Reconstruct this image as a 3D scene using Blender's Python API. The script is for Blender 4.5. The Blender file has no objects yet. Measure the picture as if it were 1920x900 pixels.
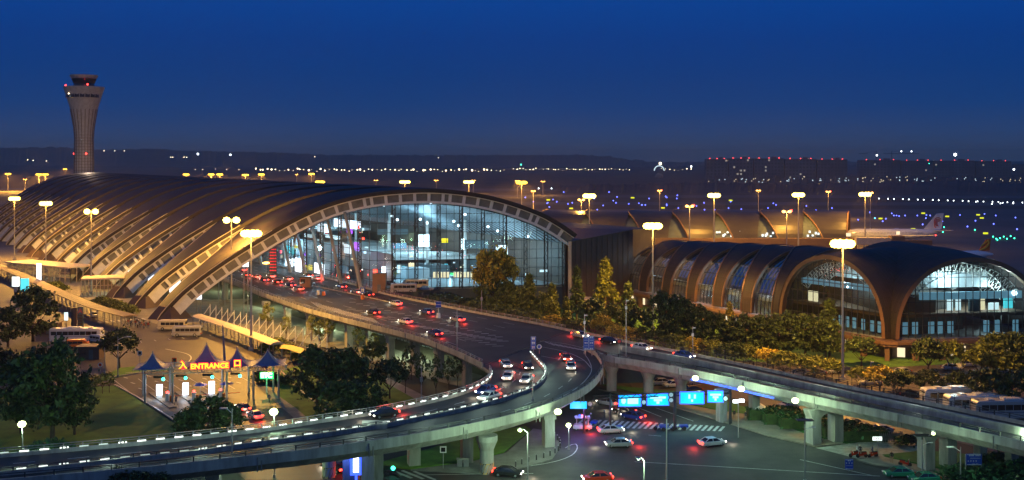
HAZE = 0.00011
import bpy, bmesh, math, random
from mathutils import Vector, Matrix
R = math.radians
random.seed(7)
sc = bpy.context.scene
col = sc.collection
F, H, HZ = 2000.0, 43.0, 300.0          # focal length in photo pixels, eye height in metres, horizon row

def W(px, py, z=0.0):
    """ground (or level z) point seen at photo pixel"""
    d = F * (H - z) / (py - HZ)
    return Vector(((px - 960) / F * d, d, z))

def WD(px, py, d):
    return Vector(((px - 960) / F * d, d, H - (py - HZ) * d / F))

def WL(pts, z=0.0):
    return [W(x, y, z) for x, y in pts]

# ---------------------------------------------------------------- materials
MATS = {}
def nodes_of(name):
    m = bpy.data.materials.new(name); m.use_nodes = True
    nt = m.node_tree; b = nt.nodes['Principled BSDF']
    MATS[name] = m
    return m, nt, b

def mat(name, c1, c2=None, scale=1.0, rough=0.7, metal=0.0, bump=0.0, detail=4, spec=0.5, coord='Object', stretch=None):
    m, nt, b = nodes_of(name)
    b.inputs['Roughness'].default_value = rough
    b.inputs['Metallic'].default_value = metal
    b.inputs['Specular IOR Level'].default_value = spec
    if c2 is None:
        c2 = tuple(v * 0.72 for v in c1)
    tc = nt.nodes.new('ShaderNodeTexCoord')
    mp = nt.nodes.new('ShaderNodeMapping')
    if stretch: mp.inputs['Scale'].default_value = stretch
    n = nt.nodes.new('ShaderNodeTexNoise'); n.inputs['Scale'].default_value = scale; n.inputs['Detail'].default_value = detail
    n.inputs['Roughness'].default_value = 0.65
    r = nt.nodes.new('ShaderNodeValToRGB')
    r.color_ramp.elements[0].position = 0.32; r.color_ramp.elements[1].position = 0.68
    r.color_ramp.elements[0].color = (*c2, 1); r.color_ramp.elements[1].color = (*c1, 1)
    nt.links.new(tc.outputs[coord], mp.inputs[0]); nt.links.new(mp.outputs[0], n.inputs['Vector'])
    nt.links.new(n.outputs['Fac'], r.inputs[0]); nt.links.new(r.outputs[0], b.inputs['Base Color'])
    if bump:
        bp = nt.nodes.new('ShaderNodeBump'); bp.inputs['Strength'].default_value = bump
        n2 = nt.nodes.new('ShaderNodeTexNoise'); n2.inputs['Scale'].default_value = scale * 9
        nt.links.new(mp.outputs[0], n2.inputs['Vector'])
        nt.links.new(n2.outputs['Fac'], bp.inputs['Height']); nt.links.new(bp.outputs[0], b.inputs['Normal'])
    return m

def emis(name, c, s, sample=False):
    m, nt, b = nodes_of(name)
    b.inputs['Base Color'].default_value = (*[min(v, 1) * .5 for v in c], 1)
    b.inputs['Emission Color'].default_value = (*c, 1)
    b.inputs['Emission Strength'].default_value = s
    m.cycles.emission_sampling = 'AUTO' if sample else 'NONE'
    return m

def glass(name, tint, refl=0.12, rough=0.05, body=0.0, bodycol=(.1, .12, .13)):
    m = bpy.data.materials.new(name); m.use_nodes = True; MATS[name] = m
    nt = m.node_tree; nt.nodes.clear()
    out = nt.nodes.new('ShaderNodeOutputMaterial')
    t = nt.nodes.new('ShaderNodeBsdfTransparent'); t.inputs[0].default_value = (*tint, 1)
    g = nt.nodes.new('ShaderNodeBsdfGlossy'); g.inputs['Roughness'].default_value = rough
    lw = nt.nodes.new('ShaderNodeLayerWeight'); lw.inputs[0].default_value = 0.25
    ma = nt.nodes.new('ShaderNodeMath'); ma.operation = 'MULTIPLY_ADD'
    nt.links.new(lw.outputs['Fresnel'], ma.inputs[0]); ma.inputs[1].default_value = 0.5; ma.inputs[2].default_value = refl * .5
    mx = nt.nodes.new('ShaderNodeMixShader')
    nt.links.new(ma.outputs[0], mx.inputs[0]); nt.links.new(t.outputs[0], mx.inputs[1]); nt.links.new(g.outputs[0], mx.inputs[2])
    last = mx
    if body:
        d = nt.nodes.new('ShaderNodeBsdfDiffuse'); d.inputs[0].default_value = (*bodycol, 1)
        m2 = nt.nodes.new('ShaderNodeMixShader'); m2.inputs[0].default_value = body
        nt.links.new(mx.outputs[0], m2.inputs[1]); nt.links.new(d.outputs[0], m2.inputs[2]); last = m2
    nt.links.new(last.outputs[0], out.inputs[0])
    return m

M = {}
M['asphalt'] = mat('asphalt', (.075, .07, .066), (.028, .028, .03), .16, .74, bump=.2, detail=9, spec=.35)
M['asphalt_worn'] = mat('asphalt_worn', (.082, .064, .05), (.038, .032, .028), .09, .6, bump=.12)
M['ground'] = mat('ground_soil', (.05, .045, .035), (.03, .03, .02), .05, .95)
M['apron'] = mat('apron_concrete', (.16, .13, .115), (.08, .068, .06), .012, .8)
M['airgrass'] = mat('airfield_grass', (.12, .085, .06), (.06, .045, .032), .01, .95)
M['lawn'] = mat('lawn_grass', (.10, .22, .02), (.05, .12, .012), .35, .95, bump=.4)
M['greenlawn'] = mat('bright_lawn', (.04, .17, .03), (.02, .10, .02), .6, .95, bump=.4)
M['paving'] = mat('paving', (.27, .24, .19), (.17, .15, .12), .5, .8, bump=.1)
M['concrete'] = mat('concrete', (.42, .42, .38), (.20, .20, .18), .8, .85, bump=.1, detail=8, stretch=(1, 1, .18))
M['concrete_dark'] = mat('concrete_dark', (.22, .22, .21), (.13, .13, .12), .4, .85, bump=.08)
M['white'] = mat('white_paint', (.78, .77, .74), (.66, .65, .62), .6, .5)
M['roadpaint'] = mat('road_paint', (.62, .62, .58), (.35, .35, .33), 1.2, .6)
M['yellowpaint'] = mat('yellow_paint', (.75, .5, .05), (.6, .4, .04), 1.2, .6)
M['brown'] = mat('brown_roof_metal', (.060, .050, .050), (.042, .036, .036), .12, .42, .25)
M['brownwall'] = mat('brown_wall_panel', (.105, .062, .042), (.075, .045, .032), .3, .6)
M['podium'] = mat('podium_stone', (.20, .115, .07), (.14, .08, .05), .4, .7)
M['rim'] = mat('arch_rim_metal', (.24, .13, .075), (.17, .095, .055), .5, .5, .2)
M['steel'] = mat('galvanised_steel', (.42, .42, .42), (.3, .3, .3), 1., .4, .6)
M['darksteel'] = mat('dark_steel', (.05, .055, .06), (.03, .03, .035), 1., .45, .5)
M['polepaint'] = mat('pole_paint', (.50, .47, .42), (.4, .37, .33), 1., .45, .3)
M['black'] = mat('black_rubber', (.02, .02, .02), (.012, .012, .012), 2., .7)
M['mulllight'] = mat('light_mullion', (.10, .11, .11), (.07, .08, .08), 1., .5, .1)
M['mullion'] = mat('mullion_metal', (.022, .026, .03), (.015, .018, .02), 1., .5, .1)
M['ceil'] = mat('ceiling_metal', (.45, .50, .54), (.33, .38, .42), .2, .5, .1)
M['intfloor'] = mat('terminal_floor', (.42, .46, .48), (.34, .38, .40), .2, .25)
M['intwall'] = mat('interior_wall', (.45, .52, .56), (.34, .42, .46), .15, .6)
M['intdark'] = mat('interior_dark_panel', (.10, .13, .14), (.06, .08, .09), .3, .6)
M['bark'] = mat('bark', (.11, .075, .05), (.06, .04, .03), 2., .9, bump=.3)
M['tent'] = mat('tent_membrane', (.17, .18, .30), (.12, .13, .23), .5, .6)
M['tentpale'] = mat('pale_membrane', (.62, .50, .36), (.5, .40, .28), .4, .6)
M['canopybrown'] = mat('canopy_roof', (.26, .17, .10), (.17, .11, .07), .3, .6)
M['signblue'] = mat('sign_blue', (.01, .06, .42), (.01, .05, .36), 1., .4)
M['trimgold'] = mat('pale_trim', (.68, .55, .40), (.55, .44, .32), .5, .5)
M['carglass'] = mat('car_glass', (.02, .022, .025), (.015, .016, .018), 1., .08, spec=.9)
M['skin'] = mat('skin', (.45, .28, .2), (.4, .25, .18), 3, .6)
M['distant'] = mat('distant_facade', (.24, .22, .22), (.14, .13, .13), .03, .9)
M['hill'] = mat('hill_woods', (.09, .085, .085), (.05, .048, .05), .01, 1.0)
for nm, c in dict(carwhite=(.7, .7, .68), carblack=(.02, .02, .022), carsilver=(.4, .4, .41), cargreen=(.02, .22, .12), carred=(.6, .05, .015), carorange=(.62, .17, .02), carcream=(.68, .6, .4), carblue=(.03, .06, .2), planewhite=(.8, .8, .82)).items():
    M[nm] = mat(nm.replace('car', 'car_') if nm.startswith('car') else 'aircraft_white', c, tuple(v * .9 for v in c), .5, .25, .1, spec=.7)
for nm, c in dict(cloth_dark=(.03, .03, .04), cloth_red=(.3, .03, .03), cloth_white=(.6, .6, .58), cloth_blue=(.05, .08, .2), cloth_tan=(.3, .22, .14)).items():
    M[nm] = mat(nm, c, None, 3, .85)
def leafmat(name, c1, c2):
    m = mat(name, c1, c2, .9, .6)
    nt = m.node_tree; b = nt.nodes['Principled BSDF']
    r = [n for n in nt.nodes if n.type == 'VALTORGB'][0]
    g = nt.nodes.new('ShaderNodeNewGeometry'); mx = nt.nodes.new('ShaderNodeMix'); mx.data_type = 'RGBA'; mx.blend_type = 'MULTIPLY'
    rr = nt.nodes.new('ShaderNodeMapRange'); rr.inputs[3].default_value = .3; rr.inputs[4].default_value = 1.6
    nt.links.new(g.outputs['Random Per Island'], rr.inputs[0])
    cc = nt.nodes.new('ShaderNodeCombineColor')
    for i in range(3): nt.links.new(rr.outputs[0], cc.inputs[i])
    mx.inputs[0].default_value = 1
    nt.links.new(r.outputs[0], mx.inputs[6]); nt.links.new(cc.outputs[0], mx.inputs[7]); nt.links.new(mx.outputs[2], b.inputs['Base Color'])
    return m
M['leaf'] = leafmat('leaf_green', (.075, .10, .022), (.035, .05, .014))
M['leafdark'] = leafmat('leaf_dark', (.06, .10, .018), (.02, .038, .010))
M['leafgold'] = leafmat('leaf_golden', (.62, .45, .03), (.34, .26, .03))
M['leafolive'] = leafmat('leaf_olive', (.20, .22, .025), (.085, .11, .015))
M['leafhedge'] = leafmat('leaf_hedge', (.03, .12, .03), (.015, .06, .018))
M['sodium'] = emis('sodium_lamp', (1, .72, .10), 14)
M['sodiumfar'] = emis('sodium_lamp_far', (1, .55, .04), 6)
M['sodiumdim'] = emis('sodium_lamp_small', (1, .45, .08), 9)
M['merc'] = emis('mercury_lamp', (.85, 1, .42), 6)
M['ledwhite'] = emis('led_white', (.85, .95, 1), 7)
M['ledstrip'] = emis('parapet_led', (.90, 1, .93), 1.9); M['leddim'] = emis('parapet_led_dim', (.80, 1, .88), .7)
M['ledwarm'] = emis('lamp_warm', (1, .8, .5), 7)
M['redlamp'] = emis('red_lamp', (1, .05, .04), 8)
M['tail'] = emis('tail_lamp', (1, .04, .02), 10)
M['headlamp'] = emis('head_lamp', (1, .95, .8), 10)
M['greenlamp'] = emis('green_lamp', (.05, 1, .55), 6)
M['greensig'] = emis('green_sign', (.04, .9, .15), 2.5)
M['bluelamp'] = emis('blue_lamp', (.12, .16, 1), 5)
M['yelsign'] = emis('yellow_sign', (.75, .8, .02), 1.3)
M['screen'] = emis('bright_screen', (.82, .92, 1), 2.2)
M['screencyan'] = emis('cyan_screen', (.1, .75, .85), 1.2)
M['cyanboard'] = emis('cyan_board', (.0, .52, .95), 1.15)
M['cyanmark'] = emis('board_mark', (.45, .95, 1), 1.3)
M['blueneon'] = emis('blue_neon', (.05, .12, 1), 2.0)
M['neonyel'] = emis('neon_yellow', (1, .82, .03), 1.6)
M['neonred'] = emis('neon_red', (1, .03, .04), 1.8)
M['purple'] = emis('purple_light', (.5, .1, .9), 1.5)
M['winwarm'] = emis('lit_window', (1, .82, .5), 1.2)
M['wincool'] = emis('lit_window_cool', (.75, .95, 1), 1.3)
M['shopcyan'] = emis('shop_front', (.25, .55, .75), .45)
M['kioskbox'] = emis('light_box', (.85, .9, 1), 3.0)
M['glass'] = glass('hall_glass', (.80, .90, .93), .10)
M['glassblue'] = glass('pier_glass', (.62, .72, .72), .2, .08)
M['glassdull'] = glass('dull_glass', (.45, .5, .55), .5, .15, .45, (.16, .17, .20))

def roofmat():
    m, nt, b = nodes_of('seamed_roof')
    tc = nt.nodes.new('ShaderNodeTexCoord'); br = nt.nodes.new('ShaderNodeTexBrick')
    br.inputs['Scale'].default_value = 1; br.inputs['Brick Width'].default_value = 4.5; br.inputs['Row Height'].default_value = .9
    br.inputs['Mortar Size'].default_value = .05
    br.inputs['Color1'].default_value = (.058, .046, .044, 1); br.inputs['Color2'].default_value = (.038, .031, .031, 1); br.inputs['Mortar'].default_value = (.014, .009, .008, 1)
    n = nt.nodes.new('ShaderNodeTexNoise'); n.inputs['Scale'].default_value = .15
    mx = nt.nodes.new('ShaderNodeMix'); mx.data_type = 'RGBA'; mx.blend_type = 'MULTIPLY'; mx.inputs[0].default_value = .5
    nt.links.new(tc.outputs['UV'], br.inputs['Vector']); nt.links.new(tc.outputs['Object'], n.inputs['Vector'])
    nt.links.new(br.outputs['Color'], mx.inputs[6]); nt.links.new(n.outputs['Color'], mx.inputs[7])
    nt.links.new(mx.outputs[2], b.inputs['Base Color'])
    b.inputs['Roughness'].default_value = .62; b.inputs['Specular IOR Level'].default_value = .3
    return m
M['roof'] = roofmat()

# ---------------------------------------------------------------- mesh builder
class MB:
    def __init__(s): s.v = []; s.f = []; s.m = []; s.uv = {}; s.cur = 0
    def mat(s, i): s.cur = i; return s
    def face(s, idx, uv=None):
        s.f.append(tuple(idx)); s.m.append(s.cur)
        if uv: s.uv[len(s.f) - 1] = uv
    def quad(s, a, b, c, d, uv=None):
        n = len(s.v); s.v += [tuple(a), tuple(b), tuple(c), tuple(d)]; s.face((n, n + 1, n + 2, n + 3), uv); return s
    def box(s, cx, cy, cz, sx, sy, sz, rz=0.0):
        n = len(s.v); c, q = math.cos(rz), math.sin(rz)
        for dz in (-.5, .5):
            for dx, dy in ((-.5, -.5), (.5, -.5), (.5, .5), (-.5, .5)):
                x, y = dx * sx, dy * sy
                s.v.append((cx + x * c - y * q, cy + x * q + y * c, cz + dz * sz))
        for f in ((0, 3, 2, 1), (4, 5, 6, 7), (0, 1, 5, 4), (1, 2, 6, 5), (2, 3, 7, 6), (3, 0, 4, 7)):
            s.face([n + i for i in f])
        return s
    def beam(s, p0, p1, w, h=None):
        """box section from p0 to p1 (w across, h in the other direction)"""
        h = h or w; p0, p1 = Vector(p0), Vector(p1); d = (p1 - p0)
        if d.length < 1e-6: return s
        d.normalize(); up = Vector((0, 0, 1)) if abs(d.z) < .95 else Vector((0, 1, 0))
        a = d.cross(up).normalized(); b = a.cross(d).normalized(); n = len(s.v)
        for p in (p0, p1):
            for i, j in ((-1, -1), (1, -1), (1, 1), (-1, 1)): s.v.append(tuple(p + a * i * w / 2 + b * j * h / 2))
        for f in ((0, 3, 2, 1), (4, 5, 6, 7), (0, 1, 5, 4), (1, 2, 6, 5), (2, 3, 7, 6), (3, 0, 4, 7)): s.face([n + i for i in f])
        return s
    def cyl(s, p0, p1, r0, r1=None, n=8, caps=True):
        r1 = r0 if r1 is None else r1; p0, p1 = Vector(p0), Vector(p1); d = (p1 - p0).normalized()
        up = Vector((0, 0, 1)) if abs(d.z) < .95 else Vector((1, 0, 0))
        a = d.cross(up).normalized(); b = d.cross(a).normalized(); k = len(s.v)
        for p, r in ((p0, r0), (p1, r1)):
            for i in range(n):
                t = 2 * math.pi * i / n; s.v.append(tuple(p + a * math.cos(t) * r + b * math.sin(t) * r))
        for i in range(n): s.face((k + i, k + (i + 1) % n, k + n + (i + 1) % n, k + n + i))
        if caps: s.face([k + i for i in range(n)][::-1]); s.face([k + n + i for i in range(n)])
        return s
    def tube(s, pts, r, n=6):
        for a, b in zip(pts, pts[1:]): s.cyl(a, b, r, r, n)
        return s
    def lathe(s, prof, n=12, c=(0, 0, 0)):
        k = len(s.v)
        for r, z in prof:
            for i in range(n):
                t = 2 * math.pi * i / n; s.v.append((c[0] + r * math.cos(t), c[1] + r * math.sin(t), c[2] + z))
        for j in range(len(prof) - 1):
            for i in range(n):
                s.face((k + j * n + i, k + j * n + (i + 1) % n, k + (j + 1) * n + (i + 1) % n, k + (j + 1) * n + i))
        s.face([k + i for i in range(n)][::-1]); s.face([k + (len(prof) - 1) * n + i for i in range(n)])
        return s
    def ball(s, c, r, n=8, sz=1.0):
        m = max(3, n // 2)
        return s.lathe([(max(r * math.sin(math.pi * j / m), .001), -r * sz * math.cos(math.pi * j / m)) for j in range(m + 1)], n, c)
    def prism(s, poly, z0, z1):
        n = len(s.v); k = len(poly)
        for z in (z0, z1):
            for p in poly: s.v.append((p[0], p[1], z))
        s.face([n + k + i for i in range(k)]); s.face([n + i for i in range(k)][::-1])
        for i in range(k): s.face((n + i, n + (i + 1) % k, n + k + (i + 1) % k, n + k + i))
        return s
    def sheet(s, poly, z):
        n = len(s.v)
        for p in poly: s.v.append((p[0], p[1], z))
        s.face(range(n, n + len(poly))); return s
    def ribbon(s, A, B, z0=None, z1=None):
        """slab between polylines A and B (same length); with z0,z1: from z0 below to z1"""
        for a0, a1, b0, b1 in zip(A, A[1:], B, B[1:]):
            s.quad(a0, a1, b1, b0)
        return s
    def sweep(s, path, prof, close=True):
        """profile [(offset,z)] swept along path (3D pts); offset to the left normal in plan"""
        P = [Vector(p) for p in path]; k = len(s.v); m = len(prof)
        for i, p in enumerate(P):
            a = P[max(i - 1, 0)]; b = P[min(i + 1, len(P) - 1)]
            d = Vector((b.x - a.x, b.y - a.y, 0)).normalized(); nrm = Vector((-d.y, d.x, 0))
            for o, z in prof: s.v.append(tuple(p + nrm * o + Vector((0, 0, z))))
        for i in range(len(P) - 1):
            for j in range(m if close else m - 1):
                j2 = (j + 1) % m
                s.face((k + i * m + j, k + i * m + j2, k + (i + 1) * m + j2, k + (i + 1) * m + j))
        if close: s.face([k + j for j in range(m)][::-1]); s.face([k + (len(P) - 1) * m + j for j in range(m)])
        return s
    def mesh(s, name, mats, smooth=False):
        me = bpy.data.meshes.new(name); me.from_pydata(s.v, [], s.f); me.update()
        for m in (mats if isinstance(mats, (list, tuple)) else [mats]): me.materials.append(M[m] if isinstance(m, str) else m)
        me.polygons.foreach_set('material_index', s.m)
        if s.uv:
            ul = me.uv_layers.new(name='UVMap')
            for fi, uv in s.uv.items():
                for li, c in zip(me.polygons[fi].loop_indices, uv): ul.data[li].uv = c
        bm = bmesh.new(); bm.from_mesh(me); bmesh.ops.recalc_face_normals(bm, faces=bm.faces); bm.to_mesh(me); bm.free()
        if smooth: me.polygons.foreach_set('use_smooth', [True] * len(me.polygons))
        return me
    def build(s, name, mats, parent=None, smooth=False, world=True, **tags):
        o = bpy.data.objects.new(name, s.mesh(name, mats, smooth)); col.objects.link(o)
        if parent is not None:
            o.parent = parent
            if world: o.location = -root_loc(parent)
        tag(o, **tags)
        return o

def root_loc(p):
    v = p.location.copy()
    while p.parent is not None: p = p.parent; v += p.location
    return v

def tag(o, label=None, category=None, group=None, kind=None):
    for k, v in (('label', label), ('category', category), ('group', group), ('kind', kind)):
        if v: o[k] = v
    return o

def thing(name, label, category, loc=(0, 0, 0), rz=0.0, group=None, scale=1.0):
    o = bpy.data.objects.new(name, None); col.objects.link(o); o.location = loc; o.rotation_euler.z = rz; o.scale = (scale,) * 3
    o.empty_display_size = .5
    return tag(o, label, category, group)

def kids(o):
    return [c for c in bpy.data.objects if c.parent == o]
KID = {}
def copy_thing(proto, label, loc, rz=0.0, group=None, scale=None, swap=None):
    if proto.name not in KID:
        KID[proto.name] = [(c, kids(c)) for c in kids(proto)]
    r = proto.copy(); col.objects.link(r); r.location = loc; r.rotation_euler.z = rz; r['label'] = label
    if scale is not None: r.scale = scale if isinstance(scale, (tuple, list)) else (scale,) * 3
    if group: r['group'] = group
    for c, gs in KID[proto.name]:
        d = c.copy(); col.objects.link(d); d.parent = r
        if swap and c.name.split('.')[0] in swap:
            d.material_slots[0].link = 'OBJECT'; d.material_slots[0].material = M[swap[c.name.split('.')[0]]]
        for g in gs:
            e = g.copy(); col.objects.link(e); e.parent = d
    return r
USED = set()
def inst(proto, label, loc, rz=0.0, group=None, scale=None, swap=None):
    """first use moves the prototype itself, later uses copy it"""
    if proto.name not in USED and not swap:
        USED.add(proto.name)
        if proto.name not in KID: KID[proto.name] = [(c, kids(c)) for c in kids(proto)]
        proto.location = loc; proto.rotation_euler.z = rz; proto['label'] = label
        if scale is not None: proto.scale = scale if isinstance(scale, (tuple, list)) else (scale,) * 3
        if group: proto['group'] = group
        return proto
    return copy_thing(proto, label, loc, rz, group, scale, swap)
PROTOS = []
def drop_unused():
    for p in PROTOS:
        if p.name not in USED:
            for c in kids(p):
                for g in kids(c): bpy.data.objects.remove(g)
                bpy.data.objects.remove(c)
            bpy.data.objects.remove(p)

def light(name, loc, power, color, parent=None, radius=.4, kind='POINT', spot=None):
    l = bpy.data.lights.new(name, kind); l.energy = power; l.color = color
    if kind != 'AREA': l.shadow_soft_size = radius
    if kind == 'SPOT': l.spot_size = R(spot or 150); l.spot_blend = .6
    o = bpy.data.objects.new(name, l); col.objects.link(o)
    if parent is not None: o.parent = parent; o.location = Vector(loc) - root_loc(parent)
    else: o.location = loc
    return o

def resample(pts, n):
    P = [Vector(p) for p in pts]; L = [0]
    for a, b in zip(P, P[1:]): L.append(L[-1] + (b - a).length)
    out = []; j = 0
    for i in range(n):
        t = L[-1] * i / (n - 1)
        while j < len(P) - 2 and L[j + 1] < t: j += 1
        out.append(P[j].lerp(P[j + 1], (t - L[j]) / max(L[j + 1] - L[j], 1e-9)))
    return out
def smooth_path(pts, n, it=None):
    """Catmull-Rom through the points then even resample"""
    P = [Vector(p) for p in pts]; Q = [P[0] * 2 - P[1]] + P + [P[-1] * 2 - P[-2]]; out = []
    for i in range(1, len(Q) - 2):
        for k in range(10):
            t = k / 10; a, b, c, d = Q[i - 1], Q[i], Q[i + 1], Q[i + 2]
            out.append(.5 * ((2 * b) + (c - a) * t + (2 * a - 5 * b + 4 * c - d) * t * t + (3 * b - a - 3 * c + d) * t ** 3))
    out.append(P[-1])
    return resample(out, n)
def length(pts): return sum((Vector(b) - Vector(a)).length for a, b in zip(pts, pts[1:]))
def along(pts, step, off=0.0):
    """points and headings every step metres"""
    P = [Vector(p) for p in pts]; out = []; t = off; acc = 0
    for a, b in zip(P, P[1:]):
        L = (b - a).length
        while t <= acc + L and L > 0:
            out.append((a.lerp(b, (t - acc) / L), math.atan2(b.y - a.y, b.x - a.x))); t += step
        acc += L
    return out

def text_mesh(name, body, size, loc, rz, material, parent, extrude=.03, tilt=90, align='CENTER', sx=1.0, thick=0.0, **tags):
    cu = bpy.data.curves.new(name, 'FONT'); cu.body = body; cu.size = size; cu.extrude = extrude; cu.align_x = align; cu.align_y = 'CENTER'; cu.offset = thick
    t = bpy.data.objects.new(name, cu); col.objects.link(t)
    bpy.context.view_layer.update()
    me = bpy.data.meshes.new_from_object(t.evaluated_get(bpy.context.evaluated_depsgraph_get()))
    bpy.data.objects.remove(t)
    me.materials.clear(); me.materials.append(M[material])
    o = bpy.data.objects.new(name, me); col.objects.link(o)
    o.rotation_euler = (R(tilt), 0, rz); o.scale = (sx, 1, 1)
    if parent is not None: o.parent = parent; o.location = Vector(loc) - root_loc(parent)
    else: o.location = loc
    tag(o, **tags); return o
# ---------------------------------------------------------------- camera, world, sun
cd = bpy.data.cameras.new('camera'); cd.sensor_width = 36; cd.lens = F / 1920 * 36; cd.shift_y = -(450 - HZ) / 1920
cd.clip_start = 1; cd.clip_end = 40000
cam = bpy.data.objects.new('camera', cd); col.objects.link(cam); cam.location = (0, 0, H); cam.rotation_euler = (R(90), 0, 0)
sc.camera = cam
w = bpy.data.worlds.new('World'); sc.world = w; w.use_nodes = True
nt = w.node_tree; bg = nt.nodes['Background']
sky = nt.nodes.new('ShaderNodeTexSky'); sky.sky_type = 'NISHITA'; sky.sun_disc = False
sky.sun_elevation = R(1.0); sky.sun_rotation = R(250); sky.altitude = 400
tc = nt.nodes.new('ShaderNodeTexCoord'); sp = nt.nodes.new('ShaderNodeSeparateXYZ')
nt.links.new(tc.outputs['Generated'], sp.inputs[0])
mr = nt.nodes.new('ShaderNodeMapRange'); mr.inputs[1].default_value = -.02; mr.inputs[2].default_value = .30
nt.links.new(sp.outputs[2], mr.inputs[0])
def s2l(c): return tuple(((v / 255 + .055) / 1.055) ** 2.4 if v > 10 else v / 255 / 12.92 for v in c)
cr = nt.nodes.new('ShaderNodeValToRGB'); els = cr.color_ramp.elements
def zp(deg_z): return (deg_z + .02) / .32
stops = [(0, (50, 62, 88)), (zp(.008), (48, 66, 100)), (zp(.025), (36, 66, 114)), (zp(.05), (10, 60, 122)), (zp(.08), (0, 57, 126)), (zp(.11), (0, 57, 132)), (zp(.15), (0, 64, 146)), (1, (12, 66, 135))]
els[0].position = stops[0][0]; els[0].color = (*s2l(stops[0][1]), 1); els[1].position = 1; els[1].color = (*s2l(stops[-1][1]), 1)
for p_, c_ in stops[1:-1]:
    e = els.new(p_); e.color = (*s2l(c_), 1)
# the west (left) keeps a little warm afterglow near the horizon
nt.links.new(mr.outputs[0], cr.inputs[0])
sm = nt.nodes.new('ShaderNodeMix'); sm.data_type = 'RGBA'; sm.blend_type = 'ADD'; sm.inputs[0].default_value = .0006
nt.links.new(cr.outputs[0], sm.inputs[6]); nt.links.new(sky.outputs[0], sm.inputs[7])
nt.links.new(sm.outputs[2], bg.inputs[0]); bg.inputs[1].default_value = 1.0
sun = bpy.data.lights.new('dusk_sun', 'SUN'); sun.energy = .14; sun.angle = R(20); sun.color = (.6, .78, .9)
so = bpy.data.objects.new('dusk_sun', sun); col.objects.link(so); so.rotation_euler = (R(62), 0, R(-25))
sc.view_settings.view_transform = 'Standard'; sc.view_settings.look = 'None'; sc.view_settings.exposure = 0; sc.view_settings.gamma = 1
cy = sc.cycles; cy.use_denoising = True; cy.max_bounces = 5; cy.diffuse_bounces = 2; cy.glossy_bounces = 2; cy.transparent_max_bounces = 12
cy.transmission_bounces = 2; cy.volume_bounces = 0; cy.sample_clamp_indirect = 3; cy.sample_clamp_direct = 60; cy.use_light_tree = True
cy.caustics_reflective = False; cy.caustics_refractive = False

# ---------------------------------------------------------------- ground, roads
def surf(name, poly, z, m, label, n=None, world=True):
    o = MB().sheet(poly, z).build(name, m); tag(o, label, None, None, 'structure'); return o
g = MB().sheet([(-14000, 60), (14000, 60), (14000, 22000), (-14000, 22000)], -.08).build('ground', 'ground')
tag(g, 'dark flat ground stretching to the horizon', kind='structure')
surf('airfield_grass', [(-2500, 400), (2500, 400), (4500, 4200), (-4500, 4200)], -.05, 'airgrass', 'dark grass of the airfield behind the terminals')
surf('apron', WL([(300, 520), (2300, 520), (2300, 392), (-400, 392)]), -.02, 'apron', 'concrete apron where the aircraft stand')
def stripe_quad(mb, a, b, wd, z):
    a, b = Vector(a), Vector(b); d = (b - a).normalized(); n = Vector((-d.y, d.x, 0)) * wd / 2
    mb.quad(*[(p.x, p.y, z) for p in (a - n, b - n, b + n, a + n)])
tw = MB()
for y0, y1 in ((352, 357), (364, 369), (377, 383), (400, 408)):
    tw.quad(*[(p.x, p.y, 0.02) for p in WL([(-200, y0), (2300, y0 + 3), (2300, y1 + 3), (-200, y1)])])
tag(tw.build('taxiway', M['apron']), 'pale concrete taxiways crossing the airfield', kind='structure')
# left side
surf('service_road', WL([(-120, 505), (20, 500), (120, 548), (250, 603), (420, 598), (640, 672), (700, 705), (610, 775), (540, 745), (250, 712), (150, 728), (-200, 760), (-200, 540)]), .0, 'asphalt_worn', 'sodium-lit asphalt court and bus road left of the deck')
surf('toll_road', WL([(238, 700), (545, 690), (640, 790), (760, 900), (460, 900), (330, 785), (268, 748), (215, 722)]), .03, 'asphalt_worn', 'toll lanes under the peaked canopies')
surf('lawn', WL([(-200, 735), (150, 728), (225, 722), (262, 752), (345, 805), (420, 850), (-200, 870)]), .02, 'lawn', 'dim yellow lit lawn left of the toll gate')
surf('lawn', WL([(528, 696), (600, 672), (790, 742), (850, 800), (590, 820), (520, 740)]), .06, 'lawn', 'lawn with round trees between toll lanes and the ramp')
surf('lawn', WL([(205, 700), (225, 690), (300, 683), (330, 693), (255, 700), (160, 722)]), .06, 'lawn', 'narrow verge behind the toll canopy')
surf('pavement', WL([(262, 748), (272, 743), (360, 795), (425, 846), (408, 848), (340, 800)]), .09, 'paving', 'pale kerb walk beside the leftmost toll lane')
surf('pavement', WL([(485, 728), (496, 724), (560, 770), (610, 815), (590, 818), (540, 775)]), .09, 'paving', 'pale walk curving right of the toll lanes')
surf('pavement', WL([(690, 700), (705, 698), (800, 745), (830, 770), (810, 775), (780, 750)]), .09, 'paving', 'straight pale path right of the lone round tree')
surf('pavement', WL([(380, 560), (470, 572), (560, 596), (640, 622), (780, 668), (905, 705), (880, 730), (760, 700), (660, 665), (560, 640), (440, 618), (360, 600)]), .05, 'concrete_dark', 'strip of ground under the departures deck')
surf('terminal_plaza', WL([(-150, 470), (60, 462), (150, 500), (300, 565), (470, 560), (400, 605), (300, 610), (240, 590), (120, 545), (0, 500)]), .04, 'paving', 'paved strip round the feet of the roof arches')
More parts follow.
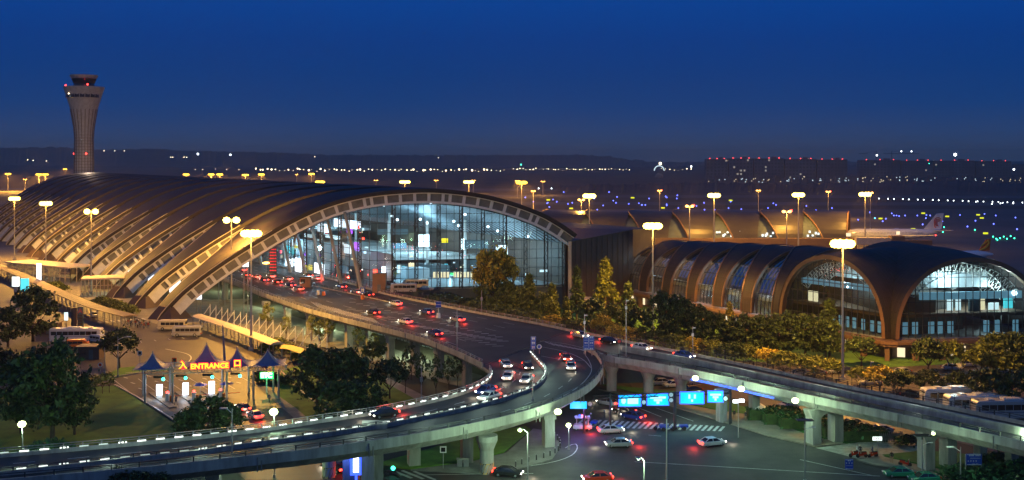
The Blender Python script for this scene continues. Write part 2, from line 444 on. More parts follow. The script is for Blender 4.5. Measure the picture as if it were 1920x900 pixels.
# bottom road junction
surf('junction_road', WL([(480, 905), (700, 880), (760, 886), (960, 882), (1050, 840), (990, 800), (1080, 745), (1125, 728), (1240, 757), (1335, 787), (1440, 820), (1530, 840), (1610, 856), (1620, 872), (1760, 902), (1960, 960), (1960, 1010), (300, 1010)]), .01, 'asphalt', 'dark asphalt of the wide road junction')
surf('side_road', WL([(1090, 735), (1200, 745), (1180, 718), (1330, 712), (1330, 704), (1100, 700), (960, 720), (960, 760)]), .0, 'asphalt', 'road passing under the flyover behind the sign gantry')
def kerbed(name, poly, h, m, label):
    o = MB().prism(poly, -.05, h).build(name, m); tag(o, label, kind='structure'); return o
kerbed('pavement', WL([(1122, 731), (1200, 741), (1330, 768), (1400, 778), (1470, 800), (1520, 818), (1585, 833), (1530, 838), (1440, 818), (1335, 785), (1235, 755)]), .14, 'paving', 'long pale pavement right of the junction with kerb')
kerbed('lawn', WL([(1130, 722), (1320, 740), (1440, 778), (1560, 812), (1650, 822), (1590, 832), (1522, 817), (1400, 777), (1330, 766), (1200, 739)]), .13, 'greenlawn', 'bright green lawn strip behind the long pavement')
surf('driveway', WL([(1530, 840), (1590, 832), (1650, 825), (1750, 820), (1720, 845), (1655, 856), (1607, 860)]), .02, 'concrete', 'pale driveway between the two lawns')
kerbed('pavement', WL([(1605, 864), (1650, 856), (1700, 868), (1780, 885), (1850, 905), (1870, 925), (1770, 900), (1700, 880), (1640, 872)]), .14, 'paving', 'rounded pale traffic island in front of the portal pier')
kerbed('lawn', WL([(1655, 854), (1740, 846), (1830, 855), (1990, 885), (1990, 905), (1860, 897), (1780, 882), (1700, 866)]), .16, 'greenlawn', 'bright green lawn round the rightmost portal pier')
kerbed('pavement', WL([(770, 882), (880, 868), (950, 850), (1000, 805), (1040, 812), (1052, 838), (1035, 862), (960, 884), (900, 890)]), .14, 'concrete_dark', 'curved grey traffic island under the ramp')
kerbed('lawn', WL([(700, 872), (780, 850), (900, 815), (985, 800), (995, 806), (945, 848), (880, 866), (770, 880)]), .16, 'lawn', 'dark green grass under the curved ramp')
surf('car_park', WL([(1120, 745), (1180, 700), (1360, 690), (1500, 665), (1990, 660), (1990, 880), (1800, 830), (1640, 806), (1450, 765), (1340, 738)]), -.005, 'asphalt_worn', 'warm lit car park behind the right flyover')
surf('terminal_verge', WL([(800, 560), (1100, 560), (1480, 610), (1640, 660), (1990, 652), (1990, 672), (1640, 690), (1300, 672), (1100, 640), (900, 602)]), .02, 'lawn', 'planted verge between deck and pier building')
# painted markings
mk = MB()
for k in range(26):                                   # crosswalk in front of the gantry
    x = 1095 + k * 10.5
    a, b = W(x, 786 + k * .55), W(x - 16 + k * .3, 800 + k * .35); stripe_quad(mk, a, b, .45, .03)
for k in range(9):
    a, b = W(600 + k * 22, 872 + k * 1.5), W(640 + k * 22, 888 + k * 1.5); stripe_quad(mk, a, b, .5, .03)
for (a, b) in (((1190, 866), (1650, 893)), ((1230, 765), (1300, 790)), ((1180, 758), (1240, 782)), ((1500, 862), (1640, 893)), ((700, 892), (1000, 888))):
    stripe_quad(mk, W(*a), W(*b), .18, .03)
for (a, b) in (((1216, 816), (1240, 818)), ((1300, 772), (1420, 806))):
    stripe_quad(mk, W(*a), W(*b), .15, .03)
isl = smooth_path(WL([(1060, 840), (1078, 832), (1082, 842), (1068, 856), (1030, 868), (960, 878), (890, 884)]), 26)
for a, b in zip(isl, isl[1:]): stripe_quad(mk, a, b, .16, .032)
tag(mk.build('junction_markings', 'roadpaint'), 'white lane lines and zebra crossings on the junction', kind='structure')
mk = MB()
u = Vector((.536, -.844, 0)); v_ = Vector((.844, .536, 0))
for k in range(7):
    p = W(246 + k * 47, 738 - k * 3)
    stripe_quad(mk, p - u * 14, p + u * 2, .16, .05)
    for j in range(4):
        q = p - u * (4 + j * 6) + v_ * 2.2
        stripe_quad(mk, q, q + u * 1.6 + v_ * .4, .3, .05)
for k in range(11):
    q = W(262, 640) + v_ * (k * 3.3); stripe_quad(mk, q, q + u * 2.0, .2, .05)
for k in range(8):
    q = W(185, 603) + v_ * (k * 1.6); stripe_quad(mk, q, q + u * 3.2, .7, .05)
cur = smooth_path(WL([(235, 700), (290, 694), (340, 684), (358, 674), (350, 664), (310, 655)]), 20)
for a, b in zip(cur, cur[1:]): stripe_quad(mk, a, b, .25, .09)
tag(mk.build('toll_markings', 'roadpaint'), 'white lines on the toll lanes and court', kind='structure')
kb = MB()
for pts in ([(205, 708), (300, 694), (358, 680), (385, 668)], [(215, 722), (262, 748), (345, 800)], [(528, 697), (560, 730), (612, 770)]):
    kb.sweep(smooth_path(WL(pts), 16), [(-.15, 0), (.15, 0), (.15, .16), (-.15, .16)])
tag(kb.build('kerb', 'trimgold'), 'pale kerbs of the court and toll lanes', kind='structure')

# hills and far woods
def hillmesh(name, d, prof, label, depth=900, m='hill', jag=3.0, kind='structure'):
    mb = MB(); rnd = random.Random(int(d)); pts = []
    xs = list(range(int(prof[0][0]), int(prof[-1][0]) + 1, 5))
    ph = [rnd.uniform(0, 6) for _ in range(6)]
    def y_at(px):
        for (x0, y0), (x1, y1) in zip(prof, prof[1:]):
            if x0 <= px <= x1: t = (px - x0) / (x1 - x0); t = t * t * (3 - 2 * t); return y0 + (y1 - y0) * t
    for px in xs:
        p = WD(px, y_at(px), d); p.z += jag * (math.sin(px * .21 + ph[0]) * .3 + math.sin(px * .53 + ph[1]) * .25 + rnd.uniform(-.6, .6))
        pts.append(p)
    rows = [(0, -1.0, 0), (depth * .25, None, .55), (depth * .5, None, 1), (depth, None, .6), (depth * 1.5, -1, 0)]
    n = len(pts); mb.v = []
    for off, z, k in rows:
        for p in pts:
            s_ = (p.y + off - depth * .5) / p.y
            mb.v.append((p.x * s_, p.y * s_, -1.0 if z is not None else max(p.z * k, 0) + (rnd.uniform(-1, 1) * jag * .5 if k < 1 else 0)))
    for r in range(len(rows) - 1):
        for i in range(n - 1): mb.face((r * n + i, r * n + i + 1, (r + 1) * n + i + 1, (r + 1) * n + i))
    o = mb.build(name, m); tag(o, label, kind=kind); return o
hillmesh('hills', 7500, [(-120, 276), (60, 277), (100, 276), (200, 281), (290, 279), (350, 283), (480, 285), (620, 290), (800, 291), (1000, 291), (1080, 290), (1140, 293), (1180, 299), (1230, 304), (1500, 303), (2050, 302)], 'low wooded hills along the horizon', 1600, jag=7)
hillmesh('far_woods', 5400, [(-120, 309), (200, 311), (480, 314), (900, 314), (1200, 313), (1400, 308), (1700, 309), (2050, 311)], 'dark far woods beyond the runway', 500, jag=4, kind='stuff')
hillmesh('far_woods', 1500, [(1050, 349), (1150, 345), (1350, 343), (1500, 345), (1700, 341), (1800, 339), (1900, 343), (2050, 342)], 'dark treeline behind the runway at the right', 260, jag=2.4, kind='stuff')
# ---------------------------------------------------------------- elevated roads
ZD = 7.0
def edge(pts, n): return smooth_path(WL(pts, ZD), n)
def lift(P, dz): return [Vector((p.x, p.y, p.z + dz)) for p in P]
def deck_slab(name, A, B, parent, m='asphalt', under='concrete', th=1.3, inset=1.2, drop=0.0):
    """road surface between A and B plus a box girder tapering underneath"""
    A = [Vector((p.x, p.y, p.z - drop)) for p in A]; B = [Vector((p.x, p.y, p.z - drop)) for p in B]
    top = MB().ribbon(A, B).build('deck', m, parent)
    g = MB(); n = len(A)
    for i in range(n):
        a, b = Vector(A[i]), Vector(B[i]); d = (b - a); L = d.length; d.normalize(); ins = min(inset, L * .3)
        for p, z in ((a, -.03), (a, -.45), (a + d * ins, -th), (b - d * ins, -th), (b, -.45), (b, -.03)):
            g.v.append((p.x, p.y, p.z + z))
    for i in range(n - 1):
        for j in range(5):
            g.face((i * 6 + j, i * 6 + j + 1, (i + 1) * 6 + j + 1, (i + 1) * 6 + j))
    g.face(range(6)); g.face(range((n - 1) * 6, n * 6))
    g.build('girder', under, parent)
    return top
def parapet(path, parent, side=1, h=.55, rail=1.15, m='concrete', step=2.2, railm='steel', label=None):
    w_ = .16 * side
    MB().sweep(path, [(-.16, -.5), (.16, -.5), (.13, h), (-.13, h)]).build('parapet', m, parent)
    if rail:
        r = MB()
        for p, a in along(path, step): r.box(p.x, p.y, p.z + (h + rail) / 2, .14, .14, rail - h, a)
        r.sweep(path, [(-.05, rail - .08), (.05, rail - .08), (.05, rail), (-.05, rail)])
        r.sweep(path, [(-.03, (h + rail) / 2 - .03), (.03, (h + rail) / 2 - .03), (.03, (h + rail) / 2 + .03), (-.03, (h + rail) / 2 + .03)])
        r.build('railing', railm, parent)
def pier(parent, x, y, z1, r=1.0, kind='round', rz=0.0, band=True, name='pier'):
    mb = MB(); z1 = z1 - .05
    if kind == 'round':
        mb.mat(0).lathe([(r, -.1), (r, z1 - 2.0), (r * 1.55, z1 - .7), (r * 1.55, z1)], 16, (x, y, 0))
        if band:
            for k in range(12):
                mb.mat(1 if k % 2 else 2)
                a0, a1 = k * math.pi / 6, (k + 1) * math.pi / 6
                q = lambda a, z: (x + (r + .03) * math.cos(a), y + (r + .03) * math.sin(a), z)
                mb.quad(q(a0, .1), q(a1, .1), q(a1 + .5, 1.5), q(a0 + .5, 1.5))
    elif kind == 'square':
        mb.mat(0).box(x, y, (z1 - .1) / 2, r * 1.7, r * 1.7, z1 + .1, rz)
        mb.box(x, y, z1 - .5, r * 2.1, r * 2.1, .96, rz)
    o = mb.build(name, ['concrete', 'black', 'yellowpaint'] if kind == 'round' and band else 'concrete', parent)
    return o

# departures forecourt: a wide deck from under the roof to the hairpin
fb = thing('departures_deck', 'wide elevated departures road running out from under the arched roof', 'elevated road', W(780, 640, 0))
bay = Vector((-14.6, 23.0, 0))
nearE = edge([(440, 530), (480, 547), (530, 566), (580, 583), (680, 609), (780, 634), (855, 662), (905, 686)], 60)
back = nearE[0]
nearE = [back + bay * k for k in range(9, 0, -1)] + nearE
facA = W(690, 541, ZD)                                # glass corner of the hall
farE = smooth_path([facA + bay * 8.7, facA + bay * 5, facA + bay * 2, facA + bay * .4] + WL([(720, 552), (800, 569), (900, 589), (1000, 607), (1062, 620)], ZD), 69)
nearE = resample(nearE, 69)
deck_slab('deck', nearE, farE, fb, drop=.01)
# apron of the forecourt between hairpin and flyover
capA = WL([(905, 686), (912, 690), (918, 697), (921, 704)], ZD); capB = WL([(1062, 620), (1095, 636), (1118, 655), (1128, 690)], ZD)
deck_slab('deck', resample(capA, 12), smooth_path(capB, 12), fb, drop=.07)
parapet(nearE, fb, m='concrete')
# lamps glow against the far railing; fence with mesh on the far side
parapet(farE[32:], fb, m='concrete')
ps = []
for px, py in ((485, 585), (525, 594), (567, 606), (602, 618), (640, 627), (680, 637), (718, 648), (765, 661), (810, 676), (862, 691)):
    p = W(px, py - 18, ZD - 1.3); ps.append(p); pier(fb, p.x + 1.2, p.y + 3.2, ZD - 1.3, .85, 'square', .57)
    pier(fb, p.x + 11, p.y + 16, ZD - 1.3, .85, 'square', .57)
for k in range(1, 5):
    p = back + bay * (k - .4) + Vector((2, 1, 0)); pier(fb, p.x, p.y, ZD - 1.3, .8, 'square', .57)
# painted lines on the forecourt
lm = MB(); ZM = ZD + .04
def lerp_edge(t, i): return nearE[i].lerp(farE[i], t)
for t in (.12, .24, .36, .62, .74, .88):
    for i in range(4, 66, 2):
        a = lerp_edge(t, i); b = lerp_edge(t, i + 1); stripe_quad(lm, a, a.lerp(b, .8), .15, ZM)
for k in range(26):                                   # zebra hatch on the near side
    a = W(583 + k * 4.6, 566 + k * 1.25, ZD); b = W(600 + k * 4.6, 578 + k * 1.25, ZD); stripe_quad(lm, a, b, .16, ZM)
for k in range(22):
    a = W(655 + k * 13, 567 + k * 3.1, ZD); stripe_quad(lm, a, a + Vector((1.6, .15, 0)), .5, ZM); b = W(650 + k * 13, 580 + k * 3.3, ZD); stripe_quad(lm, b, b + Vector((2.2, .15, 0)), .35, ZM)
    if k > 2: c = W(700 + k * 11, 598 + k * 2.0, ZD); stripe_quad(lm, c, c + Vector((2.4, .1, 0)), .45, ZM)
for k in range(13):                                   # hatch wedge at the split
    a = W(1022 + k * 9, 641 + k * 1.9, ZD); b = W(1040 + k * 9, 648 + k * 1.6, ZD); stripe_quad(lm, a, b, .25, ZM)
for pts in ([(1012, 650), (1060, 660), (1092, 674), (1108, 690)], [(1012, 640), (1060, 645), (1120, 660), (1160, 668)], [(1015, 668), (1050, 674), (1095, 676)]):
    s_ = smooth_path(WL(pts, ZD), 20)
    for a, b in zip(s_, s_[1:]): stripe_quad(lm, a, b, .18, ZM + .01)
a = W(1068, 681, ZD); stripe_quad(lm, a, a + Vector((-1.2, 3.2, 0)), .3, ZM); stripe_quad(lm, a + Vector((-1.7, 2.6, 0)), a + Vector((-1.3, 4.1, 0)), .9, ZM + .01)
lm.build('lane_markings', 'roadpaint', fb)
# median fence of the forecourt
med = smooth_path(WL([(560, 531), (600, 539), (680, 556), (740, 569)], ZD), 40)
parapet(med, fb, h=.25, rail=.9, railm='darksteel', step=1.6)

# hairpin ramp down to the lower left
rb = thing('ramp_bridge', 'curved two-lane ramp bridge sweeping to the lower left corner with lit parapets', 'bridge', W(700, 860, 0))
N = 110
inner = edge([(905, 686), (918, 697), (921, 706), (912, 718), (885, 733), (840, 748), (780, 762), (700, 778), (600, 793), (480, 811), (300, 831), (150, 845), (0, 858), (-120, 868)], N)
outer = edge([(1062, 632), (1105, 655), (1128, 684), (1124, 706), (1098, 732), (1050, 757), (990, 778), (920, 796), (800, 820), (700, 836), (600, 850), (480, 864), (300, 884), (150, 898), (0, 911), (-120, 920)], N)
medn = edge([(997, 667), (1012, 684), (1023, 698), (1022, 712), (1003, 730), (955, 749), (905, 763), (855, 775), (790, 788), (730, 800), (605, 820), (480, 837), (370, 853), (250, 866), (100, 883), (0, 894), (-120, 905)], N)
i0 = 16
deck_slab('deck', inner, outer, rb, under='concrete', th=1.7, inset=2.4)
parapet(inner[6:], rb, h=.5); parapet(outer[14:], rb, h=.75, rail=1.35, step=3.0, railm='darksteel'); parapet(medn, rb, h=.6, rail=1.0, step=2.6, railm='darksteel')
MB().sweep(inner[8:], [(-.5, .02), (-.35, .02), (-.35, .06), (-.5, .06)]).build('edge_line', 'roadpaint', rb)
sm_ = MB()
for i in range(10, N - 2, 2):
    for A_, B_ in ((inner, medn), (medn, outer)):
        pass
mid1 = [inner[i].lerp(outer[i], .27) for i in range(14, N)]; mid2 = [inner[i].lerp(outer[i], .78) for i in range(14, N)]
for P in (mid1, mid2):
    for p, a in along(P, 6):
        dv = Vector((math.cos(a), math.sin(a), 0)); stripe_quad(sm_, p, p + dv * 2.4, .15, ZD + .03)
ol = [outer[i].lerp(inner[i], .09) for i in range(14, N)]
for a, b in zip(ol, ol[1:]): stripe_quad(sm_, a, b, .15, ZD + .03)
sm_.build('lane_markings', 'roadpaint', rb)
strips = [MB().box(0, 0, 0, 1.05, .12, .15).mesh('light_strip', 'ledstrip')] * 4 + [MB().box(0, 0, 0, 1.05, .12, .12).mesh('light_strip', 'leddim'), MB().box(-.4, 0, 0, .2, .12, .15).box(0, 0, 0, .28, .12, .15).box(.4, 0, 0, .2, .12, .15).mesh('light_strip', 'ledstrip')]; rs = random.Random(17)
def led_row(path, step, zoff, off, cap):
    for k, (p, a) in enumerate(along(path, step)):
        if k >= cap: break
        nx, ny = -math.sin(a) * off, math.cos(a) * off
        o = bpy.data.objects.new('light_strip', rs.choice(strips)); col.objects.link(o); o.parent = rb
        o.location = Vector((p.x + nx, p.y + ny, p.z + zoff)) - rb.location; o.rotation_euler.z = a
led_row(inner[9:], 2.25, .60, .16, 50); led_row(medn, 2.25, .70, -.2, 48)
for px, py, r_, bnd in ((912, 897, .95, True), (1029, 846, .9, False), (773, 882, .95, False), (611, 905, .9, True)):
    p = W(px, py); q = p + Vector((0, 2.4, 0)); pier(rb, q.x, q.y, ZD - 1.7, r_, 'round' if bnd else 'square', .3, bnd)
for px, py in ((655, 900), (690, 903), (400, 925), (150, 945)):
    p = W(px, py); pier(rb, p.x, p.y, ZD - 1.7, 1.0, 'square', .1)
p = W(875, 775, ZD); pier(rb, p.x, p.y, ZD - 1.7, .9, 'square', .3)
# pier cap standing proud of the girder, and the lit board under the ramp
q = W(703, 898); MB().box(q.x, q.y, 3.2, 2.2, 1.8, 6.6, .1).box(q.x, q.y - .2, 6.4, 3.4, 2.2, 2.6, .1).build('pier', 'concrete', rb)
t = thing('lit_advert', 'glowing blue and white advert board on the pier under the ramp', 'advert board', (q.x - 2.3, q.y - 1.6, 0))
MB().box(q.x - 2.3, q.y - 1.6, 2.6, 1.6, .25, 3.2, .1).box(q.x - 2.3, q.y - 1.6, .5, .3, .2, 1.0).build('casing', 'blueneon', t)
MB().box(q.x - 2.3, q.y - 1.75, 2.6, .7, .1, 2.4, .1).build('screen', 'ledwhite', t)
light('advert_glow', (q.x - 3, q.y - 2.5, 4), 400, (.1, .2, 1), t, .5)

def joints(path, parent, out, z0=-1.35, z1=.5, step=14.0):
    for p, a in along(path, step, 5):
        MB().box(p.x - math.sin(a) * out, p.y + math.cos(a) * out, p.z + (z0 + z1) / 2, .10, .1, z1 - z0 - .1, a).box(p.x - math.sin(a) * out + .5, p.y + math.cos(a) * out, p.z - .55, .13, .1, 1.3, a).build('drain_joint', 'concrete_dark', parent)
joints(outer[16:], rb, .2)
# right flyover
fl = thing('flyover', 'long straight flyover descending to the right edge with portal piers', 'bridge', W(1560, 830, 0))
Fp = edge([(1062, 620), (1130, 633), (1200, 648), (1300, 667), (1440, 696), (1560, 722), (1700, 751), (1800, 771), (1920, 796), (2050, 822)], 70)
Np = edge([(1100, 658), (1130, 671), (1200, 682), (1330, 706), (1440, 731), (1560, 757), (1700, 787), (1800, 809), (1920, 837), (2050, 868)], 70)
Mp = [a.lerp(b, .52) for a, b in zip(Fp, Np)]
deck_slab('deck', Fp, Np, fl, under='concrete', th=1.6, inset=1.6, drop=.04)
parapet(Fp, fl, h=.5, rail=1.2, railm='darksteel'); parapet(Np, fl, h=.6, rail=1.2, step=2.8, railm='darksteel')
MB().sweep(Mp[10:], [(-.35, 0), (.35, 0), (.2, 1.0), (-.2, 1.0)]).build('barrier', 'concrete', fl)
b_ = MB()
for q_ in (.2, .8):
    P = [a.lerp(b, q_) for a, b in zip(Fp, Np)]
    for p, a in along(P, 6): dv = Vector((math.cos(a), math.sin(a), 0)); stripe_quad(b_, p, p + dv * 2.4, .15, ZD + .03)
b_.build('lane_markings', 'roadpaint', fl)
for px, py in ((1147, 733), (1216, 745), (1277, 756)):
    p = W(px, py); pier(fl, p.x, p.y, ZD - 1.6, .95, 'round', 0, False)
for px, py in ((1353, 790), (1414, 787)):
    p = W(px, py); pier(fl, p.x, p.y, ZD - 1.6, .8, 'square', .3)
def portal(px, py, wx):
    p = W(px, py); mb = MB(); d = Vector((.94, .34, 0)).normalized(); z1 = ZD - 1.65; hw = wx / 2
    rz = math.atan2(d.y, d.x)
    for s_ in (-1, 1):
        c = p + d * s_ * (hw - .8); mb.box(c.x, c.y, (z1 - 1.2) / 2 - .05, 1.55, 1.8, z1 - 1.2 + .1, rz)
    prof = [(-hw - .5, z1), (hw + .5, z1), (hw, z1 - 1.3), (hw - 1.55, z1 - 1.3), (hw - 2.1, z1 - .85), (0, z1 - .6), (-hw + 2.1, z1 - .85), (-hw + 1.55, z1 - 1.3), (-hw, z1 - 1.3)]
    nrm = Vector((-d.y, d.x, 0)); k = len(mb.v)
    for s_ in (-.9, .9):
        for o_, z in prof: q = p + d * o_ + nrm * s_; mb.v.append((q.x, q.y, z))
    m_ = len(prof); mb.face(range(k, k + m_)); mb.face(range(k + m_, k + 2 * m_))
    for j in range(m_): mb.face((k + j, k + (j + 1) % m_, k + m_ + (j + 1) % m_, k + m_ + j))
    mb.build('portal_pier', 'concrete', fl)
portal(1546, 830, 5.6); portal(1757, 877, 5.4)
for px, py in ((1838, 868), (1897, 884), (1990, 900)):
    p = W(px, py); pier(fl, p.x, p.y, ZD - 1.6, .75, 'square', .3)
bs = [p + Vector((-.05, -.05, 0)) for p in lift(Np[20:34], -1.0)]
MB().sweep([Vector((p.x, p.y - .35, p.z)) for p in bs], [(-.12, -.12), (.12, -.12), (.12, .12), (-.12, .12)]).build('neon_tube', 'blueneon', fl)
joints(Np[4:], fl, -.2)
joints(nearE[10:], fb, -.2)
# mesh fence beyond the flyover
ft = thing('mesh_fence', 'long dark mesh fence running along the far side of the deck and flyover', 'fence', W(1100, 620, ZD))
fp = [p + Vector((.5, .9, 0)) for p in farE[36:]] + [p + Vector((.5, .9, 0)) for p in Fp[2:60]]
fm = MB()
for p, a in along(fp, 2.5): fm.box(p.x, p.y, p.z + .75, .07, .07, 2.3, a)
for z in (.5, .8, 1.1, 1.4, 1.9): fm.sweep(fp, [(-.02, z), (.02, z), (.02, z + .035), (-.02, z + .035)])
fm.build('fence_panel', 'darksteel', ft)

# lower level glazed wall behind the deck piers
lw = thing('lower_arrivals_wall', 'pale green lit glazed wall under the departures deck', 'wall', W(640, 640))
wl = [p + Vector((13, 12, -ZD)) for p in nearE[8:64]]
mb = MB().mat(0)
for a, b in zip(wl, wl[1:]): mb.quad(a, b, b + Vector((0, 0, 5.6)), a + Vector((0, 0, 5.6)))
mb.mat(1)
for p, a in along(wl, 1.6): mb.box(p.x - .3, p.y - .3, 2.8, .12, .12, 5.6, a)
for z in (1.2, 2.6, 4.2): mb.sweep([p + Vector((-.3, -.3, 0)) for p in wl], [(-.05, z), (.05, z), (.05, z + .1), (-.05, z + .1)])
rnd = random.Random(3)
mb.build('wall', ['lowerglass' if False else 'intwall', 'mullion'], lw)
pn = MB()
for p, a in along(wl, 4.8, 1):
    if rnd.random() < .5: pn.box(p.x - .2, p.y - .2, 1.9, 1.3, .06, 1.6, a)
pn.build('lit_panel', 'winwarm', lw)
for k in range(7):
    q = nearE[12 + k * 8]; q2 = Vector((q.x + 7, q.y + 6, 4.6))
    light('underdeck_lamp', q2, 3800, (.78, 1, .55), lw, .4)
# ---------------------------------------------------------------- main terminal hall
P0 = W(318, 598); P1 = W(1067, 580)
ax = (P1 - P0); LX = ax.length; ax.normalize()
nrm = Vector((ax.y, -ax.x, 0))            # faces the camera
def on_plane(px, py):
    """photo pixel to the vertical plane through P0,P1 -> (s,z)"""
    k = (px - 960) / F
    # P0 + ax*s = (k*d, d)
    s = (k * P0.y - P0.x) / (ax.x - k * ax.y); d = P0.y + ax.y * s
    return s, H - (py - HZ) * d / F
arc_px = [(300, 603), (312, 585), (350, 546), (400, 508), (440, 481), (480, 456), (547, 417), (613, 387), (680, 369), (747, 361), (813, 359), (880, 365), (945, 379), (1010, 402), (1050, 424), (1077, 443)]
arc = [Vector((s, 0, z)) for s, z in (on_plane(*q) for q in arc_px)]
arc = smooth_path(arc, 64); NA = len(arc)
def inward(i):
    a, b = arc[max(i - 1, 0)], arc[min(i + 1, NA - 1)]; d = (b - a).normalized(); return Vector((d.z, 0, -d.x))
INW = [inward(i) for i in range(NA)]
def w3(s, z, y=0.0, n=0.0):
    """hall coordinates: s along the arch plane, z up, y metres forward of it, n bays back"""
    p = P0 + ax * s + nrm * y + bay * n; return Vector((p.x, p.y, z))
hall = thing('terminal_hall', 'huge arched terminal hall of brown roof shells on pale ladder-like ribs', 'terminal', P0)
def apt(i, dep=0.0, y=0.0, n=0.0):
    c = arc[i] + INW[i] * dep; return w3(c.x, c.z, y, n)
alen = [0]
for a, b in zip(arc, arc[1:]): alen.append(alen[-1] + (b - a).length)
DEP = 3.3
def arch_beam(i1, front):
    mb = MB().mat(0)
    def rail(d0, d1, y0, y1):
        k = len(mb.v)
        for i in range(i1 + 1):
            for dd, yy in ((d0, y0), (d1, y0), (d1, y1), (d0, y1)): mb.v.append(tuple(apt(i, dd, yy)))
        for i in range(i1):
            for j in range(4): mb.face((k + i * 4 + j, k + i * 4 + (j + 1) % 4, k + (i + 1) * 4 + (j + 1) % 4, k + (i + 1) * 4 + j))
        mb.face(range(k, k + 4)); mb.face(range(k + i1 * 4, k + i1 * 4 + 4))
    rail(0, .62, .9, -.9); rail(DEP - .62, DEP, .9, -.9)
    # rungs
    s = 9.0; j = 0
    while s < alen[i1] - 2:
        while alen[j + 1] < s: j += 1
        a0, a1 = apt(j, .6, 0), apt(j, DEP - .6, 0)
        tang = (apt(j + 1) - apt(j)).normalized()
        n = len(mb.v)
        for p in (a0, a1):
            for t_, y_ in ((-.42, .85), (.42, .85), (.42, -.85), (-.42, -.85)): mb.v.append(tuple(p + tang * t_ + nrm * y_))
        for f in ((0, 3, 2, 1), (4, 5, 6, 7), (0, 1, 5, 4), (1, 2, 6, 5), (2, 3, 7, 6), (3, 0, 4, 7)): mb.face([n + i for i in f])
        s += 3.75
    # solid foot and recessed panels
    jf = next(i for i in range(NA) if alen[i] > 8.4)
    k = len(mb.v)
    for i in range(jf + 1):
        for dd in (.5, DEP - .5):
            for y_ in (.86, -.86): mb.v.append(tuple(apt(i, dd, y_)))
    for i in range(jf):
        for c0, c1 in ((0, 2), (1, 3)): mb.face((k + i * 4 + c0, k + i * 4 + c1, k + (i + 1) * 4 + c1, k + (i + 1) * 4 + c0))
    mb.face((k + jf * 4, k + jf * 4 + 2, k + jf * 4 + 3, k + jf * 4 + 1))
    mb.mat(1); k = len(mb.v)
    for i in range(jf, i1 + 1):
        for dd in (.6, DEP - .6): mb.v.append(tuple(apt(i, dd, .35)))
    for i in range(i1 - jf): mb.face((k + i * 2, k + i * 2 + 1, k + i * 2 + 3, k + i * 2 + 2))
    return mb
def put(mb_, name, mats, n, smooth=False, me=None):
    me = me or mb_.mesh(name, mats, smooth); o = bpy.data.objects.new(name, me); col.objects.link(o); o.parent = hall
    o.location = bay * n - hall.location; return me
NB = 17
put(arch_beam(NA - 1, True), 'arch_rib', ['white', 'rungpanel' if 'rungpanel' in M else 'concrete_dark'], 0)
iz = next(i for i in range(NA) if arc[i].z > 24.5)
me_rib = None
for n in range(1, NB):
    me_rib = put(arch_beam(iz, False) if me_rib is None else None, 'arch_rib', ['white', 'concrete_dark'], n, me=me_rib)
# roof shells
def shell():
    mb = MB().mat(0); rows = []
    for i in range(NA):
        z = arc[i].z; t = min(max((alen[i]) / alen[iz], 0), 1)
        wb = .34 + .70 * t ** 1.9; wb = min(wb, 1.03)
        row = []
        K = 8
        for k in range(K + 1):
            q = k / K; y = 1.5 * (1 - q); nn = wb * q
            up = .75 * (1 - q) + .5 * math.sin(math.pi * q) * (1 if t > .3 else t / .3)
            c = arc[i] - INW[i] * (up + .05); row.append(w3(c.x, c.z, y, nn))
        rows.append(row)
    K = 8
    for i in range(NA - 1):
        for k in range(K):
            a, b, c, d = rows[i][k], rows[i][k + 1], rows[i + 1][k + 1], rows[i + 1][k]
            mb.quad(a, b, c, d, [(alen[i], k * 3.4), (alen[i], k * 3.4 + 3.4), (alen[i + 1], k * 3.4 + 3.4), (alen[i + 1], k * 3.4)])
    # fascias along the two edges and the underside
    mb.mat(0)
    for i in range(NA - 1):
        a, b = rows[i][0], rows[i + 1][0]; mb.quad(a, b, b + (apt(i + 1, 0) - b).normalized() * 1.1, a + (apt(i, 0) - a).normalized() * 1.1) if False else None
        iv, jv = w3(INW[i].x, INW[i].z) - w3(0, 0), w3(INW[i + 1].x, INW[i + 1].z) - w3(0, 0)
        mb.quad(a, b, b + jv * 1.1, a + iv * 1.1)
        c, d = rows[i][K], rows[i + 1][K]; mb.quad(c, d, d + jv * .9, c + iv * .9)
        mb.quad(a + iv * 1.1, b + jv * 1.1, d + jv * .9, c + iv * .9)
    return mb, rows
sh, rows = shell()
me_sh = None
for n in range(NB): me_sh = put(sh if me_sh is None else None, 'roof_shell', 'roof', n, True, me_sh)
# pale trims along both edges of every shell, up to where the gap closes
for kk, lim, sz in ((0, 2, (.16, .2)), (8, 3, (.2, .25))):
    tr = MB()
    for i in range(iz - lim): tr.beam(rows[i][kk], rows[i + 1][kk], *sz)
    me_tr = None
    for n in range(NB): me_tr = put(tr if me_tr is None else None, 'edge_trim', 'trimgold', n, False, me_tr)
# masonry footings
ftm = MB(); fx = w3(arc[0].x + 1.0, 0, 0, .12)
def pyr(mb, c, r0, r1, z0, z1, rz):
    k = len(mb.v)
    for z, r in ((z0, r0), (z1, r1)):
        for a_ in range(4): an = rz + math.pi / 4 + a_ * math.pi / 2; mb.v.append((c.x + r * math.cos(an) * 1.3, c.y + r * math.sin(an), z))
    for f in ((0, 1, 5, 4), (1, 2, 6, 5), (2, 3, 7, 6), (3, 0, 4, 7), (4, 5, 6, 7), (0, 3, 2, 1)): mb.face([k + i for i in f])
pyr(ftm, w3(0.5, 0, .5, .05), 4.6, 2.3, 0, 3.4, -.5)
me_ft = None
for n in range(10): me_ft = put(ftm if me_ft is None else None, 'footing', 'brownwall', n, False, me_ft)
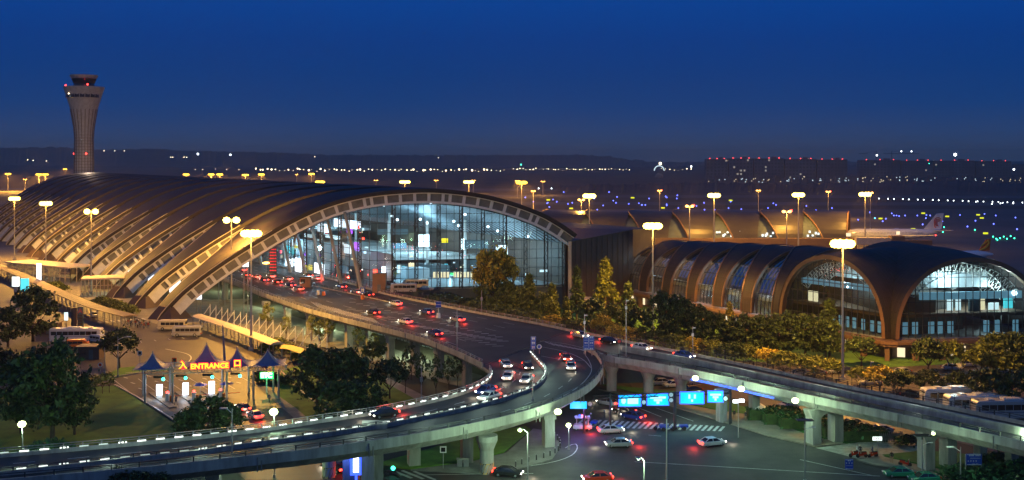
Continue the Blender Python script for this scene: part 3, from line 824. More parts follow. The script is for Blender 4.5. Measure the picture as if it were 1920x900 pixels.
# soffit seen through the glass
sf = MB()
for i in range(12, NA - 2):
    for n in range(0, 6):
        a, b = apt(i, DEP + .4, -1, n), apt(i + 1, DEP + .4, -1, n)
        for k in range(10):
            q0, q1 = n + k / 10 + .006, n + k / 10 + .07
            if q1 > 5.9: continue
            a0, a1, b0, b1 = apt(i, DEP + .4, -1, q0), apt(i, DEP + .4, -1, q1), apt(i + 1, DEP + .4, -1, q0), apt(i + 1, DEP + .4, -1, q1)
            sf.quad(a0, a1, b1, b0)
sf.build('ceiling', 'ceil', hall)
# floor, back wall, galleries
sC = on_plane(693, 540)[0]; sR = LX - .6
def hbox(mb, s0, s1, n0, n1, z0, z1, y=0):
    poly = [w3(s0, 0, y, n0), w3(s1, 0, y, n0), w3(s1, 0, y, n1), w3(s0, 0, y, n1)]
    mb.prism([(p.x, p.y) for p in poly], z0, z1); return mb
hbox(MB(), sC, sR, .06, 6, ZD - .6, ZD + .02).build('hall_floor', 'intfloor', hall)
hbox(MB(), sC, sR, .06, .1, 0, ZD - .62).build('lower_wall', 'intdark', hall)
hbox(MB(), sR - .4, sR, .02, 8, 0, 19.0).build('side_wall', 'brownwall', hall)
hbox(MB(), sC + 4, sR - .5, 5.8, 5.86, ZD + .1, 27).build('back_wall', 'intwall', hall)
gl = MB()
hbox(gl, sC + 12, sR - 6, 2.6, 5.7, ZD + 4.6, ZD + 5.6); hbox(gl, sC + 26, sR - 1, 1.6, 2.5, ZD + 4.2, ZD + 4.9); hbox(gl, sC + 18, sR - 8, 4.2, 5.7, ZD + 9.5, ZD + 10.2)
gl.build('gallery', 'white', hall)
rl = MB()
for (s0, s1, n, z) in ((sC + 12, sR - 6, 2.58, ZD + 5.6), (sC + 26, sR - 1, 1.58, ZD + 4.9), (sC + 18, sR - 8, 4.18, ZD + 10.2)):
    for q in (.35, .7, 1.05): rl.beam(w3(s0, z + q, 0, n), w3(s1, z + q, 0, n), .08)
    k = s0
    while k < s1: rl.beam(w3(k, z, 0, n), w3(k, z + 1.05, 0, n), .08); k += 2
rl.build('gallery_railing', 'steel', hall)
for (s0, n0, wd, dp, hh, m) in ((6, 1.0, 9, .3, 3.2, 'intdark'), (20, .8, 7, .25, 3.5, 'intwall'), (31, 1.1, 6, .3, 3.6, 'intdark'), (42, .6, 9, .35, 3.2, 'intwall'), (12, 2.0, 10, .3, 3.6, 'intwall'), (28, 3.0, 12, .3, 3.4, 'intdark'), (48, 1.6, 6, .3, 3.9, 'intdark')):
    hbox(MB(), sC + s0, sC + s0 + wd, n0, n0 + dp, ZD + .05, ZD + hh).build('check_in_block', m, hall)
cl = MB()
for s0 in (10, 22, 34, 46):
    for n in (1.4, 3.4): p = w3(sC + s0, 0, 0, n); MB().cyl((p.x, p.y, ZD), (p.x, p.y, 24), .45, .45, 10).build('inner_column', 'white', hall)
# shop fronts and screens at the front of the gable
rnd = random.Random(11)
def panel(s, n, z0, z1, wd, m, name, y=0, parent=hall, tn=.25):
    a = w3(s, 0, y, n); mb = MB(); rz = math.atan2(ax.y, ax.x); mb.box(a.x, a.y, (z0 + z1) / 2, wd, tn, z1 - z0, rz); return mb.build(name, m, parent)
def s_at(px, n=0.0, y=0.0):
    q = P0 + bay * n + nrm * y; k = (px - 960) / F; return (k * q.y - q.x) / (ax.x - k * ax.y)
def z_at(px, py, n=0.0, y=0.0):
    s = s_at(px, n, y); d = (P0 + ax * s + bay * n + nrm * y).y; return H - (py - HZ) * d / F
def screen(px0, py0, px1, py1, n, m, name='screen'):
    s0, s1 = s_at(px0, n), s_at(px1, n); zc = sorted((z_at(px0, py0, n), z_at(px0, py1, n)))
    panel((s0 + s1) / 2, n, zc[0], zc[1], abs(s1 - s0), m, name)
screen(784, 440, 805, 463, 1.2, 'screen'); screen(735, 456, 762, 466, 1.2, 'shopcyan'); screen(865, 448, 870, 468, 1.2, 'ledwhite'); screen(930, 460, 952, 478, 1.0, 'screen')
screen(708, 430, 765, 440, 1.4, 'intdark', 'sign_board'); screen(870, 450, 915, 466, .9, 'intdark', 'sign_board')
for i in range(16):
    if i in (5,): continue
    screen(812 + i * 6.4, 510, 816.4 + i * 6.4, 521, .12, 'winwarm', 'doorway_light')
for (a, b, c, d, m) in ((716, 500, 723, 514, 'ledwhite'), (745, 497, 752, 512, 'wincool'), (765, 493, 778, 500, 'winwarm'), (845, 512, 852, 516, 'greensig'), (906, 500, 917, 503, 'wincool'), (930, 508, 960, 511, 'winwarm'), (985, 512, 993, 520, 'wincool'), (1012, 506, 1040, 510, 'wincool'), (700, 505, 708, 520, 'tail'), (828, 447, 840, 455, 'neonyel')):
    screen(a, b, c, d, .35, m, 'shop_light')
for k in range(34):
    screen(*(lambda x, y: (x, y, x + rnd.uniform(2, 6), y + rnd.uniform(1.2, 2.5)))(rnd.uniform(705, 1050), rnd.uniform(472, 522)), rnd.uniform(.4, 2.2), rnd.choice(['wincool', 'winwarm', 'wincool', 'screencyan']), 'shop_light')
ll = MB()
for (px, py, n) in ((735, 405, .5), (745, 412, .9), (788, 411, .6), (801, 418, 1.1), (851, 415, .4), (860, 423, .9), (808, 380, .3), (872, 402, .3), (915, 425, .5), (933, 433, .5), (990, 443, .4), (720, 385, .4)):
    s = s_at(px, n); z = z_at(px, py, n); p = w3(s, z, 0, n); MB().ball(p, .38, 6).build('ceiling_lamp', 'ledwhite', hall)
# gable glass with mullions and trusses
iC = min(range(NA), key=lambda i: abs(arc[i].x - sC))
def top_z(s):
    for i in range(NA - 1):
        if arc[i].x <= s <= arc[i + 1].x:
            t_ = (s - arc[i].x) / (arc[i + 1].x - arc[i].x); z = arc[i].z * (1 - t_) + arc[i + 1].z * t_
            sl = (arc[i + 1].z - arc[i].z) / (arc[i + 1].x - arc[i].x); return z - DEP * math.sqrt(1 + sl * sl)
    return arc[-1].z - 2.9
YG = -1.4
g = MB(); k = 40
for j in range(k):
    s0, s1 = sC + (sR - sC) * j / k, sC + (sR - sC) * (j + 1) / k
    g.quad(w3(s0, ZD - .4, YG), w3(s1, ZD - .4, YG), w3(s1, top_z(s1) + .3, YG), w3(s0, top_z(s0) + .3, YG))
g.build('gable_glass', 'glass', hall)
ml = MB(); nm = 26
for j in range(nm + 1):
    s = sC + (sR - sC) * j / nm; ml.beam(w3(s, ZD - .4, YG + .15), w3(s, top_z(s), YG + .15), .14)
for z in [ZD + 2.6 * q for q in range(0, 10)]:
    segs = [sC + (sR - sC) * j / 60 for j in range(61)]; ok = [s for s in segs if top_z(s) > z]
    if len(ok) > 1: ml.beam(w3(ok[0], z, YG + .18), w3(ok[-1], z, YG + .18), .12)
ml.build('mullions', 'mullion', hall)
def truss(mb, s, y, z0, z1, n=0, wd=.9, dp=1.1):
    for ds in (-wd / 2, wd / 2):
        mb.beam(w3(s + ds, z0, y, n), w3(s + ds, z1, y, n), .28)
    z = z0; f = 1
    while z < z1 - 1.2:
        mb.beam(w3(s - f * wd / 2, z, y, n), w3(s + f * wd / 2, z + 1.2, y, n), .16); z += 1.2; f = -f
for px in (738, 781, 823, 865, 906, 947, 986, 1025, 1058):
    t_ = MB(); s = s_at(px); truss(t_, s, YG + .8, ZD - .4, top_z(s)); t_.build('truss_column', 'mullion', hall)
# road-side facade: glass wall running back along the deck with leaning columns
fg = MB(); fm_ = MB()
zt = lambda n: top_z(sC)
for j in range(34):
    n0, n1 = j * .25, (j + 1) * .25
    fg.quad(w3(sC, ZD, YG, n0), w3(sC, ZD, YG, n1), w3(sC, zt(n1), YG, n1), w3(sC, zt(n0), YG, n0))
    fm_.beam(w3(sC, ZD, YG, n0), w3(sC, zt(n0), YG, n0), .16)
for z in [ZD + 2.6 * q for q in range(0, 10)]: fm_.beam(w3(sC - .1, z, YG, 0), w3(sC - .1, z, YG, 8.5), .12)
fg.build('road_facade_glass', 'glass', hall); fm_.build('facade_mullions', 'mullion', hall)
for j in range(0, 14):
    t_ = MB(); n = j * .5 + .05; truss(t_, sC - 2.2, YG, ZD, zt(n) - .5, n); t_.build('truss_column', 'mullion', hall)
for j in range(10):
    n = -.06 + j * .5; sl = sC - 3.0
    zz = top_z(sl - 4)
    MB().cyl(w3(sl, ZD, 0, n), w3(sl - 4.5, zz + .5, 0, n), .55, .42, 10).build('leaning_column', 'concrete', hall)
# inside the road-side facade
hbox(MB(), sC + 1, sC + 30, 6.0, 9, ZD, 16).build('inner_block', 'intwall', hall)
def fpanel(n, z0, z1, wn, m, s_off=2.0, name='shop_light'):
    a, b = w3(sC + s_off, 0, YG, n - wn / 2), w3(sC + s_off, 0, YG, n + wn / 2); mb = MB(); mb.quad((a.x, a.y, z0), (b.x, b.y, z0), (b.x, b.y, z1), (a.x, a.y, z1)); mb.quad((a.x + .2, a.y + .1, z0), (b.x + .2, b.y + .1, z0), (b.x + .2, b.y + .1, z1), (a.x + .2, a.y + .1, z1)); mb.build(name, m, hall)
def n_at(px, s):
    k = (px - 960) / F; q = P0 + ax * s; return (k * q.y - q.x) / (bay.x - k * bay.y)
for (x0, y0, x1, y1, so, m) in ((534, 461, 550, 477, 2, 'screencyan'), (535, 486, 547, 500, -1, 'screen'), (553, 485, 563, 510, -1, 'kioskbox'), (589, 495, 607, 514, -1, 'screen'), (645, 459, 657, 476, 1, 'screen'), (626, 413, 676, 428, 4, 'kioskbox'), (595, 420, 618, 436, 4, 'screen'), (552, 461, 560, 466, 2, 'neonyel'), (569, 498, 575, 508, -1, 'neonyel'), (637, 500, 652, 513, 2, 'shopcyan'), (664, 455, 672, 470, 2, 'purple'), (650, 422, 660, 438, 5, 'purple'), (570, 440, 590, 446, 3, 'wincool'), (610, 442, 640, 448, 4, 'wincool')):
    s = sC + so; n0, n1 = n_at(x0, s), n_at(x1, s); nm_ = (n0 + n1) / 2; d = (P0 + ax * s + bay * nm_).y
    fpanel(nm_, H - (y1 - HZ) * d / F, H - (y0 - HZ) * d / F, abs(n1 - n0), m, so)
for k in range(70):
    px = rnd.uniform(500, 690); py = rnd.uniform(425, 515) if px > 600 else rnd.uniform(450, 505); s = sC + rnd.uniform(1, 8)
    n0 = n_at(px, s); d = (P0 + ax * s + bay * n0).y; z = H - (py - HZ) * d / F
    if z < ZD + .5: continue
    fpanel(n0, z, z + rnd.uniform(.3, .9), rnd.uniform(.02, .07), rnd.choice(['wincool', 'tail', 'screencyan', 'winwarm', 'purple', 'wincool', 'shopcyan']), s - sC)
fpanel(1.6, ZD, ZD + 9, 2.8, 'intwall', 9, 'inner_wall'); fpanel(4.6, ZD, ZD + 10, 3, 'intwall', 9, 'inner_wall')
for (s, n, z, pw) in ((sC + 12, .7, 16, 5200), (sC + 30, .6, 17, 5600), (sC + 46, .6, 14, 4800), (sC + 22, 2.2, 22, 8000), (sC + 42, 2.2, 20, 8000), (sC + 30, 4.4, 22, 10000), (sC + 5, 3, 14, 5000), (sC + 18, 1.4, 9.5, 900), (sC + 38, 1.2, 9.5, 900), (sC - 8, 2.0, 14, 1800), (sC - 8, 4.0, 14, 1800), (sC - 10, .6, 13, 1500)):
    light('hall_lamp', w3(s, z, 0, n), pw * 1.25, (.48, .82, 1), hall, .8)
# big lit adverts among the arch feet
for i, (x0, y0, x1, y1, n) in enumerate(((455, 478, 466, 500, 0), (407, 487, 424, 505, 1), (318, 525, 338, 548, 1.3), (278, 515, 293, 535, 2.2), (240, 503, 253, 525, 3), (367, 548, 378, 561, .4))):
    s = s_at((x0 + x1) / 2, n); d = w3(s, 0, 0, n).y; z0, z1 = H - (y1 - HZ) * d / F, H - (y0 - HZ) * d / F
    lb = ['glowing white advert under the arch beside the tallest tree of lamps', 'white advert seen between the nearest two arch ribs', 'large white billboard between the second and third rib feet', 'white billboard between the third and fourth rib feet', 'small white billboard between the farther rib feet', 'lowest white advert beside the nearest rib foot'][i]
    if i == 0: lb = 'glowing white advert where the deck passes under the nearest rib'
    t_ = thing('billboard', lb, 'billboard', (w3(s, 0, 0, n).x, w3(s, 0, 0, n).y, 0))
    wd = (x1 - x0) / F * d; p = w3(s, 0, 0, n)
    MB().box(p.x, p.y, (z0 + z1) / 2, wd, .3, z1 - z0).build('screen', 'screen', t_)
    [MB().box(p.x + q, p.y + .3, z0 / 2, .2, .2, z0).build('post', 'steel', t_) for q in (-wd / 3, wd / 3)]
# connecting block between hall and pier building
cb = thing('connector_block', 'windowless brown panelled block between the hall and the pier building', 'building', w3(LX, 0))
A0 = w3(LX + .2, 0, -.5); c_ = MB()
poly = [A0, W(1150, 560), W(1200, 540), w3(LX + 10, 0, 0, 2.5), w3(LX + .2, 0, 0, 2.5)]
poly = [(16.6, 306.4), (36.5, 322), (47, 350), (20, 385), (-14, 360)]
tops = [19.6, 22.0, 20.5, 20.5, 21]
k = len(c_.v)
for p in poly: c_.v.append((p[0], p[1], 0))
for p, z in zip(poly, tops): c_.v.append((p[0], p[1], z))
for i in range(5): c_.face((i, (i + 1) % 5, 5 + (i + 1) % 5, 5 + i))
c_.face(range(5, 10)); c_.build('wall', 'brownwall', cb)
s_ = MB()
for i in range(1, 12):
    t_ = i / 12; x = poly[0][0] * (1 - t_) + poly[1][0] * t_; y = poly[0][1] * (1 - t_) + poly[1][1] * t_; z = tops[0] * (1 - t_) + tops[1] * t_
    s_.box(x + .05, y - .1, z / 2, .07, .16, z)
s_.build('panel_joints', 'brown', cb)
s_ = MB(); s_.beam((16.6, 306.3, 0), (16.6, 306.3, 19.6), .9, .9); s_.build('corner_post', 'trimgold', cb)
# ---------------------------------------------------------------- control tower
dT = 730.0; tx = (157.5 - 960) / F * dT
ct = thing('control_tower', 'tall flared air traffic control tower with red beacons', 'control tower', (tx, dT, 0))
def tz(py): return H - (py - HZ) * dT / F
def tr_(px): return px / F * dT
prof = [(tr_(17.5), 0), (tr_(17), tz(300)), (tr_(16.5), tz(260)), (tr_(18), tz(240)), (tr_(21), tz(222)), (tr_(24), tz(205)), (tr_(30), tz(185)), (tr_(34), tz(172)), (tr_(36), tz(166))]
MB().lathe(prof, 20).build('shaft', 'shaftconc' if False else 'towerwall', ct, world=False) if 'towerwall' in M else None
M['towerwall'] = mat('tower_cladding', (.46, .40, .34), (.34, .29, .25), .6, .7)
MB().lathe(prof, 20).build('shaft', 'towerwall', ct, world=False)
f_ = MB()
for k in range(20):
    a = 2 * math.pi * (k + .5) / 20
    for (r0, z0), (r1, z1) in zip(prof[:6], prof[1:6]):
        f_.beam((r0 * math.cos(a) * 1.01, r0 * math.sin(a) * 1.01, z0), (r1 * math.cos(a) * 1.01, r1 * math.sin(a) * 1.01, z1), .28, .3)
for z in range(20, 62, 2):
    r = tr_(17.1); k = len(f_.v)
    for j in range(20):
        a, b = 2 * math.pi * j / 20, 2 * math.pi * (j + 1) / 20; f_.beam((r * math.cos(a), r * math.sin(a), z), (r * math.cos(b), r * math.sin(b), z), .18)
f_.build('shaft_ribs', 'brownwall', ct, world=False)
MB().lathe([(tr_(36.5), tz(166)), (tr_(36.5), tz(163)), (tr_(22), tz(162.8))], 20).build('deck', 'towerwall', ct, world=False)
MB().lathe([(tr_(19), tz(163)), (tr_(19), tz(160)), (tr_(18), tz(158)), (tr_(22), tz(148))], 16).build('cab_glass', 'carglass', ct, world=False)
MB().lathe([(tr_(22), tz(148)), (tr_(25), tz(142)), (tr_(25.5), tz(141)), (tr_(3), tz(140))], 16).build('roof', 'towerwall', ct, world=False)
mb = MB()
for k in range(9):
    a = math.pi + .35 + k * .3; r = tr_(31.2); mb.box(r * math.cos(a) * 1.0, r * math.sin(a), tz(180), .5, 2.9, 2.6, a)
mb.build('window', 'carglass', ct, world=False)
mb = MB()
for k, px in enumerate((-14.5, -12.5, -9.5, -7)): mb.box(tr_(px), -math.sqrt(tr_(31) ** 2 - tr_(px) ** 2) - .1, tz(182), .25, .2, .4)
for px in (-13.5, -11, -8): mb.box(tr_(px), -math.sqrt(tr_(25.5) ** 2 - tr_(px) ** 2) - .35, tz(194), .2, .2, .9)
mb.ball((tr_(3), -tr_(17.5), tz(262)), .2, 6)
mb.build('lit_window', 'wincool', ct, world=False)
MB().ball((tr_(-17), -tr_(28), tz(177)), .45, 8).build('lamp', 'ledwarm', ct, world=False)
for px, py, rr_ in ((-34, 161, 34), (18, 161, 33), (-17, 289, 17.4), (10, 289, 17.4)):
    y = -math.sqrt(max(tr_(rr_) ** 2 - tr_(px) ** 2, .01)) - .3; MB().ball((tr_(px), y, tz(py) + .3), .6, 8).build('beacon', 'redlamp', ct, world=False)
light('tower_fill_light', (tx + 22, dT - 50, 42), 20000, (1, .72, .5), ct, 1.0)  # added lamp, unseen behind the roof, to brighten the tower
MB().box(0, 0, tz(139), .15, .15, 3).box(2, 1, tz(139.5), .1, .1, 2).build('antenna', 'darksteel', ct, world=False)

# ---------------------------------------------------------------- pier building
pb = thing('pier_building', 'long brown pier building of overlapping vault bays ending in two glazed arches', 'terminal', W(1665, 660))
ZP = 4.5
FA = Vector((34.0, 322.0, 0)); FB = Vector((65.2, 257.5, 0)); NBAY = 6
bv = (FB - FA) / NBAY; pv = Vector((.905, .424, 0))
HW, HH = 17.5, 16.4
def pp(n, t, dep=0.0, fwd=0.0, zadd=0):
    """bay n along the axis; t from 0 at left foot to 1 at right foot"""
    a = math.pi * t; r = HW - dep; hz = 13.2 + .52 * n - dep
    c = FA + bv * n + pv * (HW - r * math.cos(a)) + bv.normalized() * fwd
    return Vector((c.x, c.y, ZP + hz * (math.sin(a) ** .82) + zadd))
T = [i / 36 for i in range(37)]
def pbuild(mb, name, m, smooth=False): return mb.build(name, m, pb, smooth)
for n in range(NBAY + 1):
    rb_ = MB(); k = len(rb_.v)
    for t in T:
        for dd, ff in ((-.1, .35), (.6, .35), (.6, -.35), (-.1, -.35)): rb_.v.append(tuple(pp(n, t, dd, ff)))
    for i in range(36):
        for j in range(4): rb_.face((k + i * 4 + j, k + i * 4 + (j + 1) % 4, k + (i + 1) * 4 + (j + 1) % 4, k + (i + 1) * 4 + j))
    pbuild(rb_, 'vault_rib', 'rim')
    if n == NBAY: continue
    s_ = MB(); K = 6; grid = []
    for t in T:
        tt = min(t, 1 - t) * 2; q0 = .27 + .75 * min(1, tt / .88) ** 2.5; row = []
        for k in range(K + 1):
            q = k / K; row.append(pp(n + 1 - (1 - q) * q0, t, -.15 - .35 * (1 - q)))
        grid.append(row)
    for i in range(36):
        for k in range(K):
            s_.quad(grid[i][k], grid[i][k + 1], grid[i + 1][k + 1], grid[i + 1][k], [(T[i] * 50, k * 2), (T[i] * 50, k * 2 + 2), (T[i + 1] * 50, k * 2 + 2), (T[i + 1] * 50, k * 2)])
        a, b = grid[i][0], grid[i + 1][0]; w2 = lambda t_: n + 1 - (.27 + .75 * min(1, min(t_, 1 - t_) * 2 / .88) ** 2.5)
        a2, b2 = pp(w2(T[i]), T[i], .8), pp(w2(T[i + 1]), T[i + 1], .8)
        s_.quad(a, b, b2, a2)
    pbuild(s_, 'roof_shell', 'roof', True)
    e_ = MB()
    for i in range(36): e_.beam(grid[i][0], grid[i + 1][0], .3, .35)
    pbuild(e_, 'shell_edge', 'rim')
    g_ = MB()
    for i in range(0, 14): g_.quad(pp(n, T[i], .75), pp(n + 1, T[i], .75), pp(n + 1, T[i + 1], .75), pp(n, T[i + 1], .75))
    pbuild(g_, 'side_glazing', 'glassblue')
    m_ = MB()
    for q in [j / 8 for j in range(9)]:
        for i in range(0, 14): m_.beam(pp(n + q, T[i], .65), pp(n + q, T[i + 1], .65), .12)
    for i in (3, 6, 9): m_.beam(pp(n, T[i], .65), pp(n + 1, T[i], .65), .14)
    pbuild(m_, 'side_mullions', 'mullion')
    d_ = MB()                                    # opaque spandrel panels over the glazing band
    a, b = pp(n, T[9], 1.75), pp(n + 1, T[9], 1.75)
    for i in range(9, 14): d_.quad(pp(n, T[i], .85), pp(n + 1, T[i], .85), pp(n + 1, T[i + 1], .85), pp(n, T[i + 1], .85))
    pbuild(d_, 'spandrel', 'intdark')
    i_ = MB(); a, b = FA + bv * n + pv * 2.5, FA + bv * (n + 1) + pv * 2.5
    i_.beam((a.x, a.y, ZP + 4), (b.x, b.y, ZP + 4), .8, 1.4); pbuild(i_, 'inner_beam', 'white')
    q = pp(n + .5, .1); light('pier_lamp', (q.x + 6, q.y + 3, 12), 1200 + (n > 1) * 1200, (.6, .8, 1), pb, .6)
# the two end lunettes
def lunette(A, B, hh, depth, back, tall=1.0, name='a', nmul=18):
    A, B = Vector((*A, 0)), Vector((*B, 0)); d = (B - A); L = d.length; d.normalize(); bk = Vector((*back, 0)).normalized(); hw = L / 2
    def ap(t, dep=0.0, y=0.0, zs=0.0):
        a = math.pi * t; c = A + d * (hw - (hw - dep) * math.cos(a)) + bk * y; return Vector((c.x, c.y, ZP + (hh - dep) * (math.sin(a) ** .85) + zs))
    TT = [i / 44 for i in range(45)]
    r_ = MB(); k = 0
    for t in TT:
        for dd, yy in ((-.2, -1.1), (.75, -1.1), (.75, .3), (-.2, .3)): r_.v.append(tuple(ap(t, dd, yy)))
    for i in range(44):
        for j in range(4): r_.face((i * 4 + j, i * 4 + (j + 1) % 4, (i + 1) * 4 + (j + 1) % 4, (i + 1) * 4 + j))
    r_.build('arch_rim', 'rim', pb)
    s_ = MB(); rows = []
    for t in TT: rows.append([ap(t, -.22 - 1.0 * math.sin(math.pi * t) * min(1, y / 12) + y * .0, -1.2 + y) for y in (0, depth * .15, depth * .4, depth)])
    for i in range(44):
        for j in range(3): s_.quad(rows[i][j], rows[i][j + 1], rows[i + 1][j + 1], rows[i + 1][j], [(i * 1.2, j * 6), (i * 1.2, j * 6 + 6), (i * 1.2 + 1.2, j * 6 + 6), (i * 1.2 + 1.2, j * 6)])
    s_.build('end_shell', 'roof', pb, True)
    g_ = MB(); k = nmul * 2
    def topz(s):
        x = max(min((s - hw) / (hw - .9), 1), -1); return ZP + (hh - .9) * (math.sqrt(max(1 - x * x, 0)) ** .85)
    for j in range(k):
        s0, s1 = .95 + (L - 1.9) * j / k, .95 + (L - 1.9) * (j + 1) / k
        p0, p1 = A + d * s0 + bk * .0, A + d * s1 + bk * .0
        g_.quad((p0.x, p0.y, ZP), (p1.x, p1.y, ZP), (p1.x, p1.y, topz(s1)), (p0.x, p0.y, topz(s0)))
    g_.build('end_glazing', 'glassblue', pb)
    m_ = MB()
    for j in range(1, nmul):
        s = L * j / nmul; p = A + d * s - bk * .1; m_.beam((p.x, p.y, ZP), (p.x, p.y, topz(s)), .11, .25)
    for z in (2.6, 5.2, 7.8, 10.4, 13.0):
        ok = [s for s in [L * j / 80 for j in range(81)] if topz(s) > ZP + z]
        if len(ok) > 1: a, b = A + d * ok[0] - bk * .1, A + d * ok[-1] - bk * .1; m_.beam((a.x, a.y, ZP + z), (b.x, b.y, ZP + z), .14)
    m_.build('end_mullions', 'mullion', pb)
    t_ = MB(); rn = random.Random(5)                      # white roof trusses behind the glass
    for y in (2.5, 8, 14):
        for i in range(8, 37, 1):
            a, b, c = ap(TT[i], 1.6, y), ap(TT[i + 1], 1.6, y), ap((TT[i] + TT[i + 1]) / 2, 3.6, y)
            t_.beam(a, b, .14); t_.beam(a, c, .1); t_.beam(b, c, .1); t_.beam(c, ap((TT[i + 1] + TT[min(i + 2, 44)]) / 2, 3.6, y), .14)
    t_.build('roof_truss', 'white', pb)
    def ipoly(s0, s1, y0, y1): return [tuple((A + d * s + bk * y).xy) for s, y in ((s0, y0), (s1, y0), (s1, y1), (s0, y1))]
    MB().prism(ipoly(1, L - 1, .3, depth), ZP - .3, ZP + .02).build('inner_floor', 'intfloor', pb)
    MB().prism(ipoly(3, L - 3, .5, depth), ZP + 4.4, ZP + 5.0).build('gallery', 'podium', pb)
    MB().prism(ipoly(3, L - 3, depth - 2, depth - 1.6), ZP, ZP + hh - 1.5).build('inner_wall', 'intwall', pb)
    return A, d, bk, L, ap, ipoly
A1, d1, k1, L1, ap1, ip1 = lunette((65.2, 257.0), (81.2, 230.4), 16.6, 26, (.86, .51), nmul=19)
A2, d2, k2, L2, ap2, ip2 = lunette((82.2, 229.8), (117.0, 235.0), 17.2, 34, (-.148, .989), nmul=21)
MB().prism(ip1(5, L1 - 5, 1.2, 2.4), ZP + 9.4, ZP + 10.6).build('blue_gallery', 'shopcyan', pb)
MB().prism(ip1(8, L1 - 6, 9, 9.4), ZP + 10.8, ZP + 12.6).build('inner_panel', 'intwall', pb)
MB().prism(ip2(7, L2 - 4, 1.4, 2.0), ZP + 8.0, ZP + 9.6).build('light_gallery', 'shopcyan', pb)
MB().prism(ip2(8, L2 - 8, 8, 8.4), ZP + 9.8, ZP + 13.2).build('inner_panel', 'ceil', pb)
MB().prism(ip2(3.5, 11.5, 3, 3.5), ZP + 5, ZP + 9.0).build('inner_panel', 'podium', pb)
MB().prism(ip2(19.5, 22.0, 3, 3.5), ZP + 5, ZP + 8.0).build('inner_panel', 'intdark', pb)
for s, w_, z0, z1, m in ((15.5, 1.3, 5.2, 8.2, 'wincool'), (17.5, 1.2, 5.2, 8.3, 'wincool'), (23.2, 1.3, 5.2, 8.4, 'winwarm'), (26, 2.4, 5.2, 6.7, 'wincool'), (29.5, 2.2, 5.4, 8.0, 'screencyan')):
    MB().prism(ip2(s - w_ / 2, s + w_ / 2, 4, 4.2), ZP + z0, ZP + z1).build('lit_opening', m, pb)
for s in (3, 5.2, 9, 11, 13.5, 22, 24.5, 29):
    MB().prism(ip2(s, s + 1.3, 1.5, 1.7), ZP + .6, ZP + 3.2).build('lit_opening', 'shopcyan', pb)
for s in (14, 16, 18, 20, 22.5, 25, 27):
    MB().prism(ip1(s, s + .9, 1.5, 1.7), ZP + .6, ZP + 3).build('lit_opening', 'shopcyan', pb)
MB().prism(ip1(6, 9, 2.2, 2.4), ZP + 5.2, ZP + 7.6).build('lit_opening', 'winwarm', pb)
for i, (A_, d_, k_, s, y, z, pw) in enumerate(((A1, d1, k1, 15, 5, 15, 1100), (A1, d1, k1, 22, 12, 12, 900), (A2, d2, k2, 17, 5, 16, 2600), (A2, d2, k2, 28, 6, 13, 2200), (A2, d2, k2, 24, 3.5, 8, 300), (A2, d2, k2, 8, 8, 11, 700))):
    p = A_ + d_ * s + k_ * y; light('pier_lamp', (p.x, p.y, ZP + z - 4), pw * 1.7, (.72, .95, .98), pb, .5)
p = A2 + d2 * 29 + k2 * 1.0; MB().ball((p.x, p.y, ZP + 9.2), .6, 8).build('bright_lamp', 'ledwhite', pb)
p = A1 + d1 * 19 + k1 * 1.0; MB().ball((p.x, p.y, ZP + 9.8), .25, 8).ball((p.x + 1, p.y - .8, ZP + 9.7), .3, 8).build('bright_lamp', 'ledwhite', pb)
# podium
pod = [tuple((FA - pv * 2.5 - bv * .2).xy), tuple((FB - pv * 2.5).xy), (79.5, 228.0), (82, 227.2), (119, 232.6), (160, 240), (160, 300), (60, 330)]
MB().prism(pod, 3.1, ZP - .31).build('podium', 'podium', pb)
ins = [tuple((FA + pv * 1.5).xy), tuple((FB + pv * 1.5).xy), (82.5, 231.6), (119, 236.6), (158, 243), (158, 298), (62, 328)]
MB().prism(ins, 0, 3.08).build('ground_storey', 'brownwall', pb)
P_ = [Vector((*q, 0)) for q in pod[:6]]
for p, a in along(P_, 6.2, 2): MB().box(p.x + .5, p.y + .9, 1.55, 1.0, 1.0, 3.08, a).build('column', 'podium', pb)
l_ = MB().sweep([Vector((*q, 0)) for q in pod[:6]], [(-.0, 3.6), (-.35, 3.6), (-.35, 4.25), (0, 4.25)]); l_.build('cornice', 'rim', pb)
for p, a in along(P_, 3.1, 1):
    if rnd.random() < .4: MB().box(p.x + 2.2, p.y + 3.4, 1.4, 1.6, .1, 2.0, a).build('lit_doorway', 'winwarm', pb)
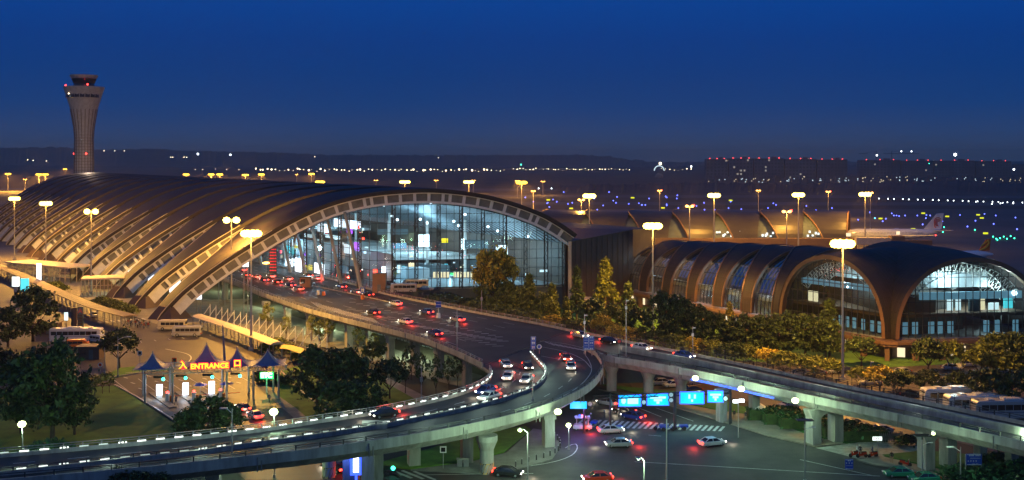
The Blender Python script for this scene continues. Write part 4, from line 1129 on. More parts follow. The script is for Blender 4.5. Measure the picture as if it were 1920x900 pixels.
# rear ridge beyond the second arch
# ---------------------------------------------------------------- far concourse
fc = thing('far_concourse', 'farther brown vaulted concourse seen above the pier roof', 'terminal', (80, 480, 0))
d0 = 512
def fcp(px, t, dep=0, n=0):
    x = (px - 960) / F * d0
    a = math.pi * (1 - t) ; r = 20 - dep
    yy = d0 + 20 + r * math.cos(a); zz = max(17.4 - dep, 1) * (math.sin(a) ** .9)
    return Vector((x + (yy - d0) * .35 * 1.0, yy, zz))
xs = [1000 + 84 * k for k in range(8)]
for n in range(7):
    s_ = MB(); g_ = MB(); e_ = MB()
    TT = [i / 24 for i in range(25)]
    for i in range(24):
        def xw(t, q):
            tt = min(1, min(t, 1 - t) * 2 / .8); wd = .45 + .58 * tt ** 1.2; return xs[n] + 84 * (1 - (1 - q) * wd)
        for k in range(5):
            q0, q1 = k / 5, (k + 1) / 5
            s_.quad(fcp(xw(TT[i], q0), TT[i], -.8 * (1 - q0)), fcp(xw(TT[i], q1), TT[i], -.8 * (1 - q1)), fcp(xw(TT[i + 1], q1), TT[i + 1], -.8 * (1 - q1)), fcp(xw(TT[i + 1], q0), TT[i + 1], -.8 * (1 - q0)))
        e_.beam(fcp(xw(TT[i], 0), TT[i], -.85), fcp(xw(TT[i + 1], 0), TT[i + 1], -.85), .5, .6)
        if i < 10: g_.quad(fcp(xs[n], TT[i], 1.2), fcp(xs[n] + 84, TT[i], 1.2), fcp(xs[n] + 84, TT[i + 1], 1.2), fcp(xs[n], TT[i + 1], 1.2))
    s_.build('roof_shell', 'brown', fc, True); e_.build('shell_edge', 'rim', fc); g_.build('glazing', 'intdark', fc)
    if n in (2, 4, 5, 6):
        l_ = MB(); rn = random.Random(n)
        for k in range(9):
            px = xs[n] + 6 + k * 5 + rn.random() * 3; py = 434 + rn.random() * 9; p = WD(px, py, d0 + 4.0); l_.box(p.x, p.y - 2.2, p.z, .9, .2, rn.uniform(.6, 1.3))
        l_.build('lit_windows', 'wincool', fc)
m_ = MB()
for i in range(24): m_.beam(fcp(1588, i / 24), fcp(1588, (i + 1) / 24), .7, .8)
m_.build('end_rim', 'rim', fc)
MB().prism([(10, 510), (165, 510), (165, 516), (10, 516)], 0, 5.5).build('podium', 'podium', fc)

# ---------------------------------------------------------------- aircraft and boarding bridge
def airliner(px_nose, px_tail, py, d, label, tailm, logo):
    xn, xt = (px_nose - 960) / F * d, (px_tail - 960) / F * d; L = xt - xn; z = 5.2; r = 2.7
    t = thing('airliner', label, 'aircraft', (xt, d, 0)); mb = MB(); k = 16
    st = [(0, .02, .2), (.02, .5, .1), (.06, .85, .05), (.12, 1, 0), (.66, 1, 0), (.8, .82, .35), (.93, .4, 1.1), (1, .1, 1.6)]
    for f, rr, dz in st:
        for j in range(k): a = 2 * math.pi * j / k; mb.v.append((xn + L * f, d + math.cos(a) * r * rr, z + dz + math.sin(a) * r * rr))
    for i in range(len(st) - 1):
        for j in range(k): mb.face((i * k + j, i * k + (j + 1) % k, (i + 1) * k + (j + 1) % k, (i + 1) * k + j))
    mb.build('fuselage', 'planewhite', t, True)
    w_ = MB()
    for f in [.1 + .015 * q for q in range(46)]: w_.box(xn + L * f, d - r * .975, z + .7, .28, .1, .4)
    w_.build('cabin_windows', 'carglass', t)
    fin = [(xt - 10, z + 2.2), (xt - 3.2, z + 10.4), (xt + .4, z + 10.7), (xt - .8, z + 2.4)]
    f_ = MB(); 
    for y in (-.22, .22):
        for q in fin: f_.v.append((q[0], d + y, q[1]))
    f_.face((0, 1, 2, 3)); f_.face((4, 5, 6, 7)); [f_.face((j, (j + 1) % 4, 4 + (j + 1) % 4, 4 + j)) for j in range(4)]
    f_.build('tail_fin', tailm, t)
    wg = MB()
    for s_ in (-1, 1):
        a = [(xn + L * .38, d + s_ * 2, z - 1.2), (xn + L * .52, d + s_ * 2, z - 1.2), (xn + L * .74, d + s_ * 26, z + 1.0), (xn + L * .70, d + s_ * 26, z + 1.0)]
        for dz in (0, .35):
            for q in a: wg.v.append((q[0], q[1], q[2] + dz))
        k0 = len(wg.v) - 8; wg.face([k0 + i for i in range(4)]); wg.face([k0 + 4 + i for i in range(4)]); [wg.face((k0 + j, k0 + (j + 1) % 4, k0 + 4 + (j + 1) % 4, k0 + 4 + j)) for j in range(4)]
        a = [(xt - 5.5, d + s_ * .5, z + 1.6), (xt - 1, d + s_ * .5, z + 1.6), (xt + 1.8, d + s_ * 8.5, z + 2.3), (xt + .2, d + s_ * 8.5, z + 2.3)]
        for dz in (0, .25):
            for q in a: wg.v.append((q[0], q[1], q[2] + dz))
        k0 = len(wg.v) - 8; wg.face([k0 + i for i in range(4)]); wg.face([k0 + 4 + i for i in range(4)]); [wg.face((k0 + j, k0 + (j + 1) % 4, k0 + 4 + (j + 1) % 4, k0 + 4 + j)) for j in range(4)]
    wg.build('wings', 'planewhite', t)
    [MB().cyl((xn + L * .42, d + s_ * 9, z - 2.2), (xn + L * .54, d + s_ * 9, z - 2.2), 1.3, 1.0, 12).build('engine', 'steel', t) for s_ in (-1, 1)]
    g_ = MB(); [g_.cyl((xn + L * f, d + yy - .3, .6), (xn + L * f, d + yy + .3, .6), .6, .6, 10).box(xn + L * f, d + yy, 1.8, .3, .3, 2.4) for f, yy in ((.1, 0), (.54, -3), (.54, 3))]; g_.build('landing_gear', 'darksteel', t)
    MB().ball((xn + L * .72, d - 25.8, z + 1.2), .35, 8).build('wingtip_lamp', 'redlamp', t)
    return t, xt, z
t, xt, z = airliner(1584, 1768, 446, 545, 'white airliner with a curled tail emblem docked behind the pier', 'planewhite', 1)
# tail emblem: three nested curled strokes
em = MB(); cx, cz = xt - 3.2, z + 5.6
for r_, a0, a1 in ((1.9, 40, 200), (1.2, 20, 190), (.55, 0, 180)):
    pts = [Vector((cx + .5 + r_ * math.cos(R(a)), 544.6, cz + .6 + r_ * 1.15 * math.sin(R(a)))) for a in range(a0, a1 + 1, 20)]
    pts += [pts[-1] + Vector((.1, 0, -1.5)), pts[-1] + Vector((.7, 0, -2.2))]
    for a, b in zip(pts, pts[1:]): em.beam(a, b, .3, .3)
em.build('tail_emblem', 'carred', t)
t2 = thing('aircraft_tail', 'red and orange airliner tail fin poking above the pier roof', 'aircraft', ((1845 - 960) / F * 430, 430, 0))
def TP(px, py, d=430): return WD(px, py, d)
f_ = MB(); q = [TP(1834, 471), TP(1848, 449), TP(1858, 447), TP(1855, 470)]
for y in (-.2, .2): [f_.v.append((p.x, p.y + y, p.z)) for p in q]
f_.face((0, 1, 2, 3)); f_.face((4, 5, 6, 7)); [f_.face((j, (j + 1) % 4, 4 + (j + 1) % 4, 4 + j)) for j in range(4)]
f_.build('tail_fin', 'carorange', t2)
e_ = MB(); pts = [TP(x, y, 429.6) for x, y in ((1838, 468), (1845, 466), (1851, 461), (1854, 455), (1852, 450))]; [e_.beam(a, b, .5) for a, b in zip(pts, pts[1:])]; pts = [TP(x, y, 429.6) for x, y in ((1840, 461), (1846, 456), (1852, 451))]; [e_.beam(a, b, .35) for a, b in zip(pts, pts[1:])]; e_.build('tail_emblem', 'yellowpaint', t2)
fz = MB(); k = 12
for i, (xx, rr) in enumerate(((-38, 2.4), (-6, 2.4), (1, 1.6), (6, .3))):
    for j in range(k): a = 2 * math.pi * j / k; fz.v.append((q[0].x + xx, 430 + math.cos(a) * rr, 4.0 + math.sin(a) * rr + (i > 1)))
for i in range(3): [fz.face((i * k + j, i * k + (j + 1) % k, (i + 1) * k + (j + 1) % k, (i + 1) * k + j)) for j in range(k)]
fz.build('fuselage', 'planewhite', t2, True)
bt = thing('boarding_bridge', 'ochre boarding bridge and head-house beside the docked airliner', 'boarding bridge', WD(1690, 470, 500).xy.to_3d())
a, b = WD(1604, 452, 500), WD(1672, 452, 500)
MB().beam(a, b, 3, 3.2).build('tunnel', 'trimgold', bt)
c = WD(1681, 455, 500); MB().box(c.x, c.y, c.z, 6, 5, 6.5).box(c.x, c.y, 1.5, 1.2, 1.2, 3.2).build('head_house', 'podium', bt)
a, b = WD(1692, 457, 500), WD(1746, 457, 500); MB().beam(a, b, 2.6, 3.4).build('tunnel', 'podium', bt)
[MB().cyl((WD(px, 460, 500).x, 500, 0), (WD(px, 460, 500).x, 500, 3), .35).build('support', 'steel', bt) for px in (1620, 1650, 1700, 1725, 1742)]
c = WD(1684, 437, 497); MB().box(c.x, c.y, c.z, 1.5, .6, 1.5).build('floodlight', 'winwarm', bt); c = WD(1591, 440, 497); MB().box(c.x, c.y, c.z, 2, .6, 1.6).build('floodlight', 'winwarm', bt)
cr_ = thing('lit_boom', 'long horizontal bar of red lamps above the boarding bridge', 'gantry', (WD(1570, 432, 560).x, 560, 0))
mb = MB(); a, b = WD(1576, 431, 560), WD(1668, 430, 560); mb.beam(a, b, .4); mb.beam((a.x, a.y, 0), a, .5); mb.beam((b.x, b.y, 0), b, .5); mb.build('boom', 'darksteel', cr_)
a, b = WD(1576, 431, 559.5), WD(1664, 430, 559.5); MB().beam(a, b, .35).build('lamp_tube', 'redlamp', cr_)
# ---------------------------------------------------------------- lamp masts
SOD = (1.0, .48, .075); MER = (.62, 1.0, .58)
def mast_proto(name, h, heads, matn, power=0, hr=1.1, br=.42, radius=.30, flat=.55, spot=None):
    t = thing(name, '-', 'street lamp', (0, 0, 0)); PROTOS.append(t)
    MB().cyl((0, 0, -.2), (0, 0, h), radius, radius * .45, 8).box(0, 0, .4, radius * 3.4, radius * 3.4, .8).build('pole', 'polepaint', t, world=False)
    f = MB()
    for k in range(heads):
        a = 2 * math.pi * k / heads; x, y = hr * math.cos(a), hr * math.sin(a); f.beam((0, 0, h - .1), (x, y, h), .12); f.box(x, y, h + .16, .6, .5, .14, a)
    f.lathe([(.28, h - .5), (.4, h - .2), (.4, h + .2), (.1, h + .4)], 8).build('head_frame', 'steel', t, world=False)
    for k in range(heads):
        a = 2 * math.pi * k / heads; MB().ball((hr * math.cos(a), hr * math.sin(a), h - .12), br, 8, flat).build('floodlight', matn, t, world=False)  # bulbs swollen so that the lamps' glare is built into their shape
    if power:
        o = light('lamp_light', (0, 0, h - .9), power * (1.1 if spot else .95), SOD if 'sod' in matn else MER, t, .5, 'SPOT' if spot else 'POINT', spot); o.location = (0, 0, h - .9)
    return t
PW = 120000
pm = mast_proto('high_mast_lamp', 26.5, 8, 'sodium', PW, 1.55, .95, .3, .85)
pmd = mast_proto('high_mast_lamp', 26.5, 8, 'sodium', PW, 1.55, .95, .3, .85, 154)
pm2 = mast_proto('twin_mast_lamp', 26.5, 2, 'sodium', PW * .8, 1.35, 1.05, .3, .85)
pmf = mast_proto('far_mast_lamp', 26.5, 6, 'sodiumfar', PW * 9, 1.5, 1.2, .34, 1.0)
pma = mast_proto('apron_mast_lamp', 26.5, 6, 'sodium', PW * .7, 1.5, 1.1, .34, .95, 166)
pms = mast_proto('apron_lamp', 22, 2, 'sodiumdim', PW * .5, 1.1, .7, .28, .7)
def mast(p, px, py, zh, label, proto_h=26.5, rz=0, grp=None, sc=None):
    d = F * (H - zh) / (py - HZ); s = zh / proto_h
    return inst(p, label, ((px - 960) / F * d, d, 0), rz, grp, (sc or s, sc or s, s))
GM = 'high mast lamps round the terminal'
mast(pmd, 1224, 423, 26.5, 'brightest high mast lamp, in front of the pier building vault ribs', grp=GM)
mast(pmd, 1580, 456, 26.8, 'tall mast lamp standing before the middle of the first glazed arch', grp=GM)
mast(pm, 471, 437, 26.5, 'bright mast lamp right beside the near end rib of the hall', grp=GM)
mast(pm2, 434, 412, 26.5, 'twin-headed mast lamp just behind the one at the near end rib', grp=GM)
mast(pm2, 171, 396, 26.5, 'twin-headed mast lamp in the middle of the row before the roof ribs', grp=GM)
mast(pm, 86, 381, 26.5, 'mast lamp second from the left edge before the roof ribs', grp=GM)
mast(pm, 27, 372, 26.5, 'mast lamp nearest the left edge, in front of the roof', grp=GM)
mast(pm2, 946, 400, 26.5, 'twin-headed mast lamp in front of the glazed gable above the golden tree', grp=GM)
for px, py, zh, lb in ((759, 341, 26.5, 'large amber mast lamp above the arch crown, left one of the pair'), (879, 341, 26.5, 'large amber mast lamp above the arch crown, right one of the pair'), (978, 342, 26.5, 'amber mast lamp just right of the arch crown'), (1105, 367, 26.5, 'amber mast lamp above the brown connector block'), (1339, 366, 26.5, 'amber mast lamp rising above the far concourse, left of the other tall ones'), (1497, 365, 26.5, 'amber mast lamp rising above the right part of the far concourse'), (1622, 364, 26.5, 'amber mast lamp above the docked airliner'),
        (600, 341, 24, 'amber lamp on the hall skyline, lowest of a close trio'), (584, 326, 24, 'amber lamp on the hall skyline, top of a close trio'), (490, 327, 24, 'lone amber lamp over the middle of the hall roof'), (460, 328, 24, 'small amber lamp left of the lone one over the hall roof'), (412, 327, 24, 'amber lamp over the hall roof, right of a tight pair'), (396, 327, 24, 'bright amber lamp over the hall roof, left of a tight pair'), (349, 327, 24, 'amber lamp over the left slope of the hall roof'), (122, 317, 24, 'amber lamp just left of the control tower shaft'), (85, 327, 24, 'right lamp of the amber pair at the far left skyline'), (73, 327, 24, 'left lamp of the amber pair at the far left skyline'), (15, 326, 24, 'amber lamp at the far left edge skyline')):
    mast(pma if py > 360 or px in (759, 879) else pmf, px, py, zh, lb, grp='distant amber mast lamps', sc=1.6 if py < 343 and px < 1000 else 1.2)
for px, py, zh, lb in ((1237, 357, 19, 'small orange apron lamp with red beacon left of the brightest masts'), (1293, 386, 24, 'short apron lamp with red beacon just behind the far concourse roof'), (1422, 357, 20, 'small apron lamp between two tall amber masts'), (1475, 396, 24, 'apron lamp with red beacon in front of the far concourse end'), (1553, 359, 20, 'small apron lamp with red beacon right of the far concourse masts'), (1632, 361, 23, 'thin apron lamp close beside the mast above the airliner'), (1090, 374, 23, 'short apron lamp beside the mast above the connector block'), (1018, 340, 17, 'small apron lamp right of the arch crown masts'), (970, 339, 19, 'small apron lamp touching the mast right of the arch crown'), (1000, 358, 19, 'lowest apron lamp right of the arch crown'), (705, 338, 17, 'tiny amber lamp above the hall roof left of the arch crown'), (818, 338, 17, 'tiny amber lamp directly above the arch crown'), (556, 327, 17, 'tiny amber lamp left of the close trio'), (888, 338, 17, 'tiny amber lamp beside the right crown mast'), (47, 336, 17, 'small orange lamp left of the roof at the left edge')):
    o = mast(pms, px, py, zh, lb, 22, 0, 'small apron lamps', sc=1.0 if py > 350 else 1.5)
    if 'red' in lb: MB().ball((1.8, 0, 22.2), .42, 6).build('beacon', 'redlamp', o, world=False)
# street lamps with mercury light
def street_lamp(px, py, zh, label, power=0, arm=1.4, lit=True, side=-1, name='street_lamp', col_=MER, r=.28, pole='steel'):
    d = F * (H - zh) / (py - HZ); x = (px - 960) / F * d; t = thing(name, label, 'street lamp', (x - side * arm, d, 0))
    ox = side * arm
    MB().cyl((0, 0, -.1), (0, 0, zh - .3), .11, .07, 8).box(0, 0, .25, .35, .35, .5).build('pole', pole, t, world=False)
    MB().tube([(0, 0, zh - .35), (ox * .5, 0, zh + .05), (ox, 0, zh + .12)], .05).box(ox, 0, zh + .12, .75, .3, .12).build('arm', pole, t, world=False)
    MB().ball((ox, 0, zh - .02), r, 8, .8).build('lamp', 'merc' if lit else 'steel', t, world=False)
    if power: light('lamp_light', (x, d, zh - .6), power, col_, t, .25)
    return t
street_lamp(513, 772, 9, 'greenish street lamp behind the ramp below the toll canopy', 5500, .1, r=.62)
street_lamp(41, 795, 9, 'green-white street lamp behind the ramp near the left edge', 6000, .1, r=.55)
street_lamp(975, 806, 8.5, 'arched street lamp at the bottom left of the junction', 4200, 1.0, r=.3)
street_lamp(1066, 797, 3.6, 'small dazzling white vehicle lamp low beside the police cart', 500, .05, r=.42, col_=(.7, 1, .95), name='vehicle_light')  # light of a vehicle, set on an added post
street_lamp(1197, 859, 8, 'curved unlit camera lamp post at the bottom of the junction', 3200, .7, False)  # head stays dark; the light under it is added for the junction
for px, py, lb, pw in ((1046, 772, 'bright lamp bracketed at the round pier under the ramp curve', 4200), (1304, 709, 'greenish lamp on the flyover side above the second gantry board', 3600), (1390, 729, 'greenish lamp on the flyover side above the guard hut', 3600), (1491, 751, 'greenish lamp on the flyover side left of the first portal pier', 4200), (1908, 812, 'greenish lamp on the flyover side near the right edge', 3000), (1750, 813, 'small lamp on the second portal pier', 1500)):
    z = 6.9; d = F * (H - z) / (py - HZ); x = (px - 960) / F * d; t = thing('bridge_lamp', lb, 'street lamp', (x, d, z))
    MB().beam((0, 1.6, -.7), (0, .1, .1), .1).box(0, .05, .32, .5, .5, .1).build('bracket', 'steel', t, world=False)
    MB().ball((0, 0, 0), .55 if pw > 2000 else .25, 10, .8).build('lamp', 'merc', t, world=False)
    light('lamp_light', (x, d - 2.6, z + .3), pw * .42, MER, t, .3)
for k in range(9):
    p = medn[12 + k * 10]; light('parapet_glow', (p.x, p.y + 1.0, p.z + 2.6), 560, (.7, 1, .8), rb, .5)
for k in range(6):
    p = Mp[8 + k * 11]; light('barrier_glow', (p.x, p.y, p.z + 3), 230, (.75, .95, .85), fl, .5)
# unlit posts
def post(name, cat, label, px, py, zb, h, parts='lamp', arm=1.6, side=1, z0=0.0):
    p = W(px, py, z0); t = thing(name, label, cat, p)
    MB().cyl((0, 0, 0), (0, 0, h), .12, .07, 8).box(0, 0, .2, .35, .35, .4).build('pole', 'steel', t, world=False)
    if parts == 'lamp':
        MB().tube([(0, 0, h - .6), (side * arm * .6, 0, h - .05), (side * arm, 0, h)], .05).box(side * arm, 0, h, .9, .3, .14).build('lamp_head', 'white', t, world=False)
    elif parts == 'solar':
        MB().box(0, 0, h + .15, 2.2, 1.1, .1).beam((0, 0, h - .4), (.0, 0, h), .15).build('solar_panel', 'darksteel', t, world=False)
        MB().tube([(0, 0, h - 1.2), (.9, 0, h - .8)], .04).box(1.1, 0, h - .8, .6, .25, .1).build('lamp_head', 'white', t, world=False)
    elif parts == 'camera':
        MB().box(.25, 0, h - .3, .55, .2, .2).box(0, 0, h - 1.6, .4, .3, .5).build('camera', 'white', t, world=False)
    elif parts == 'box':
        MB().box(0, 0, h * .62, .5, .35, .8).build('control_box', 'steel', t, world=False)
    return t
post('street_lamp', 'street lamp', 'unlit lamp post with one arm on the left part of the ramp', 435, 866, 0, 6.4, 'lamp', 1.0, -1, 7.0)
post('street_lamp', 'street lamp', 'white unlit lamp post in front of the dark tree behind the toll court', 221, 707, 0, 8.0, 'lamp', 2.2, 1)
post('street_lamp', 'street lamp', 'thin plain pole left of the white unlit lamp post', 196, 700, 0, 5.2, 'none')
post('street_lamp', 'street lamp', 'solar lamp post at the bottom of the junction below the first portal pier', 1509, 905, 0, 8.2, 'solar', 1, 1)
post('street_lamp', 'street lamp', 'solar lamp post at the second portal pier', 1729, 893, 0, 5.4, 'solar', 1, 1)
post('street_lamp', 'street lamp', 'bare unlit pole standing in the middle of the junction', 1250, 925, 0, 9.6, 'none')
post('camera_post', 'camera post', 'slim camera post on the deck parapet above the hairpin', 857, 659, 0, 8.2, 'box', z0=7.0)
post('camera_post', 'camera post', 'tall slim camera post beside the blue board on the deck', 1096, 664, 0, 7.5, 'camera', z0=7.0)
post('camera_post', 'camera post', 'camera post on the flyover right of the blue board', 1174, 668, 0, 10.5, 'camera', z0=7.0)
post('camera_post', 'camera post', 'grey camera post behind the ramp right of the round trees', 790, 752, 0, 6.2, 'box')
post('camera_post', 'camera post', 'post with a box on the far side of the flyover near the hedges', 1299, 662, 0, 5.0, 'camera', z0=7.0)
post('camera_post', 'camera post', 'white post before the shrubs at the far deck railing', 903, 586, 0, 5.2, 'box', z0=7.0)
post('camera_post', 'camera post', 'white camera post between trees near the right end arch', 1803, 692, 0, 5.5, 'camera')
post('camera_post', 'camera post', 'thin white post left of the camera post near the right end arch', 1777, 695, 0, 4.2, 'none')
post('camera_post', 'camera post', 'small camera post in the car park behind the flyover', 1633, 720, 0, 4.5, 'camera')
post('camera_post', 'camera post', 'slim post against the hairpin curve of the outer carriageway', 999, 752, 0, 3, 'none', z0=7)

# ---------------------------------------------------------------- vegetation
def crown_mesh(name, kind, seed, m):
    rn = random.Random(seed); mb = MB(); 
    def leaf(c, s):
        a = Vector((rn.gauss(0, 1), rn.gauss(0, 1), rn.gauss(0, 1))).normalized(); b = a.cross(Vector((rn.gauss(0, 1), rn.gauss(0, 1), rn.gauss(0, 1)))).normalized(); s *= rn.choice([.5, .7, .9, 1.2, 1.7])
        mb.quad(c - a * s, c + b * s * .5, c + a * s, c - b * s * .5)
    def clump(c, r, n, s):
        for _ in range(n):
            v = Vector((rn.gauss(0, .5), rn.gauss(0, .5), rn.gauss(0, .38))); leaf(c + v * r, s)
    if kind == 'broad':
        for _ in range(62):
            a = rn.uniform(0, 2 * math.pi); u_ = rn.uniform(-.35, 1); rr = math.sqrt(max(1 - u_ * u_, 0)) * rn.uniform(.55, 1.08); clump(Vector((rr * math.cos(a) * 4.1, rr * math.sin(a) * 4.1, 5.8 + u_ * 2.9 * rn.uniform(.7, 1.05))), rn.uniform(.6, 1.15), 58, .30)
    elif kind == 'dense':
        for _ in range(96):
            a = rn.uniform(0, 2 * math.pi); u_ = rn.uniform(-.8, 1); rr = math.sqrt(max(1 - u_ * u_, 0)) * rn.uniform(.45, 1.28); clump(Vector((rr * math.cos(a) * 3.4, rr * math.sin(a) * 3.4, 5.4 + u_ * rn.uniform(3.6, 4.5))), rn.uniform(.45, 1.15), 50, .28)
    elif kind == 'conifer':
        for _ in range(110):
            h = rn.random() ** .8; a = rn.uniform(0, 2 * math.pi); rr = (1 - h) * 1.9 * rn.uniform(.5, 1.1) + .1; clump(Vector((rr * math.cos(a), rr * math.sin(a), 1.2 + h * 8.6)), rn.uniform(.35, .6), 36, .22)
    elif kind == 'sparse':
        for _ in range(30):
            a = rn.uniform(0, 2 * math.pi); u_ = rn.uniform(-1, 1); rr = math.sqrt(max(1 - u_ * u_, 0)) * rn.uniform(.4, 1.1); clump(Vector((rr * math.cos(a) * 1.5, rr * math.sin(a) * 1.5, 4.6 + u_ * 1.9)), rn.uniform(.3, .6), 26, .17)
    elif kind == 'shrub':
        for _ in range(34):
            a = rn.uniform(0, 2 * math.pi); rr = rn.uniform(0, 1) ** .6; clump(Vector((rr * math.cos(a) * 1.4, rr * math.sin(a) * 1.4, .3 + (1.5 - rr * .8) * rn.uniform(.3, 1))), rn.uniform(.35, .6), 40, .17)
    elif kind == 'hedge':
        for _ in range(900): leaf(Vector((rn.uniform(-3, 3), rn.uniform(-.9, .9), rn.choice([rn.uniform(.1, 1.5), 1.45 + rn.uniform(-.1, .15)]))), .18)
    return mb.mesh(name, m)
def tree_proto(name, kind, seed, m, cat='tree'):
    t = thing(name, '-', cat); PROTOS.append(t); rn = random.Random(seed)
    me = crown_mesh('crown', kind, seed, m); o = bpy.data.objects.new('foliage' if kind in ('shrub', 'hedge') else 'crown', me); col.objects.link(o); o.parent = t
    tk = MB()
    if kind in ('broad', 'dense', 'sparse'):
        k_ = {'broad': (.26, 4.2, 2.6), 'dense': (.30, 4.0, 2.4), 'sparse': (.10, 3.6, 1.0)}[kind]
        tk.cyl((0, 0, -.1), (.1, 0, k_[1] * .55), k_[0], k_[0] * .7, 8)
        for j in range(6):
            a = j * 1.05 + rn.random() * .5; q = Vector((.1, 0, k_[1] * .5)); m1 = q + Vector((math.cos(a) * k_[2] * .45, math.sin(a) * k_[2] * .45, k_[1] * .28)); e = m1 + Vector((math.cos(a + .3) * k_[2] * .6, math.sin(a + .3) * k_[2] * .6, k_[1] * .35))
            tk.cyl(q, m1, k_[0] * .5, k_[0] * .35, 6); tk.cyl(m1, e, k_[0] * .35, k_[0] * .12, 6)
    elif kind == 'conifer':
        tk.cyl((0, 0, -.1), (0, 0, 9), .2, .04, 7)
    else:
        for j in range(5): a = j * 1.3; tk.cyl((math.cos(a) * .1, math.sin(a) * .1, 0), (math.cos(a) * .6, math.sin(a) * .6, .9), .05, .02, 5)
    if kind == 'hedge':
        tk = MB().box(0, 0, .7, 5.8, 1.6, 1.35); tk.build('inner_growth', 'leafdark', t, world=False)
    else: tk.build('trunk' if kind not in ('shrub',) else 'stem', 'bark', t, world=False)
    return t
TP_ = {k: tree_proto(n, kd, s, m, c) for k, n, kd, s, m, c in (('B', 'broad_tree', 'broad', 1, 'leafolive', 'tree'), ('B2', 'broad_tree', 'broad', 21, 'leafolive', 'tree'), ('D', 'dense_tree', 'dense', 2, 'leafdark', 'tree'), ('D2', 'dense_tree', 'dense', 32, 'leafdark', 'tree'), ('C', 'conifer', 'conifer', 3, 'leafolive', 'tree'), ('S', 'young_tree', 'sparse', 4, 'leafolive', 'tree'), ('U', 'shrub', 'shrub', 5, 'leafolive', 'shrub'), ('H', 'hedge', 'hedge', 6, 'leafhedge', 'hedge'))}
HT = {'B': 9, 'B2': 9, 'D': 10, 'D2': 10, 'C': 10.2, 'S': 6.9, 'U': 2.1, 'H': 1.6}
rt = random.Random(99)
def tree(k, px, base, top, label, m=None, wx=1.0, grp=None, z=0.0):
    p = W(px, base, z); h = H - (top - HZ) * p.y / F - z; s = h / HT[k]
    sw = {('foliage' if k in 'UH' else 'crown'): m} if m else None
    return inst(TP_[k], label, p, rt.uniform(0, 6.28) if k != 'H' else rt.choice([0]), grp, (s * wx, s * wx, s), sw)
# left side
for row in (
    ('D', 62, 640, 538, 'dark tree against the covered walkway near the lit adverts', None, 1.0), ('D2', 15, 650, 575, 'dark tree at the left edge above the white coach', None, 1.1),
    ('D', 98, 822, 640, 'largest dark tree, standing over the lawn left of the toll gate', None, .85), ('D2', 40, 812, 672, 'broad dark tree left of the largest one at the left edge', None, 1.0), ('D', 140, 815, 700, 'lower dark tree right of the largest one', None, .8), ('D2', -15, 740, 640, 'dark tree cut by the left edge above the lawn', None, 1.1), ('D', 60, 745, 655, 'dark tree behind the largest tree', None, 1.1), ('D', 110, 725, 668, 'low dark tree before the coach and van', None, 1.1),
    ('B', 224, 690, 618, 'round olive tree in the court behind the white lamp post', 'leafdark', 1.05),
    ('D2', 392, 842, 742, 'dark tree in front of the toll lanes', None, 1.15), ('D', 425, 838, 756, 'dark tree right of the one in front of the toll lanes', None, 1.0), ('D', 352, 842, 768, 'low dark tree left of the one in front of the toll lanes', None, 1.0),
    ('D', 595, 765, 650, 'tall dark tree at the left of the lawn clump', None, 1.0), ('D2', 655, 765, 652, 'tall dark tree at the right of the lawn clump', None, 1.0), ('D', 640, 800, 712, 'low dark tree in front of the lawn clump', None, 1.3), ('D2', 690, 795, 718, 'low dark tree at the right foot of the lawn clump', None, 1.1), ('D', 625, 735, 655, 'dark tree at the back of the lawn clump', None, 1.1),
    ('B2', 731, 748, 674, 'lone round tree on the lawn right of the dark clump', 'leafdark', .95), ('B', 703, 700, 640, 'small olive tree behind the lone round tree', None, .8)):
    k, px, b, t_, lb, m, wx = row; tree(k, px, b, t_, lb, m, wx, 'dark trees on the left lawns')
for i, (px, b, t_) in enumerate(((178, 742, 702), (192, 738, 698), (205, 736, 696))):
    tree('S', px, b, t_, ['left', 'middle', 'right'][i] + ' one of three small bare-stemmed trees left of the toll gate', None, 1.1, 'three small trees on the lawn')
for i, (px, b, t_) in enumerate(((760, 738, 655), (772, 712, 640), (790, 748, 660), (818, 752, 664), (842, 742, 668), (858, 730, 660))):
    tree('S', px, b, t_, ['tallest thin street tree nearest the lone round tree', 'thin street tree behind the tallest one by the deck piers', 'thin street tree third along the path by the deck', 'thin street tree fourth along the path by the deck', 'thin street tree fifth along the path by the deck', 'thin street tree closest to the hairpin curve'][i], 'leafdark', .7, 'thin street trees by the deck piers')
for i, (px, b, t_) in enumerate(((500, 628, 568), (536, 640, 590), (600, 655, 598), (617, 648, 592), (672, 665, 612), (700, 672, 622), (585, 640, 590))):
    tree('S', px, b, t_, 'slender tree number %s from the arch along the deck piers' % ['one', 'two', 'four', 'five', 'six', 'seven', 'three'][i], None if i % 2 else 'leafolive', .9, 'slender trees before the deck piers')
sh = [(192, 575, 552), (205, 578, 557), (218, 582, 560), (231, 586, 565), (243, 590, 568), (102, 545, 524), (115, 548, 530), (520, 655, 630), (540, 662, 640), (560, 675, 652), (580, 682, 660), (600, 690, 662), (620, 690, 665), (640, 696, 664), (500, 660, 640), (660, 694, 668), (490, 716, 692), (535, 722, 700), (512, 718, 697)]
lbs = ['first round bush from the left', 'second round bush', 'third round bush', 'fourth round bush', 'fifth round bush, nearest the people']
for i, (px, b, t_) in enumerate(sh):
    lb = (lbs[i] + ' in the planter between walkway and rib feet') if i < 5 else ('bush beside the %s of the glass entrance pavilion' % ('left' if i == 5 else 'right') if i < 7 else ('bush below the slanted white poles, %s from the left' % ['first', 'second', 'third', 'fourth', 'fifth', 'sixth', 'seventh', 'eighth', 'ninth'][i - 7] if i < 16 else 'small bush %s the green toll sign' % ['left of', 'right of', 'behind'][i - 16]))
    tree('U', px, b, t_, lb, 'leafdark' if i in (16, 17, 18) else None, 1.2, 'round bushes on the left')
